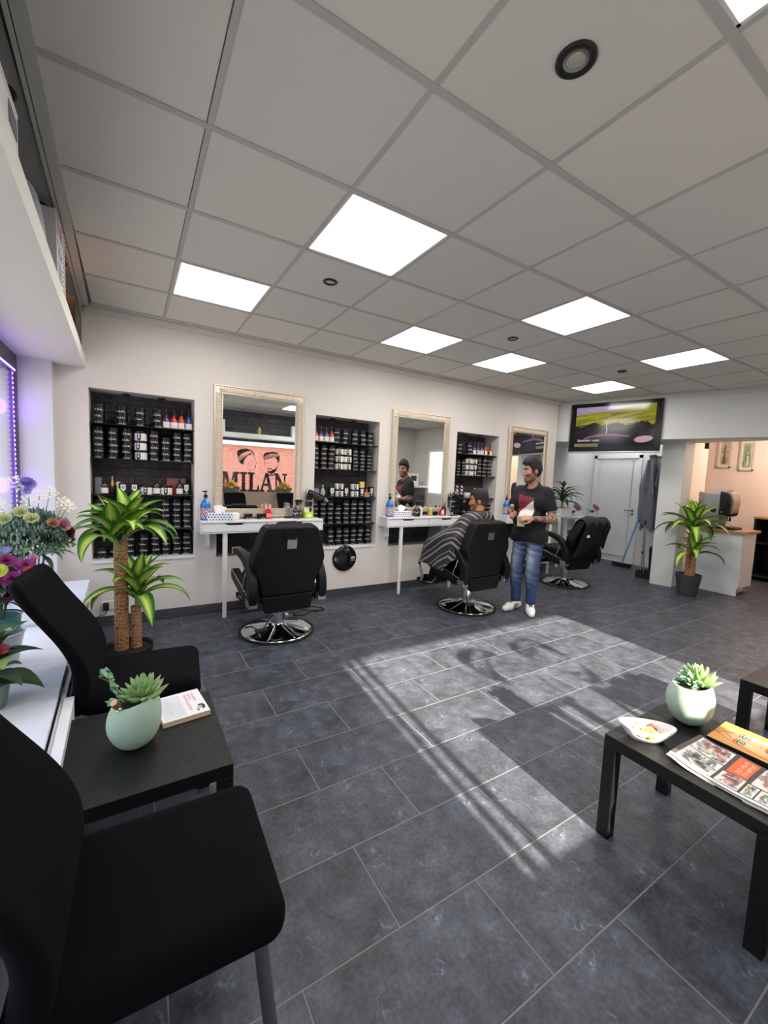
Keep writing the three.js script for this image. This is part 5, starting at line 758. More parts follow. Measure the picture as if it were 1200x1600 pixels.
{
  const t = thing('potted_flower', 'pink flower with broad dark leaves at the left picture edge', 'potted plant', [-0.78, 0.5002, 2.22]);
  part('pot', lathe([[0.0001, 0], [0.06, 0], [0.075, 0.1], [0.07, 0.1]], 24), P(0x7c8a86, 0.4), t); const L = [roundLeaf(0.19, 0.11), roundLeaf(0.15, 0.08)];
  for (let i = 0; i < 20; i++) { const o = part('leaf', L[i % 2], greens[[0, 2, 3, 1][i % 4]], t); o.position.set(0, 0.1 + 0.006 * i, 0); o.rotation.order = 'YXZ'; o.rotation.set(rr(-0.3, 0.3), i * 2.4, 0.75 - 0.06 * (20 - i) + rr(-0.2, 0.2)); }
  const r = rose(0.055, 22); place3(t, 'flower', r, petalM(0xe0708a), [0.02, 0.225, 0.03], [0.3, 1, 0.2], 0.9); place3(t, 'flower', r, petalM(0xe88aa0), [-0.07, 0.2, 0.06], [-0.3, 1, 0.3], 0.8); part('flower_stem', [bar([0, 0.08, 0], [0.02, 0.23, 0.03], 0.004), bar([0, 0.08, 0], [-0.07, 0.2, 0.06], 0.004)], greens[1], t);
}
// two bouquets on the low cabinet under the shop window, outside the frame (their shadows and reflections are in view)
struct('trim_14', [rbx(0.9, 3.6, 0.0, 0.5, 4.84, 5.19, 0.004)], whiteLac);
[[1.6, 'left'], [2.78, 'right']].forEach(([x, s]) => {
  const t = thing('flower_bouquet', `mixed sunflower bouquet on the shop window sill, ${s} one, seen in the leftmost mirror`, 'bouquet', [x, 0.5002, 4.98]);
  part('vase', vaseShape(0.08, 0.3), P(0x8aa0a6, 0.15), t); bouquetBase(t, 0.19, 0.52, 60, 0.2); const d = daisy(0.055, 22, 3), r = rose(0.035, 14);
  [[0xe6a21c, 0, 0.72, -0.08], [0xe8b024, 0.09, 0.66, -0.12], [0xd8741c, -0.1, 0.64, -0.12], [0xb03a4a, 0.13, 0.58, -0.12], [0xe9c04a, -0.03, 0.6, -0.18], [0xc04a5a, -0.15, 0.56, -0.06]].forEach(([c, a, b, e], i) => place3(t, 'flower', i < 3 ? d : r, petalM(c), [a, b, e], [a, 0.6, -0.8]));
});
// ================= people =================
const sub3 = (a, b) => [a[0] - b[0], a[1] - b[1], a[2] - b[2]], dot3 = (a, b) => a[0] * b[0] + a[1] * b[1] + a[2] * b[2];
function boneD(p, b) {
  if (b.e) { const q = b.q ? rot(sub3(p, b.e), b.q) : sub3(p, b.e), x = q[0] / b.r[0], y = q[1] / b.r[1], z = q[2] / b.r[2], k0 = Math.hypot(x, y, z), k1 = Math.hypot(x / b.r[0], y / b.r[1], z / b.r[2]); return k1 < 1e-9 ? -Math.min(...b.r) : k0 * (k0 - 1) / k1; }
  const pa = sub3(p, b.a), ba = sub3(b.b, b.a), h = Math.max(0, Math.min(1, dot3(pa, ba) / (dot3(ba, ba) || 1e-9)));
  return Math.hypot(pa[0] - ba[0] * h, pa[1] - ba[1] * h, pa[2] - ba[2] * h) - (b.ra + (b.rb - b.ra) * h);
}
const rot = ([x, y, z], a) => { const c = Math.cos(a), s = Math.sin(a); return [x * c - z * s, y, x * s + z * c]; };
const bone = (a, b, ra, rb = ra) => ({ a, b, ra, rb }), ell = (e, r) => ({ e, r });
const smin = (a, b, k) => { const h = Math.max(k - Math.abs(a - b), 0) / k; return Math.min(a, b) - h * h * k * 0.25; };
const field = (bones, k) => (p) => { let d = 1e3; for (const b of bones) d = smin(d, boneD(p, b), b.k ?? k); return d; };
function surface(f, lo, hi, cell, colour) { // naive surface nets on a grid, smooth normals from the field
  const n = [0, 1, 2].map((i) => Math.ceil((hi[i] - lo[i]) / cell) + 2), N = n[0] * n[1] * n[2], d = new Float32Array(N), id = new Int32Array(N).fill(-1), at = (x, y, z) => (z * n[1] + y) * n[0] + x;
  for (let z = 0; z < n[2]; z++) for (let y = 0; y < n[1]; y++) for (let x = 0; x < n[0]; x++) d[at(x, y, z)] = f([lo[0] + (x - 0.5) * cell, lo[1] + (y - 0.5) * cell, lo[2] + (z - 0.5) * cell]);
  const pos = [], ix = [];
  for (let z = 0; z < n[2] - 1; z++) for (let y = 0; y < n[1] - 1; y++) for (let x = 0; x < n[0] - 1; x++) {
    let c = 0, sx = 0, sy = 0, sz = 0, m = 0; const v = [];
    for (let k = 0; k < 8; k++) { v[k] = d[at(x + (k & 1), y + ((k >> 1) & 1), z + (k >> 2))]; if (v[k] < 0) m |= 1 << k; }
    if (m === 0 || m === 255) continue;
    for (let i = 0; i < 8; i++) for (let b = 1; b < 8; b <<= 1) { const j = i | b; if (j === i || (v[i] < 0) === (v[j] < 0)) continue; const t = v[i] / (v[i] - v[j]); sx += (i & 1) + (b === 1 ? t : 0); sy += ((i >> 1) & 1) + (b === 2 ? t : 0); sz += (i >> 2) + (b === 4 ? t : 0); c++; }
    id[at(x, y, z)] = pos.length / 3; pos.push(lo[0] + (x - 0.5 + sx / c) * cell, lo[1] + (y - 0.5 + sy / c) * cell, lo[2] + (z - 0.5 + sz / c) * cell);
  }
  const quad = (a, b, c, e, flip) => { if (a < 0 || b < 0 || c < 0 || e < 0) return; flip ? ix.push(a, c, b, a, e, c) : ix.push(a, b, c, a, c, e); };
  for (let z = 1; z < n[2] - 1; z++) for (let y = 1; y < n[1] - 1; y++) for (let x = 1; x < n[0] - 1; x++) {
    const s = d[at(x, y, z)] < 0;
    if (s !== (d[at(x + 1, y, z)] < 0)) quad(id[at(x, y - 1, z - 1)], id[at(x, y, z - 1)], id[at(x, y, z)], id[at(x, y - 1, z)], !s);
    if (s !== (d[at(x, y + 1, z)] < 0)) quad(id[at(x - 1, y, z - 1)], id[at(x - 1, y, z)], id[at(x, y, z)], id[at(x, y, z - 1)], !s);
    if (s !== (d[at(x, y, z + 1)] < 0)) quad(id[at(x - 1, y - 1, z)], id[at(x, y - 1, z)], id[at(x, y, z)], id[at(x - 1, y, z)], !s);
  }
  const g = new THREE.BufferGeometry(), nr = [], co = [], e = cell * 0.5;
  for (let i = 0; i < pos.length; i += 3) { const p = [pos[i], pos[i + 1], pos[i + 2]], q = [0, 1, 2].map((k) => { const a = p.slice(), b = p.slice(); a[k] += e; b[k] -= e; return f(a) - f(b); }), l = Math.hypot(...q) || 1; nr.push(q[0] / l, q[1] / l, q[2] / l); const c = colour ? new THREE.Color(colour(p)) : new THREE.Color(1, 1, 1); co.push(c.r, c.g, c.b); }
  g.setAttribute('position', new THREE.Float32BufferAttribute(pos, 3)); g.setAttribute('normal', new THREE.Float32BufferAttribute(nr, 3)); g.setAttribute('color', new THREE.Float32BufferAttribute(co, 3)); g.setAttribute('uv', new THREE.Float32BufferAttribute(new Float32Array(pos.length / 3 * 2), 2)); g.setIndex(ix); return g;
}
const mix = (a, b, t) => new THREE.Color(a).lerp(new THREE.Color(b), Math.max(0, Math.min(1, t)));
// head: local frame at the head centre, +z forward
function headBones() {
  return [ell([0, 0.025, -0.012], [0.076, 0.1, 0.097]), ell([0, -0.045, 0.02], [0.06, 0.07, 0.066]), bone([-0.012, -0.098, 0.06], [0.012, -0.098, 0.06], 0.024), bone([-0.04, -0.07, 0.01], [0, -0.095, 0.058], 0.026), bone([0.04, -0.07, 0.01], [0, -0.095, 0.058], 0.026),
    { ...bone([0, 0.018, 0.084], [0, -0.026, 0.104], 0.01, 0.0125), k: 0.014 }, { ...bone([-0.011, -0.032, 0.092], [0.011, -0.032, 0.092], 0.008), k: 0.01 }, { ...bone([-0.034, 0.034, 0.076], [0.034, 0.034, 0.076], 0.014), k: 0.016 },
    { ...bone([-0.017, -0.063, 0.083], [0.017, -0.063, 0.083], 0.0085), k: 0.008 }, { ...bone([-0.014, -0.073, 0.081], [0.014, -0.073, 0.081], 0.0085), k: 0.008 }, bone([-0.042, -0.018, 0.058], [0.042, -0.018, 0.058], 0.018),
    { ...ell([-0.077, -0.008, -0.012], [0.011, 0.031, 0.02]), k: 0.008 }, { ...ell([0.077, -0.008, -0.012], [0.011, 0.031, 0.02]), k: 0.008 }];
}
function headField() {
  const b = field(headBones(), 0.028);
  return (p) => { let d = b(p); for (const s of [-1, 1]) { const q = Math.hypot(p[0] - s * 0.031, (p[1] - 0.012) * 1.25, p[2] - 0.093) - 0.0165; const k = 0.012, h = Math.max(k - Math.abs(-q - d), 0) / k; d = Math.max(d, -q) + h * h * k * 0.25; const eye = Math.hypot(p[0] - s * 0.031, p[1] - 0.011, p[2] - 0.071) - 0.0125; d = smin(d, eye, 0.003); } return d; };
}
function headColour(skin, beard, hair, thick) {
  return ([x, y, z]) => {
    let c = mix(skin, '#b8604e', 0.25 * Math.exp(-(((y + 0.02) / 0.03) ** 2)) * (z > 0.05 ? 1 : 0));
    for (const s of [-1, 1]) { const e = Math.hypot(x - s * 0.031, (y - 0.012) * 1.5); if (z > 0.06 && e < 0.017) c = e < 0.0065 ? new THREE.Color('#1c120d') : e < 0.0125 ? new THREE.Color('#cfc6bf') : mix(c, '#4a2c20', 0.6); if (z > 0.06 && Math.abs(y - 0.036 + 0.12 * (Math.abs(x) - 0.033) ** 2 * 20) < 0.0062 && Math.abs(Math.abs(x) - 0.034) < 0.021) c = new THREE.Color(hair); }
    const lip = z > 0.066 && Math.abs(x) < 0.024 && Math.abs(y + 0.068) < 0.0105; const jaw = y < -0.028 - 0.02 * (z > 0.075 && Math.abs(x) < 0.03 ? 1 : 0) && y > -0.128 && (z > -0.012 || y < -0.06) && z > -0.03; const side = Math.abs(x) > 0.055 && z > -0.008 && z < 0.03 && y < 0.03;
    if ((jaw || side) && !lip) c = mix(c, beard, thick * (0.75 + 0.5 * fbm(x * 140, y * 140, z * 140, 2))); if (lip) c = mix(skin, '#9a4640', 0.6); if (lip && Math.abs(y + 0.068) < 0.0024) c = new THREE.Color('#3c1512');
    return c;
  };
}
function hairField(top, front, side) { // crown of hair outside the skull
  return (p) => { const [x, y, z] = p, lf = Math.max(0, Math.min(1, (y - 0.045) / 0.06)), lift = top * lf, d = boneD(p, ell([0, 0.028 + lift * 0.4, -0.014 + front * 0.2 * lf], [0.0825 + side, 0.107 + lift * 0.8, 0.103 + lift * 0.4])); const n = 0.0035 * fbm(x * 45 + z * 30, y * 30, z * 60, 2);
    const line = z > 0.06 ? 0.08 : z > 0.03 ? 0.08 - (0.06 - z) * 2.1 : z > 0.012 ? -0.02 : z > -0.03 ? -0.03 + (z - 0.012) * 0.9 : -0.068 + (z + 0.03) * 0.35; const cutF = (line - y) * 0.8; const ear = 0.03 - Math.hypot(Math.abs(x) - 0.078, y + 0.008, z + 0.012);
    return Math.max(d + n, cutF, ear); };
}
const turned = (f, c, yaw, pitch = 0, s = 1) => (p) => { let [x, y, z] = sub3(p, c); const cy = Math.cos(yaw), sy = Math.sin(yaw); [x, z] = [x * cy - z * sy, x * sy + z * cy]; const cp = Math.cos(pitch), sp = Math.sin(pitch); [y, z] = [y * cp + z * sp, -y * sp + z * cp]; return f([x / s, y / s, z / s]) * (typeof f === 'function' ? 1 : 1); };
const aim = (fn, c, yaw, pitch) => { const g = turned((q) => q, c, yaw, pitch); return (p) => { let [x, y, z] = sub3(p, c); const cy = Math.cos(yaw), sy = Math.sin(yaw); [x, z] = [x * cy - z * sy, x * sy + z * cy]; const cp = Math.cos(pitch), sp = Math.sin(pitch); [y, z] = [y * cp + z * sp, -y * sp + z * cp]; return fn([x, y, z]); }; };
// hand: wrist point, direction of the fingers, palm normal, how far the fingers curl, which side the thumb is on
function handBones(w, dir, pn, curl, thumb) {
  const D = V(...dir).normalize(), Nn = V(...pn); Nn.addScaledVector(D, -Nn.dot(D)).normalize(); const S = D.clone().cross(Nn).multiplyScalar(thumb), o = V(...w), out = [], P3 = (a, b, c) => o.clone().addScaledVector(D, a).addScaledVector(S, b).addScaledVector(Nn, c), A = (v) => [v.x, v.y, v.z];
  const side = [0.027, 0.009, -0.01, -0.028], len = [0.072, 0.08, 0.074, 0.058];
  side.forEach((b, i) => {
    out.push(bone(A(P3(0.0, b * 0.55, 0)), A(P3(0.088 - 0.004 * Math.abs(i - 1), b, 0)), 0.0145, 0.0115));
    let p = P3(0.088 - 0.004 * Math.abs(i - 1), b, 0), ang = 0.25 + curl[i] * 0.35; [0.46, 0.3, 0.24].forEach((f, k) => { const q = p.clone().addScaledVector(D, Math.cos(ang) * len[i] * f).addScaledVector(Nn, Math.sin(ang) * len[i] * f).addScaledVector(S, (b * 0.08) * (k === 0)); out.push({ ...bone(A(p), A(q), 0.0098 - 0.001 * k, 0.0092 - 0.0012 * k), k: 0.005 }); p = q; ang += curl[i] * (0.75 - 0.1 * k); });
  });
  const t0 = P3(0.02, 0.026, 0.006), t1 = P3(0.05, 0.05, 0.02), t2 = P3(0.078, 0.052, 0.034), t3 = P3(0.1, 0.044, 0.044); out.push(bone(A(t0), A(t1), 0.015, 0.0125), { ...bone(A(t1), A(t2), 0.0118, 0.0105), k: 0.006 }, { ...bone(A(t2), A(t3), 0.0102, 0.008), k: 0.004 });
  return out;
}
const around = (bs, m) => { const lo = [1e9, 1e9, 1e9], hi = [-1e9, -1e9, -1e9]; for (const b of bs) for (const q of [b.a, b.b]) for (let i = 0; i < 3; i++) { lo[i] = Math.min(lo[i], q[i] - m); hi[i] = Math.max(hi[i], q[i] + m); } return [lo, hi]; };
const skinMat = P(0xffffff, 0.55, { vertexColors: true, sheen: 0.1 }), clothMat = M(0xffffff, 0.85, { vertexColors: true, bumpMap: noiseTex(128, (u, v) => 128 + 80 * tfbm(u, v, 60, 6, 2), false, [6, 6]), bumpScale: 0.0003 }), hairMat = M(0xffffff, 0.7, { vertexColors: true });
const glue = (...gs) => mergeGeometries(gs.map((g) => g.toNonIndexed()));

{ // ---- the standing barber
  const t = thing('person', 'standing bearded man in black printed t-shirt and faded blue jeans, holding a card', 'person', [3.675, 0, 1.215], -1.45);
  const hc = [0, 1.615, 0.045], hy = -0.62, hp = 0.1, SK = '#b98a70';
  const shL = [0.185, 1.375, -0.01], elL = [0.265, 1.085, -0.005], wrL = [0.125, 1.095, 0.175], shR = [-0.17, 1.38, 0.02], elR = [-0.235, 1.135, 0.05], wrR = [-0.125, 1.125, 0.19];
  const core = [bone([0, 0.95, 0.01], [0, 1.12, 0.02], 0.105), bone([-0.08, 1.28, 0.01], [0.08, 1.28, 0.01], 0.085), bone([-0.14, 1.385, 0], [0.14, 1.385, 0], 0.045), bone([0, 1.38, -0.015], [0, 1.53, 0.02], 0.062, 0.056), bone(shL, elL, 0.05, 0.042), bone(elL, wrL, 0.043, 0.027), bone(shR, elR, 0.05, 0.042), bone(elR, wrR, 0.043, 0.027),
    bone([0.085, 0.9, 0], [0.1, 0.48, 0.055], 0.07, 0.05), bone([0.1, 0.48, 0.055], [0.1, 0.1, 0.05], 0.048, 0.035), bone([-0.085, 0.9, 0], [-0.09, 0.48, 0.08], 0.07, 0.05), bone([-0.09, 0.48, 0.08], [-0.075, 0.1, 0.09], 0.048, 0.035), bone([0.1, 0.06, 0.05], [0.15, 0.04, 0.15], 0.03), bone([-0.075, 0.06, 0.09], [-0.08, 0.04, 0.22], 0.03)];
  const tattoo = ([x, y, z]) => { const onL = x > 0.06 && y < 1.22 && y > 0.98, onR = x < -0.1 && y < 1.22 && y > 1.04; if (onL || onR) { const k = fbm(x * 34 + y * 22, y * 34 - z * 20, z * 34, 3); return mix(SK, '#3c3f42', 0.3 + (k > 0.0 ? 0.45 : 0.05) + 0.6 * k); } if (y > 1.47 && y < 1.53 && fbm(x * 60, y * 60, z * 60, 2) > 0.16) return new THREE.Color('#2c2624'); return new THREE.Color(SK); };
  const handL = handBones(wrL, [-0.55, 0.02, 0.83], [-0.55, -0.75, -0.3], [0.55, 0.65, 0.7, 0.75], 1), handR = handBones(wrR, [0.45, 0.12, 0.88], [0.75, -0.35, -0.3], [0.6, 0.8, 0.9, 0.95], -1);
  const hf = headField(), hcol = headColour(SK, '#241a16', '#15100e', 0.85);
  const bodyG = surface(field(core, 0.04), [-0.42, 0, -0.2], [0.42, 1.56, 0.34], 0.0135, tattoo), headG = surface(aim(hf, hc, hy, hp), [hc[0] - 0.13, hc[1] - 0.16, hc[2] - 0.14], [hc[0] + 0.13, hc[1] + 0.15, hc[2] + 0.14], 0.0048, aim(hcol, hc, hy, hp));
  const hL = surface(field(handL, 0.012), ...around(handL, 0.022), 0.0042, () => SK), hR = surface(field(handR, 0.012), ...around(handR, 0.022), 0.0042, () => SK);
  part('body', glue(bodyG, headG, hL, hR), skinMat, t);
  part('hair', surface(aim(hairField(0.04, 0.07, 0.002), hc, hy, hp), [hc[0] - 0.15, hc[1] - 0.13, hc[2] - 0.16], [hc[0] + 0.15, hc[1] + 0.19, hc[2] + 0.17], 0.0055, aim(([x, y, z]) => mix('#0d0a09', '#2c211c', y < 0.03 ? 0.6 * (0.03 - y) / 0.07 : 0.0), hc, hy, hp)), hairMat, t);
  // t-shirt
  const sh = field([{ a: [-0.115, 1.27, 0.015], b: [0.115, 1.27, 0.015], ra: 0.118, rb: 0.118 }, bone([-0.145, 1.38, 0.0], [0.145, 1.38, 0.0], 0.056), bone([0, 1.42, -0.01], [0.15, 1.385, 0], 0.05), bone([0, 1.42, -0.01], [-0.15, 1.385, 0], 0.05), bone([-0.075, 1.06, 0.025], [0.075, 1.06, 0.025], 0.13), bone([-0.085, 0.86, 0.012], [0.085, 0.86, 0.012], 0.137), bone([0, 1.04, 0.06], [0, 0.98, 0.06], 0.11), bone(shL, [0.235, 1.19, -0.008], 0.06, 0.068), bone(shR, [-0.212, 1.21, 0.04], 0.058, 0.066), bone([0, 1.4, -0.02], [0, 1.44, -0.01], 0.08)], 0.05);
  const shirt = (p) => { const [x, y, z] = p; let d = sh(p) + 0.004 * Math.sin(y * 42 + x * 16) * Math.max(0, 1 - Math.abs(y - 1.0) * 4); d = Math.max(d, 0.812 + 0.01 * Math.sin(x * 14) - y, -(Math.hypot(x, (y - 1.475) * 1.1, z - 0.035) - 0.075)); const q = sub3(p, shL), a = sub3([0.235, 1.19, -0.008], shL); if (x > 0.16 && y > 1.08) d = Math.max(d, (dot3(q, a) / Math.hypot(...a)) - 0.2); const q2 = sub3(p, shR), a2 = sub3([-0.212, 1.21, 0.04], shR); if (x < -0.15 && y > 1.1) d = Math.max(d, (dot3(q2, a2) / Math.hypot(...a2)) - 0.19); return d; };
  part('t_shirt', surface(shirt, [-0.34, 0.79, -0.17], [0.36, 1.5, 0.22], 0.0085, ([x, y, z]) => { if (z > 0.05) { const u = (x + 0.1) / 0.2, v = (y - 1.1) / 0.25; if (u > 0 && u < 1 && v > -0.18 && v < 1.0 - 0.12 * u) { if (v > 0.15 + 0.62 * u) { const tx = Math.sin(u * 46) > 0.2 && Math.abs(((v * 9) % 1) - 0.5) < 0.22 && u < 0.55 && v > 0.55; return new THREE.Color(tx ? '#3a1620' : '#7c2a3e'); } if (u > 0.12) return new THREE.Color('#e6e2e0'); } } return new THREE.Color('#0f0f12'); }), clothMat, t);
  // jeans
  const jn = field([bone([-0.07, 0.88, 0.01], [0.07, 0.88, 0.01], 0.112), bone([0.085, 0.86, 0.01], [0.1, 0.48, 0.06], 0.098, 0.072), bone([0.1, 0.48, 0.06], [0.1, 0.12, 0.045], 0.072, 0.056), bone([-0.085, 0.86, 0.015], [-0.09, 0.48, 0.085], 0.098, 0.072), bone([-0.09, 0.48, 0.085], [-0.075, 0.12, 0.085], 0.072, 0.056)], 0.035);
  part('jeans', surface((p) => Math.max(jn(p) + 0.004 * Math.sin(p[1] * 60 + p[0] * 30 + 3 * Math.sin(p[1] * 17)), p[1] - 0.9, 0.105 - p[1]), [-0.24, 0.08, -0.15], [0.26, 0.93, 0.2], 0.0105, ([x, y, z]) => { const cx = Math.abs(Math.abs(x) - 0.095), mid = Math.exp(-((cx / 0.05) ** 2)), front = z > 0.05 ? 1 : 0.12, wh = Math.max(0, Math.sin((y + 0.25 * Math.abs(x)) * 95)) ** 3, wash = front * (mid * Math.exp(-(((y - 0.64) / 0.13) ** 2)) * 0.75 + 0.5 * wh * Math.exp(-(((y - 0.78) / 0.07) ** 2)) + 0.55 * mid * Math.exp(-(((y - 0.43) / 0.08) ** 2)) * (0.6 + 0.6 * wh)) * (0.8 + 0.5 * fbm(x * 20, y * 60, z * 10, 2)); return mix('#1a3163', '#b9c8dc', Math.max(0, wash + 0.08 * fbm(x * 50, y * 14, z * 50, 2) + 0.03)); }), clothMat, t);
  // trainers
  for (const [ax, az, yaw, name] of [[0.1, 0.05, 0.62, 'trainer'], [-0.075, 0.085, -0.03, 'trainer']]) {
    const sf = field([bone([0, 0.045, -0.045], [0, 0.04, 0.1], 0.043, 0.044), bone([0, 0.036, 0.1], [0.004, 0.034, 0.19], 0.043, 0.036), bone([0, 0.06, -0.035], [0, 0.105, -0.02], 0.043, 0.044), bone([0, 0.075, 0.02], [0, 0.045, 0.12], 0.04, 0.034)], 0.03);
    const g = surface((p) => Math.max(sf(p), 0.004 - p[1], p[1] - 0.118), [-0.07, -0.01, -0.11], [0.08, 0.13, 0.25], 0.0065, ([x, y, z]) => { const k = (z + 0.25 * y * 4 * 0.4); if (y > 0.018 && y < 0.08 && Math.abs(x) > 0.022) for (const c of [0.028, 0.056, 0.084]) if (Math.abs(z + (y - 0.05) * 0.6 - c) < 0.009) return new THREE.Color('#111114'); if (Math.abs(x) < 0.022 && y > 0.06 && z > 0.02 && z < 0.12 && Math.abs(((z * 55) % 1) - 0.5) < 0.3) return new THREE.Color('#17171a'); if (y < 0.02) return new THREE.Color('#dfdedb'); if (y > 0.1) return new THREE.Color('#202024'); return new THREE.Color('#f1f0ee'); });
    const o = part(name, g, clothMat, t); o.position.set(ax, 0, az); o.rotation.y = yaw;
  }
  part('wristwatch', [new THREE.TorusGeometry(0.029, 0.006, 8, 24)], satin, t).position.set(-0.118, 1.126, 0.2); 
}
{ // what he holds
  const t = thing('neck_card', 'pale folded card in the standing man\'s left hand', 'card', [3.44, 1.07, 1.27], -1.2); part('card', [rbox(0.085, 0.11, 0.003, 0.001, 0, -0.02, 0, 1)], M(0xd5c7a0, 0.7), t); part('fold', [rbox(0.085, 0.05, 0.003, 0.001, 0, 0, 0, 1).rotateX(0.5).translate(0, 0.02, 0.008)], M(0xe9e2cf, 0.7), t);
  const u = thing('powder_brush', 'small brush with orange handle in the standing man\'s right hand', 'brush', [3.41, 1.135, 1.18], 0.4); part('handle', lathe([[0.0001, 0], [0.012, 0.003], [0.015, 0.03], [0.011, 0.06], [0.014, 0.075]], 16).rotateZ(0.6), P(0xd8572a, 0.35), u); part('bristles', lathe([[0.013, 0.073], [0.024, 0.1], [0.02, 0.115], [0.0001, 0.12]], 16).rotateZ(0.6), M(0x8b8a88, 0.9), u);
}
{ // ---- the customer, seated and caped
  const t = thing('person', 'seated customer with short dark hair and beard in the occupied barber chair', 'person', [3.08, 0, 0.86], Math.PI + 0.02);
  const hc = [-0.08, 1.245, -0.02], hy = 0.67, hp = 0.08, SK = '#b57c58';
  const core = [bone([0, 0.62, -0.1], [-0.02, 0.95, -0.08], 0.12), bone([-0.15, 0.99, -0.07], [0.11, 0.99, -0.07], 0.05), bone([-0.05, 1.0, -0.075], [-0.075, 1.2, -0.045], 0.062, 0.05), bone([-0.17, 0.97, -0.06], [-0.23, 0.76, 0.03], 0.045, 0.04), bone([-0.23, 0.76, 0.03], [-0.2, 0.73, 0.2], 0.04, 0.03), bone([0.13, 0.97, -0.06], [0.22, 0.76, 0.03], 0.045, 0.04), bone([0.22, 0.76, 0.03], [0.2, 0.73, 0.2], 0.04, 0.03),
    bone([-0.1, 0.63, -0.05], [-0.11, 0.62, 0.38], 0.075, 0.06), bone([-0.11, 0.62, 0.38], [-0.1, 0.3, 0.5], 0.055, 0.042), bone([0.1, 0.63, -0.05], [0.11, 0.62, 0.38], 0.075, 0.06), bone([0.11, 0.62, 0.38], [0.1, 0.3, 0.5], 0.055, 0.042)];
  const hcol = headColour(SK, '#2b1c15', '#17100d', 0.8), hL = handBones([-0.2, 0.73, 0.2], [0, 0, 1], [0, -1, 0], [0.3, 0.35, 0.4, 0.45], 1), hR = handBones([0.2, 0.73, 0.2], [0, 0, 1], [0, -1, 0], [0.3, 0.35, 0.4, 0.45], -1);
  part('body', glue(surface(field(core, 0.04), [-0.36, 0.22, -0.26], [0.36, 1.27, 0.6], 0.015, () => SK), surface(aim(headField(), hc, hy, hp), [hc[0] - 0.13, hc[1] - 0.16, hc[2] - 0.14], [hc[0] + 0.13, hc[1] + 0.15, hc[2] + 0.14], 0.0048, aim(hcol, hc, hy, hp)), surface(field(hL, 0.012), ...around(hL, 0.022), 0.005, () => SK), surface(field(hR, 0.012), ...around(hR, 0.022), 0.005, () => SK)), skinMat, t);
  part('hair', surface(aim(hairField(0.02, 0.02, 0.0), hc, hy, hp), [hc[0] - 0.15, hc[1] - 0.13, hc[2] - 0.16], [hc[0] + 0.15, hc[1] + 0.19, hc[2] + 0.16], 0.0055, aim(([x, y, z]) => mix('#0c0908', '#5a3c2e', y < 0.03 ? 0.85 * (0.03 - y) / 0.06 : 0.0), hc, hy, hp)), hairMat, t);
  const tr = field([bone([-0.1, 0.63, -0.08], [-0.11, 0.63, 0.38], 0.095, 0.078), bone([-0.11, 0.63, 0.38], [-0.1, 0.28, 0.5], 0.075, 0.062), bone([0.1, 0.63, -0.08], [0.11, 0.63, 0.38], 0.095, 0.078), bone([0.11, 0.63, 0.38], [0.1, 0.28, 0.5], 0.075, 0.062)], 0.03);
  part('trousers', surface((p) => Math.max(tr(p), 0.27 - p[1]), [-0.24, 0.25, -0.2], [0.24, 0.76, 0.62], 0.014, () => '#111114'), clothMat, t);
  for (const s of [-1, 1]) { const sf = field([bone([0, 0.04, -0.05], [0, 0.036, 0.1], 0.042, 0.044), bone([0, 0.034, 0.1], [0, 0.032, 0.17], 0.042, 0.034), bone([0, 0.06, -0.04], [0, 0.1, -0.03], 0.042, 0.045)], 0.03); const o = part('shoe', surface((p) => Math.max(sf(p), 0.003 - p[1], p[1] - 0.11), [-0.07, -0.01, -0.11], [0.07, 0.13, 0.23], 0.009, ([x, y]) => (y < 0.016 ? '#2b2b2d' : '#0e0e10')), clothMat, o2(t)); o.position.set(s * 0.1, 0.182, 0.55); o.rotation.x = 0.12; }
  function o2(x) { return x; }
}
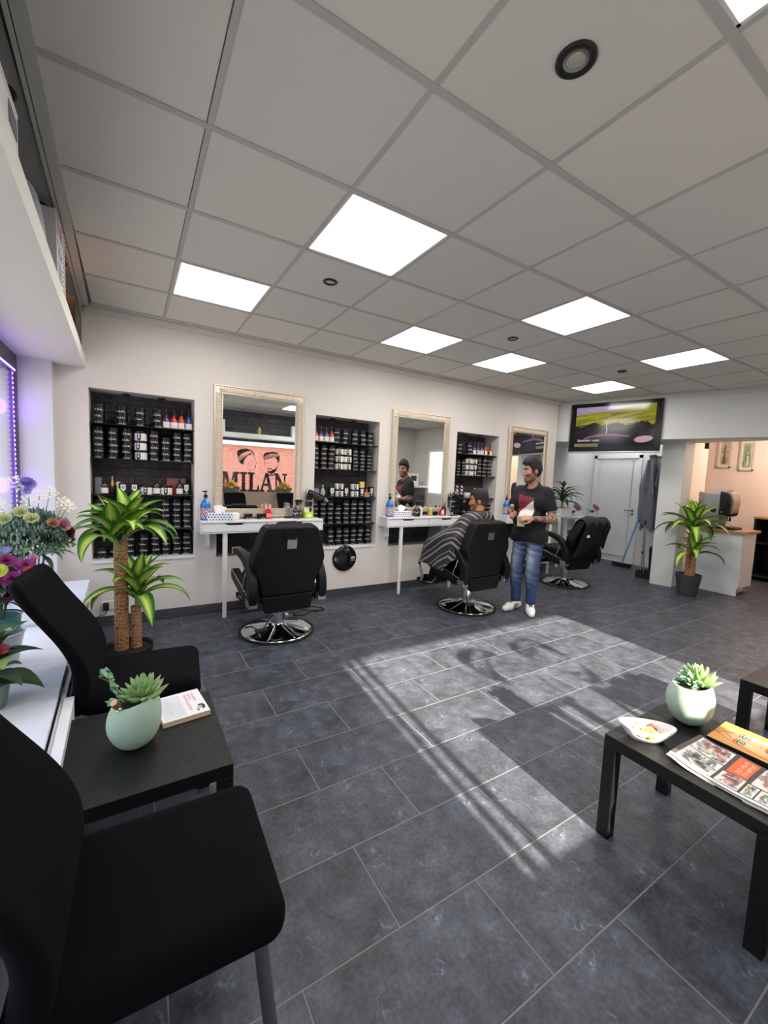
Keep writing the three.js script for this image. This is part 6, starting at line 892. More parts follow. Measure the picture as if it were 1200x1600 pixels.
{ // striped cutting cape laid over him
  const tex = canvasTex(32, 256, (g, w, h) => { g.fillStyle = '#17151a'; g.fillRect(0, 0, w, h); const ln = (y, k, c) => { g.fillStyle = c; g.fillRect(0, y, w, k); }; ln(18, 3, '#8d8a8e'); ln(28, 7, '#b9b5b6'); ln(40, 4, '#8d8a8e'); ln(50, 8, '#c4c0c0'); ln(64, 3, '#7b787c'); ln(128, 4, '#8a878b'); ln(138, 7, '#b5b1b3'); ln(150, 4, '#8d8a8e'); ln(160, 3, '#77747a'); ln(216, 3, '#5b585d'); });
  const t = thing('cutting_cape', 'black cutting cape with grey stripes draped over the seated customer', 'cape', [3.08, 0, 0.86], Math.PI + 0.02);
  const R = [[0.072, 0.07, 0.068, 1.115, 1.135, 1.15], [0.21, 0.12, 0.115, 1.055, 1.095, 1.09], [0.3, 0.28, 0.13, 0.93, 0.96, 0.98], [0.39, 0.48, 0.135, 0.79, 0.83, 0.88], [0.41, 0.62, 0.14, 0.72, 0.7, 0.8], [0.44, 0.72, 0.14, 0.4, 0.5, 0.7]];
  const line = [[0, 1.115], [0.11, 1.05], [0.27, 0.9], [0.47, 0.745], [0.6, 0.69], [0.68, 0.4], [0.8, 0.3]], yc = (z) => { if (z <= 0) return 1.12; for (let i = 1; i < line.length; i++) if (z < line[i][0]) { const f = (z - line[i - 1][0]) / (line[i][0] - line[i - 1][0]); return line[i - 1][1] + f * (line[i][1] - line[i - 1][1]); } return 0.3; };
  const ringAt = (k, a) => { const r = R[k], s = Math.sin(a), c = Math.cos(a), q = k > 2 ? 0.72 : 0.9, sx = Math.sign(s) * Math.abs(s) ** q, cz = Math.sign(c) * Math.abs(c) ** q; const wf = Math.max(0, c) ** 1.6, wb = Math.max(0, -c) ** 1.2, ws = Math.max(0, 1 - wf - wb); const fold = k > 1 ? 0.012 * (k - 1) * Math.sin(a * 9 + k) : 0; return V(r[0] * sx * (1 + fold) - 0.06 * (1 - k / 5), wf * r[3] + ws * r[4] + wb * r[5] + (k > 3 ? 0.02 * Math.sin(a * 7) : 0), cz * (c > 0 ? r[1] : r[2]) * (1 + fold) - 0.05); };
  const curves = []; for (let i = 0; i <= 90; i++) curves.push(new THREE.CatmullRomCurve3(R.map((_, k) => ringAt(k, i / 90 * 6.28319))));
  const g = grid(90, 36, (u, v) => { const p = curves[Math.round(u * 90)].getPoint(v); return [p.x, p.y, p.z]; }, true), p = g.attributes.position, uv = g.attributes.uv;
  for (let i = 0; i < p.count; i++) uv.setXY(i, p.getZ(i), (Math.abs(p.getX(i) + 0.03) + Math.max(0, yc(p.getZ(i) + 0.05) - p.getY(i))) / 0.19);
  part('cloth', g, M(0xffffff, 0.6, { map: tex, side: THREE.DoubleSide }), t); part('neck_band', [new THREE.TorusGeometry(0.07, 0.012, 8, 36).rotateX(Math.PI / 2).translate(-0.06, 1.132, -0.05)], M(0x1c1a1f, 0.6), t);
  part('silver_lining', [grid(10, 8, (u, v) => { const p = ringAt(5, 0.35 + 0.5 * u); return [p.x * (1 - 0.05 * v), p.y + 0.004 - 0.26 * v * (1 - 0.8 * u), p.z - 0.01 - 0.04 * v]; })], M(0x9a9aa0, 0.5, { side: THREE.DoubleSide }), t, 'turned-up silvery lining corner');
}
{ // gown thrown over the back of the far chair
  const t = thing('barber_gown', 'black gown with a white tag thrown over the back of the far barber chair', 'gown', [5.27, 0, 0.62], Math.PI - 0.12);
  part('cloth', grid(40, 40, (u, v) => { const x = (u - 0.5) * (0.5 + 0.16 * Math.abs(v - 0.45)), s = (v - 0.42) * 0.95, ang = 0.34, top = [1.012, -0.42], th = 0.075, f = 0.018 * Math.sin(u * 21 + v * 3) * Math.min(1, Math.abs(s) * 5), edge = Math.max(0, Math.abs(x) - 0.21); let y, z; if (Math.abs(s) < 0.13) { const a = s / 0.13 * 1.5708; y = top[0] + th * (Math.cos(a) - 0.55) - edge * 0.7; z = top[1] + th * Math.sin(a) * -1; } else { const d = Math.abs(s) - 0.13, sg = Math.sign(s); y = top[0] - th * 0.55 - d * Math.cos(ang) * (1 - 0.35 * Math.sin(u * 4 + 1) * (sg > 0 ? 0.5 : 1)) - edge * 0.8; z = top[1] + d * Math.sin(ang) - sg * (th + f + 0.008); } return [x * (1 + 0.1 * Math.sin(v * 7)), y, z]; }), M(0x0c0c0e, 0.7, { side: THREE.DoubleSide }), t);
  part('tag', rbox(0.06, 0.035, 0.004, 0.001, 0.12, 0.0, 0, 1).rotateX(0.34).translate(0, 0.78, -0.445), M(0xe8e8e8, 0.6), t);
}
// ================= far side, kitchen corner, wall fittings =================
{ // television on the beam
  const tex = canvasTex(1024, 576, (g, w, h) => {
    g.fillStyle = '#14131c'; g.fillRect(0, 0, w, h); g.fillStyle = '#9e8fb0'; g.fillRect(0, 0, w, 120); g.fillStyle = '#c9c4d0'; for (let i = 0; i < 10; i++) { g.globalAlpha = 0.4; g.fillRect(rnd() * 500, rnd() * 80, 260, 12); } g.globalAlpha = 1;
    g.fillStyle = '#8d8a1c'; g.beginPath(); g.moveTo(0, 130); g.bezierCurveTo(260, 60, 420, 90, 560, 60); g.bezierCurveTo(760, 10, 900, 20, 1024, 0); g.lineTo(1024, 320); g.lineTo(0, 300); g.fill(); for (let i = 0; i < 90; i++) { g.globalAlpha = 0.35; g.fillStyle = ['#b0a52c', '#6d7018', '#545a18', '#c0b548'][i % 4]; g.beginPath(); g.ellipse(rnd() * w, 110 + rnd() * 160, 60 + rnd() * 90, 8 + rnd() * 14, -0.12, 0, 7); g.fill(); } g.globalAlpha = 1;
    g.fillStyle = '#1c1620'; g.beginPath(); g.moveTo(0, 250); for (let x = 0; x <= w; x += 32) g.lineTo(x, 240 + 26 * Math.sin(x * 0.02) + rnd() * 30); g.lineTo(w, 470); g.lineTo(0, 470); g.fill(); for (let i = 0; i < 160; i++) { g.globalAlpha = 0.5; g.fillStyle = ['#3a2c34', '#0d0b12', '#453a2c', '#2a3020'][i % 4]; g.fillRect(rnd() * w, 250 + rnd() * 190, 30 + rnd() * 40, 6 + rnd() * 20); } g.globalAlpha = 1;
    g.strokeStyle = '#cfd2da'; g.lineWidth = 9; g.beginPath(); g.moveTo(430, 225); g.lineTo(424, 300); g.lineTo(436, 330); g.lineTo(428, 400); g.stroke(); g.fillStyle = '#7d5a78'; g.beginPath(); g.moveTo(120, 450); g.bezierCurveTo(320, 360, 560, 390, 760, 430); g.lineTo(700, 450); g.bezierCurveTo(520, 420, 330, 410, 150, 470); g.fill(); g.fillStyle = '#c9a4ac'; g.beginPath(); g.ellipse(900, 480, 110, 46, -0.1, 0, 7); g.fill(); g.fillStyle = '#1a2030'; g.beginPath(); g.ellipse(520, 540, 200, 90, 0, 0, 7); g.fill();
    g.fillStyle = '#8a7a5c'; g.fillRect(0, 530, 330, 46); g.fillStyle = '#e8e8ea'; g.font = 'bold 46px sans-serif'; g.fillText('Summer Love', 40, 500);
  });
  const a = Math.atan(0.3), t = thing('television', 'flat television showing a green landscape, hung under the ceiling', 'television', [6.075, 2.385, 0.69], -Math.PI / 2 - a * -1 * -1 + 0.0); t.rotation.y = -(Math.PI / 2 - a);
  part('casing', rbx(-0.63, 0.63, -0.385, 0.385, -0.06, -0.012, 0.012), blackGloss, t); part('lower_rim', rbx(-0.635, 0.635, -0.392, -0.365, -0.03, 0.008, 0.004), steel, t); part('bezel', [rbx(-0.635, 0.635, 0.365, 0.39, -0.03, 0.006, 0.004), rbx(-0.635, -0.618, -0.39, 0.39, -0.03, 0.006, 0.004), rbx(0.618, 0.635, -0.39, 0.39, -0.03, 0.006, 0.004)], blackGloss, t);
  part('screen', [bx(-0.619, 0.619, -0.366, 0.366, -0.012, -0.0005)], blackGloss, t); part('picture', new THREE.PlaneGeometry(1.1, 0.62).translate(0, 0.02, 0.0006), new THREE.MeshPhysicalMaterial({ color: 0x050505, roughness: 0.12, emissive: 0xffffff, emissiveMap: tex, emissiveIntensity: 0.8 }), t); part('wall_arm', [rbx(-0.12, 0.12, -0.12, 0.12, -0.12, -0.06, 0.01)], blackMatt, t);
}
{ // stepped white stand, yucca and orchids at the end of the mirror wall
  const st = thing('plant_stand', 'white wooden plant stand with two tiers beside the far barber chair', 'stand', [6.45, 0, -0.3]); part('top_shelf', rbx(-0.28, 0.28, 0.88, 0.9, -0.14, 0.14, 0.004), whiteLac, st); part('lower_shelf', rbx(-0.27, 0.27, 0.3, 0.32, -0.13, 0.13, 0.004), whiteLac, st); for (const x of [-0.24, 0.24]) for (const z of [-0.1, 0.1]) part('leg', rbox(0.035, 0.88, 0.035, 0.004, x, 0.44, z, 1), whiteLac, st);
  const y = thing('yucca_plant', 'spiky dark green plant in a white box planter behind the standing man', 'plant', [6.3, 0.9002, -0.24]); part('planter', [rbx(-0.16, 0.16, 0, 0.15, -0.1, 0.1, 0.006), rbx(-0.165, 0.165, 0.135, 0.155, -0.105, 0.105, 0.004)], whiteLac, y); part('soil', bx(-0.15, 0.15, 0.15, 0.157, -0.09, 0.09), soil, y); part('stem', trunk(0.02, 0.12), trunkMat, y).position.set(0, 0.155, 0);
  const L = [strapLeaf(0.34, 0.035, 0.22, 0.06, 0.3), strapLeaf(0.38, 0.035, 0.14, 0.14, 0.3), strapLeaf(0.4, 0.04, 0.05, 0.22, 0.3)]; for (let i = 0; i < 34; i++) { const o = part('leaf', L[i % 3], M([0x2c4a30, 0x3a5a34, 0x22382a][i % 3], 0.5, { side: THREE.DoubleSide }), y); o.position.set(0, 0.24 + 0.003 * i, 0); o.rotation.order = 'YXZ'; o.rotation.set(0, i * 2.4, i > 20 ? 0.6 : 0.1); }
  const tb = thing('half_table', 'white half-round wall table with turned legs beyond the far barber chair', 'table', [7.28, 0, -0.4]); part('tabletop', [new THREE.CylinderGeometry(0.4, 0.4, 0.025, 36, 1, false, -Math.PI / 2, Math.PI).scale(1, 1, 0.8).translate(0, 0.83, -0.28), bx(-0.4, 0.4, 0.818, 0.842, -0.3, -0.27)], whiteLac, tb); part('lower_shelf', new THREE.CylinderGeometry(0.3, 0.3, 0.02, 30, 1, false, -Math.PI / 2, Math.PI).scale(1, 1, 0.8).translate(0, 0.16, -0.28), whiteLac, tb);
  for (const [x, z] of [[-0.32, -0.22], [0.32, -0.22], [-0.12, -0.02], [0.14, -0.03]]) part('leg', lathe([[0.0001, 0], [0.016, 0], [0.022, 0.06], [0.017, 0.1], [0.024, 0.14], [0.022, 0.2], [0.016, 0.45], [0.022, 0.7], [0.026, 0.82]], 14).translate(x, 0, z), whiteLac, tb);
  [[6.98, 'left'], [7.6, 'right']].forEach(([x, s]) => { const o = thing('orchid', `purple orchid on the white half-round table, ${s} one`, 'plant', [x, 0.8425, -0.47]); part('pot', lathe([[0.0001, 0], [0.04, 0], [0.05, 0.08], [0.045, 0.08]], 18), whiteGloss, o); part('stem', tube([[0, 0.06, 0], [0.02, 0.16, 0.01], [0.06, 0.21, 0.03]], 0.003, 12, 6), greens[1], o); const d = daisy(0.035, 10, 2); [[0.06, 0.2, 0.03], [0.03, 0.22, 0.02], [0.08, 0.175, 0.05]].forEach((q) => place3(o, 'flower', d, petalM(0x9c4a9a), q, [-0.6, 0.4, 0.7], 1.5)); const lf = roundLeaf(0.14, 0.05); for (let k = 0; k < 4; k++) { const l = part('leaf', lf, greens[2], o); l.position.set(0, 0.08, 0); l.rotation.set(0, k * 1.6 + 0.4, 0.35); } });
}
function plate(name, label, cat, pos, turn, kind) { const t = thing(name, label, cat, pos, turn); part('frame', rbox(0.082 * (kind === 2 ? 2 : 1), 0.082, 0.008, 0.003, 0, 0, 0.004), whiteGloss, t); if (kind) for (let k = 0; k < kind; k++) part('socket', lathe([[0.0001, -0.006], [0.018, -0.006], [0.02, 0.002], [0.03, 0.003]].reverse(), 22).rotateX(Math.PI / 2).translate((k - (kind - 1) / 2) * 0.082, 0, 0.007), whiteLac, t); else part('rocker', rbox(0.055, 0.055, 0.008, 0.002, 0, 0, 0.008), whiteLac, t); return t; }
plate('wall_socket', 'white double wall socket with a black plug, low behind the dracaena', 'socket', [-0.44, 0.2, ZW + 0.0005], 0, 2); plate('light_switch', 'small light switch high on the alcove wall left of the television', 'switch', [7.25, 2.2, -0.719], 0, 0); plate('wall_socket', 'double wall socket on the alcove wall above the plant stand', 'socket', [7.3, 1.12, -0.719], 0, 2);
{ const t = thing('power_adapter', 'black plug adapter with thin cable in the low double socket', 'plug', [-0.481, 0.2, ZW + 0.009]); part('body', rbox(0.045, 0.07, 0.04, 0.008, 0, -0.005, 0.02, 3), rubber, t); part('cable', tube([[0, -0.04, 0.02], [0, -0.07, 0.025], [-0.05, -0.085, 0.02], [-0.085, -0.12, 0.012]], 0.003, 24, 6), rubber, t); }
{ const t = thing('power_cable', 'black cables coiled on the floor beside the empty barber chair', 'cable', [1.28, 0, 0.22]); part('loop', tube([[-0.16, 0.006, 0.06], [-0.05, 0.005, -0.06], [0.1, 0.006, -0.1], [0.23, 0.005, -0.02], [0.24, 0.006, 0.08], [0.1, 0.012, 0.06], [-0.02, 0.005, 0.14], [-0.12, 0.006, 0.1], [0.02, 0.014, 0.0], [0.16, 0.006, 0.1]], 0.005, 80, 6), rubber, t); part('loop', tube([[0.0, 0.02, -0.08], [-0.02, 0.3, -0.24], [0.02, 0.6, -0.28]], 0.004, 20, 6), rubber, t); part('plug', rbox(0.03, 0.02, 0.05, 0.005, -0.18, 0.012, 0.07), whiteGloss, t); }
// broom, dustpan, gowns by the door
{ const t = thing('broom', 'broom with bright blue handle leaning against the alcove wall', 'broom', [7.47, 0, 0.27]); part('handle', bar([0, 0.06, 0], [0.42, 1.3, 0.12], 0.0125, 0.0125, 14), P(0x3f86cf, 0.4), t); const head = part('head', rbx(-0.03, 0.03, 0.04, 0.075, -0.17, 0.17, 0.008), rubber, t); const br = []; for (let i = 0; i < 40; i++) for (const x of [-0.015, 0.015]) br.push(bar([x, 0.045, -0.16 + i * 0.0082], [x * 1.9 + rr(-0.004, 0.004), 0.0, -0.165 + i * 0.0085], 0.004, 0.003, 5)); part('bristles', br, blackMatt, head).userData.kind = 'stuff'; }
{ const t = thing('dustpan', 'long-handled black dustpan with aluminium poles beside the column', 'dustpan', [6.98, 0, 0.95]); part('pan', [rbx(-0.13, 0.13, 0, 0.012, -0.12, 0.12, 0.004), rbx(-0.13, 0.13, 0.012, 0.11, -0.12, -0.105, 0.004), rbx(-0.13, -0.118, 0.012, 0.1, -0.12, 0.1, 0.004), rbx(0.118, 0.13, 0.012, 0.1, -0.12, 0.1, 0.004)], rubber, t); part('pole', [bar([-0.0, 0.1, -0.1], [0.06, 0.86, -0.13], 0.011), bar([0.05, 0.02, -0.08], [0.1, 0.84, -0.14], 0.011)], satin, t); part('grip', [bar([0.022, 0.38, -0.111], [0.026, 0.42, -0.1125], 0.015), bar([0.06, 0.86, -0.13], [0.066, 0.93, -0.133], 0.015)], rubber, t); }
{ const t = thing('hook_rail', 'metal hook rail on the alcove wall holding the grey gowns', 'hook rail', [7.925, 2.05, 0.66]); part('rail', rbx(-0.014, 0.004, -0.02, 0.02, -0.3, 0.3, 0.004), satin, t); for (const z of [-0.2, 0.0, 0.2]) part('hook', tube([[-0.01, 0, z], [-0.06, -0.01, z], [-0.08, 0.02, z], [-0.08, 0.04, z]], 0.006, 14, 8), satin, t);
  const gm = [M(0x74777d, 0.8, { side: THREE.DoubleSide }), M(0x4d5056, 0.8, { side: THREE.DoubleSide })];
  [['grey cutting gown hanging on the left hook beside the door', 7.83, 0.46, 0.15, 1.3, 0], ['grey cutting gown hanging on the right hook against the column', 7.81, 0.72, 0.19, 1.26, 1]].forEach(([label, x, z, w, len, k]) => { const g = thing('hanging_gown', label, 'gown', [x, 2.06, z]); part('cloth', grid(48, 30, (u, v) => { const a = u * 6.283, flare = 0.35 + 0.75 * Math.min(1, v * 2.2) - 0.45 * Math.max(0, v - 0.45) * 1.4, f = 1 + 0.22 * Math.sin(a * 6 + v * 4 + k) * Math.min(1, v * 3), skirt = 0.06 * Math.sin(a * 3 + k * 2) * v; return [0.5 * w * 0.55 * flare * f * Math.cos(a) - 0.02 * v, -v * len * (1 - 0.06 * Math.sin(a * 2)) + (v === 0 ? 0.02 : 0), w * flare * f * Math.sin(a) + skirt]; }, true), gm[k], g); part('collar', [new THREE.TorusGeometry(0.05, 0.014, 8, 20).rotateX(Math.PI / 2)], gm[1 - k], g); part('overlay_fold', grid(16, 20, (u, v) => [-0.075 - 0.02 * Math.sin(u * 8), -0.08 - v * len * (0.36 + 0.14 * u), (u - 0.5) * w * 1.5 * (0.5 + 0.6 * v)]), gm[k], g); }); }
{ const t = thing('waste_bin', 'slim black bin half hidden behind the column', 'bin', [7.3, 0, 0.93]); part('body', lathe([[0.0001, 0], [0.1, 0], [0.12, 0.45], [0.115, 0.45]], 24), rubber, t); part('lid', lathe([[0.122, 0.45], [0.12, 0.475], [0.08, 0.5], [0.0001, 0.51]], 24), blackGloss, t); }
// coffee counter
{ const t = thing('drawer_unit', 'white drawer unit with wooden worktop carrying the coffee machine', 'cabinet', [7.27, 0, 1.84]); part('side_panel', rbx(-0.25, -0.232, 0.0, 0.89, -0.28, 0.28, 0.002), P(0xdfe5e6, 0.4), t); part('carcass', [bx(-0.232, 0.25, 0.1, 0.89, -0.28, 0.268)], whiteLac, t); part('plinth', bx(-0.22, 0.25, 0, 0.1, -0.28, 0.2), whiteLac, t); [[0.105, 0.42], [0.424, 0.72], [0.724, 0.885]].forEach(([a, b]) => part('drawer_front', rbx(-0.228, 0.248, a, b, 0.268, 0.287, 0.002), whiteLac, t));
  const oak = noiseTex(256, (u, v) => { const k = tfbm(u * 1, v, 6, 4, 4), s = Math.sin(v * 90 + 8 * k + 2 * tile(u, v, 4, 9)); return [176 + 20 * s + 30 * k, 126 + 18 * s + 26 * k, 84 + 14 * s + 20 * k]; }); part('worktop', boxUV(tidy(rbx(-0.29, 0.3, 0.89, 0.925, -0.3, 0.32, 0.004)), 1.2), P(0xffffff, 0.45, { map: oak }), t); }
{ const t = thing('coffee_machine', 'steel and black automatic coffee machine on the wooden worktop', 'coffee machine', [7.22, 0.9255, 1.8]); // it faces +z
  part('body', rbx(-0.15, 0.15, 0.02, 0.52, -0.26, 0.0, 0.01), steel, t); part('front_column', [poly(roundPts([[0.0, 0.17], [0.06, 0.17], [0.13, 0.2], [0.145, 0.42], [0.11, 0.53], [0.0, 0.55]], [0.001, 0.02, 0.04, 0.05, 0.04, 0.001]), 0.32, 0.012).rotateY(-Math.PI / 2).translate(0.16, 0, 0)], P(0x1b1b1d, 0.2), t); part('front_panel', poly(roundPts([[0.05, 0.19], [0.135, 0.21], [0.152, 0.42], [0.11, 0.54], [0.05, 0.545]], 0.03), 0.22, 0.01).rotateY(-Math.PI / 2).translate(0.11, 0, 0), M(0x8f8d8b, 0.25, { metalness: 0.8 }), t); part('drip_tray', [rbx(-0.15, 0.15, 0, 0.035, -0.02, 0.2, 0.01)], rubber, t); part('spout', [rbx(-0.05, 0.05, 0.11, 0.19, 0.02, 0.09, 0.01), cyl(0.012, 0.008, 0.05, -0.025, 0.075, 0.06), cyl(0.012, 0.008, 0.05, 0.025, 0.075, 0.06)], chrome, t); part('bean_hopper', poly([[-0.07, 0], [0.07, 0], [0.1, 0.055], [-0.1, 0.055]], 0.16, 0.004).rotateY(-Math.PI / 2).translate(0.08, 0.525, -0.03), P(0xd9dcdd, 0.25), t); part('side_knob', lathe([[0.0001, 0.012], [0.032, 0.012], [0.036, 0.0]], 24).rotateZ(Math.PI / 2).translate(-0.15, 0.27, -0.07), rubber, t); part('foot', [[-0.12, -0.22], [0.12, -0.22]].map(([x, z]) => cyl(0.018, 0.018, 0.022, x, 0, z)), rubber, t); part('badge', rbx(-0.162, -0.16, 0.245, 0.255, 0.02, 0.045, 0.0005), satin, t); }
{ const art = (k) => canvasTex(128, 320, (g, w, h) => { g.fillStyle = k ? '#9fb08c' : '#c9b8a0'; g.fillRect(0, 0, w, h); for (let i = 0; i < 60; i++) { g.globalAlpha = 0.5; g.fillStyle = (k ? ['#6f8f5a', '#3c4a44', '#b8c4a0', '#7d8a94'] : ['#8f8068', '#5c5246', '#b09a7a', '#e0d6c4'])[i % 4]; g.fillRect(rnd() * w, (k ? 0 : 30) + rnd() * h * 0.8, 8 + rnd() * 26, 20 + rnd() * 50); } g.globalAlpha = 1; if (k) { g.fillStyle = '#e8ecec'; g.fillRect(66, 170, 24, 120); } else { g.fillStyle = '#6a5c48'; g.beginPath(); g.moveTo(64, 10); g.lineTo(92, 310); g.lineTo(36, 310); g.fill(); } });
  [[0.82, 2.19, 'left', 0], [1.16, 2.14, 'right', 1]].forEach(([z, y, s, k]) => { const t = thing('wall_picture', `tall narrow white-framed photograph on the kitchen wall, ${s} of two`, 'picture', [9.295, y, z + 0.19], -Math.PI / 2); const w = 0.11, h = 0.28; part('frame', [rbx(-w, w, h - 0.03, h, 0, 0.025, 0.002), rbx(-w, w, -h, -h + 0.03, 0, 0.025, 0.002), rbx(-w, -w + 0.03, -h, h, 0, 0.025, 0.002), rbx(w - 0.03, w, -h, h, 0, 0.025, 0.002)], M(0xcfc9c0, 0.5), t); part('mount', bx(-w + 0.02, w - 0.02, -h + 0.02, h - 0.02, 0.002, 0.012), M(0xe6ded4, 0.8), t); part('print', bx(-w * 0.52, w * 0.52, -h * 0.78, h * 0.78, 0.012, 0.0135), M(0xffffff, 0.5, { map: art(k) }), t); }); }
{ const t = thing('sideboard', 'dark open sideboard with wooden top at the right picture edge', 'sideboard', [8.98, 0, 2.15]); part('top_board', rbx(-0.32, 0.3, 1.04, 1.075, -0.42, 0.6, 0.004), M(0xb58a5c, 0.5), t); for (const z of [-0.4, 0.08, 0.57]) part('side_panel', rbx(-0.3, 0.29, 0, 1.04, z - 0.012, z + 0.012, 0.002), blackMatt, t); part('shelf', [rbx(-0.29, 0.29, 0.62, 0.64, -0.388, 0.56, 0.002)], blackMatt, t); part('shelf', [rbx(-0.29, 0.29, 0.06, 0.08, -0.388, 0.56, 0.002)], blackMatt, t); part('back_panel', bx(0.28, 0.29, 0.05, 1.04, -0.4, 0.57), blackMatt, t);
  const b = thing('stone_head', 'grey stone Buddha head standing on the dark sideboard', 'sculpture', [8.9, 1.0755, 1.95], -Math.PI / 2 - 0.3), f = aim(headField(), [0, 0.17, 0], 0, 0); part('head', surface((p) => Math.min(f(p), smin(boneD(p, bone([0, 0.0, -0.01], [0, 0.08, 0], 0.055, 0.05)), 9, 0.02)), [-0.12, -0.0, -0.13], [0.12, 0.32, 0.15], 0.008, () => '#8d857a'), M(0xffffff, 0.9, { vertexColors: true }), b); part('topknot', [sph(0.075, 0, 0.2, -0.02, 1.08, 1, 1.2, 16), sph(0.035, 0, 0.3, -0.02), new THREE.ConeGeometry(0.018, 0.06, 12).translate(0, 0.35, -0.02)], M(0x70695f, 0.9), b); }
{ // warm lamp in the kitchen
  const t = thing('ceiling_lamp', 'round warm kitchen ceiling lamp, outside the frame', 'lamp', [8.4, 2.6, 2.2]); part('shade', lathe([[0.0001, -0.07], [0.1, -0.06], [0.15, -0.03], [0.16, 0.0]], 30), new THREE.MeshStandardMaterial({ color: 0xfff0dc, emissive: 0xffd7a8, emissiveIntensity: 2.2 }), t); part('base', cyl(0.165, 0.165, 0.012, 0, -0.012, 0), whiteLac, t);
  const l = new THREE.PointLight(0xffeee0, 3.9, 0, 2); l.position.set(8.4, 2.44, 2.2); l.castShadow = true; l.shadow.radius = 8; scene.add(l); }
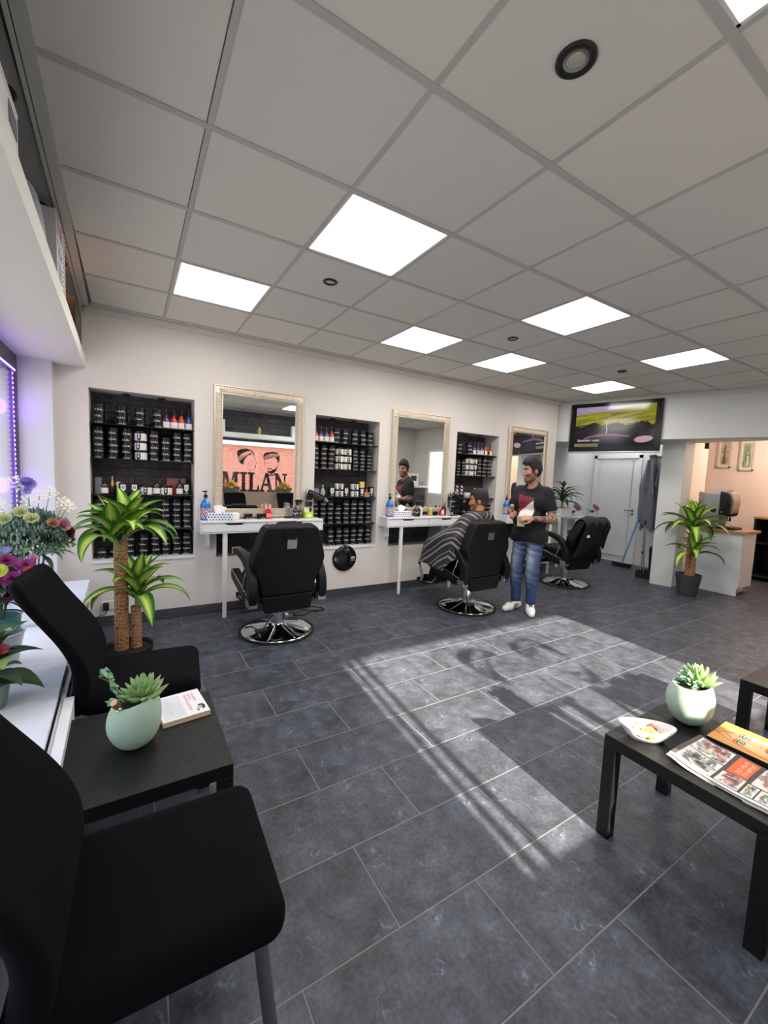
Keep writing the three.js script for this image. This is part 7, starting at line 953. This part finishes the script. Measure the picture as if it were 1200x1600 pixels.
// things on the deep shelf over the left window
{ const stripe = canvasTex(128, 512, (g, w, h) => { g.fillStyle = '#e9e7e6'; g.fillRect(0, 0, w, h); for (let i = 0; i < 14; i++) { g.fillStyle = i % 2 ? '#b02a36' : '#2a3070'; g.fillRect(0, i * 37 + 4, w, 18); } });
  const logo = canvasTex(256, 512, (g, w, h) => { g.fillStyle = '#c9ccd4'; g.fillRect(0, 0, w, h); g.fillStyle = '#2c3168'; g.fillRect(16, 20, 120, 120); for (let i = 0; i < 6; i++) { g.fillStyle = '#d5d7e0'; g.fillRect(24 + i * 18, 28, 7, 104); } g.fillStyle = '#b02a36'; g.fillRect(150, 20, 70, 120); g.fillStyle = '#2c3168'; g.fillRect(16, 190, 150, 14); g.fillRect(60, 230, 130, 60); g.fillStyle = '#c9ccd4'; g.fillRect(90, 246, 60, 26); g.fillStyle = '#8d92a0'; g.fillRect(40, 330, 160, 150); });
  const t = thing('shop_carton', 'tall carton with red, white and blue barber stripes on the deep window shelf', 'box', [-0.678, 2.4105, 1.44], 0.0); part('carton', rbx(-0.1, 0.09, 0, 0.36, -0.16, 0.16, 0.002), M(0xd5d6da, 0.5), t); part('striped_edge', [bx(0.0905, 0.0915, 0, 0.36, -0.158, -0.07)], M(0xffffff, 0.5, { map: stripe }), t); part('striped_side', [bx(-0.098, 0.088, 0.002, 0.358, -0.1615, -0.1605)], M(0xffffff, 0.5, { map: stripe }), t); part('printed_front', new THREE.PlaneGeometry(0.22, 0.35).rotateY(Math.PI / 2).translate(0.0912, 0.18, 0.045), M(0xffffff, 0.5, { map: logo }), t);
  const b = thing('product_bag', 'grey pouch with dark top standing on the deep window shelf', 'bag', [-0.655, 2.4105, 1.98], 0.0); part('pouch', grid(24, 14, (u, v) => { const a = u * 6.283, k = 1 - 0.35 * v * v; return [0.075 * k * Math.cos(a), v * 0.22, 0.15 * Math.cos(v * 0.4) * Math.sin(a)]; }, true), P(0x8b8d92, 0.45), b); part('dark_top', grid(24, 4, (u, v) => { const a = u * 6.283; return [0.05 * (1 - v * 0.7) * Math.cos(a), 0.22 + v * 0.04, 0.14 * Math.sin(a)]; }, true), black, b);
  const w = thing('shop_carton', 'white carton with a dark printed side at the left edge on the window shelf', 'box', [-0.645, 2.4105, 2.8], 0.0); part('carton', rbx(-0.12, 0.08, 0, 0.13, -0.2, 0.2, 0.003), whiteCool, w); part('print', bx(0.0805, 0.0815, 0.05, 0.11, -0.18, -0.08), M(0x5a5c60, 0.5), w); part('lid', rbx(-0.122, 0.082, 0.13, 0.14, -0.202, 0.202, 0.003), whiteCool, w);
  const k = thing('shop_carton', 'small black carton standing at the far end of the deep window shelf', 'box', [-0.668, 2.4105, 0.42], 0.0); part('carton', rbx(-0.07, 0.07, 0, 0.25, -0.2, 0.2, 0.003), darkBox, k); part('print', [bx(0.0705, 0.0715, 0.15, 0.18, -0.04, 0.04), bx(0.0705, 0.0715, 0.11, 0.13, -0.03, 0.03)], M(0x8a6a4a, 0.5), k);
  for (const [x, z, h, c, l] of [[1.7, 4.95, 0.2, 0xb59a5c, 'amber bottle on the shelf over the shop window, in the leftmost mirror']]) { const o = thing('display_bottle', l, 'bottle', [x + 0.5, 2.2905, z]); part('bottle', lathe([[0.0001, 0], [0.04, 0], [0.042, 0.12], [0.016, 0.16], [0.016, 0.18]], 18), P(c, 0.15), o); part('cap', cyl(0.018, 0.016, 0.03, 0, 0.18, 0), black, o); }
  [[1.35, 'left'], [3.05, 'right']].forEach(([x, s]) => { const o = thing('display_carton', `white carton with oval print on the shop window shelf, ${s} one in the mirror`, 'box', [x, 2.2905, 4.95], Math.PI); part('carton', rbx(-0.11, 0.11, 0, 0.26, -0.06, 0.06, 0.003), whiteCool, o); part('print', new THREE.CircleGeometry(0.04, 24).scale(0.7, 1.5, 1).translate(0, 0.13, 0.0606), M(0x4a4a4c, 0.5), o); });
}
{ // reception desk, outside the frame, seen in the middle mirror
  const t = thing('reception_desk', 'white reception counter with dark stone front, seen in the middle mirror', 'desk', [6.28, 0, 4.75]); part('counter_top', rbx(-0.36, 0.36, 1.22, 1.27, -0.3, 0.36, 0.004), whiteLac, t); part('carcass', [bx(-0.3, 0.32, 0, 1.22, -0.23, 0.34)], whiteLac, t); const sm = stoneMats; for (let r = 0; r < 11; r++) for (let c = 0; c < 3; c++) { const l = 0.2; part('stone_strip', rbox(l - 0.003, 0.104, 0.02, 0.003, -0.2 + c * l, 0.1 + r * 0.106, -0.238 - rr(0, 0.008), 1), sm[(r + c) % 3], t); }
  const s = thing('counter_sign', 'small white sign with a dark picture on the reception counter', 'sign', [6.3, 1.2705, 4.7], Math.PI + 0.5); part('panel', rbox(0.3, 0.3, 0.012, 0.003, 0, 0.17, 0), whiteGloss, s); part('picture', bx(-0.1, 0.06, 0.12, 0.26, 0.0062, 0.007), M(0x3a3c3e, 0.5), s); part('foot', rbox(0.3, 0.02, 0.14, 0.004, 0, 0.01, 0), whiteGloss, s);
}
renderer.render(scene, camera);
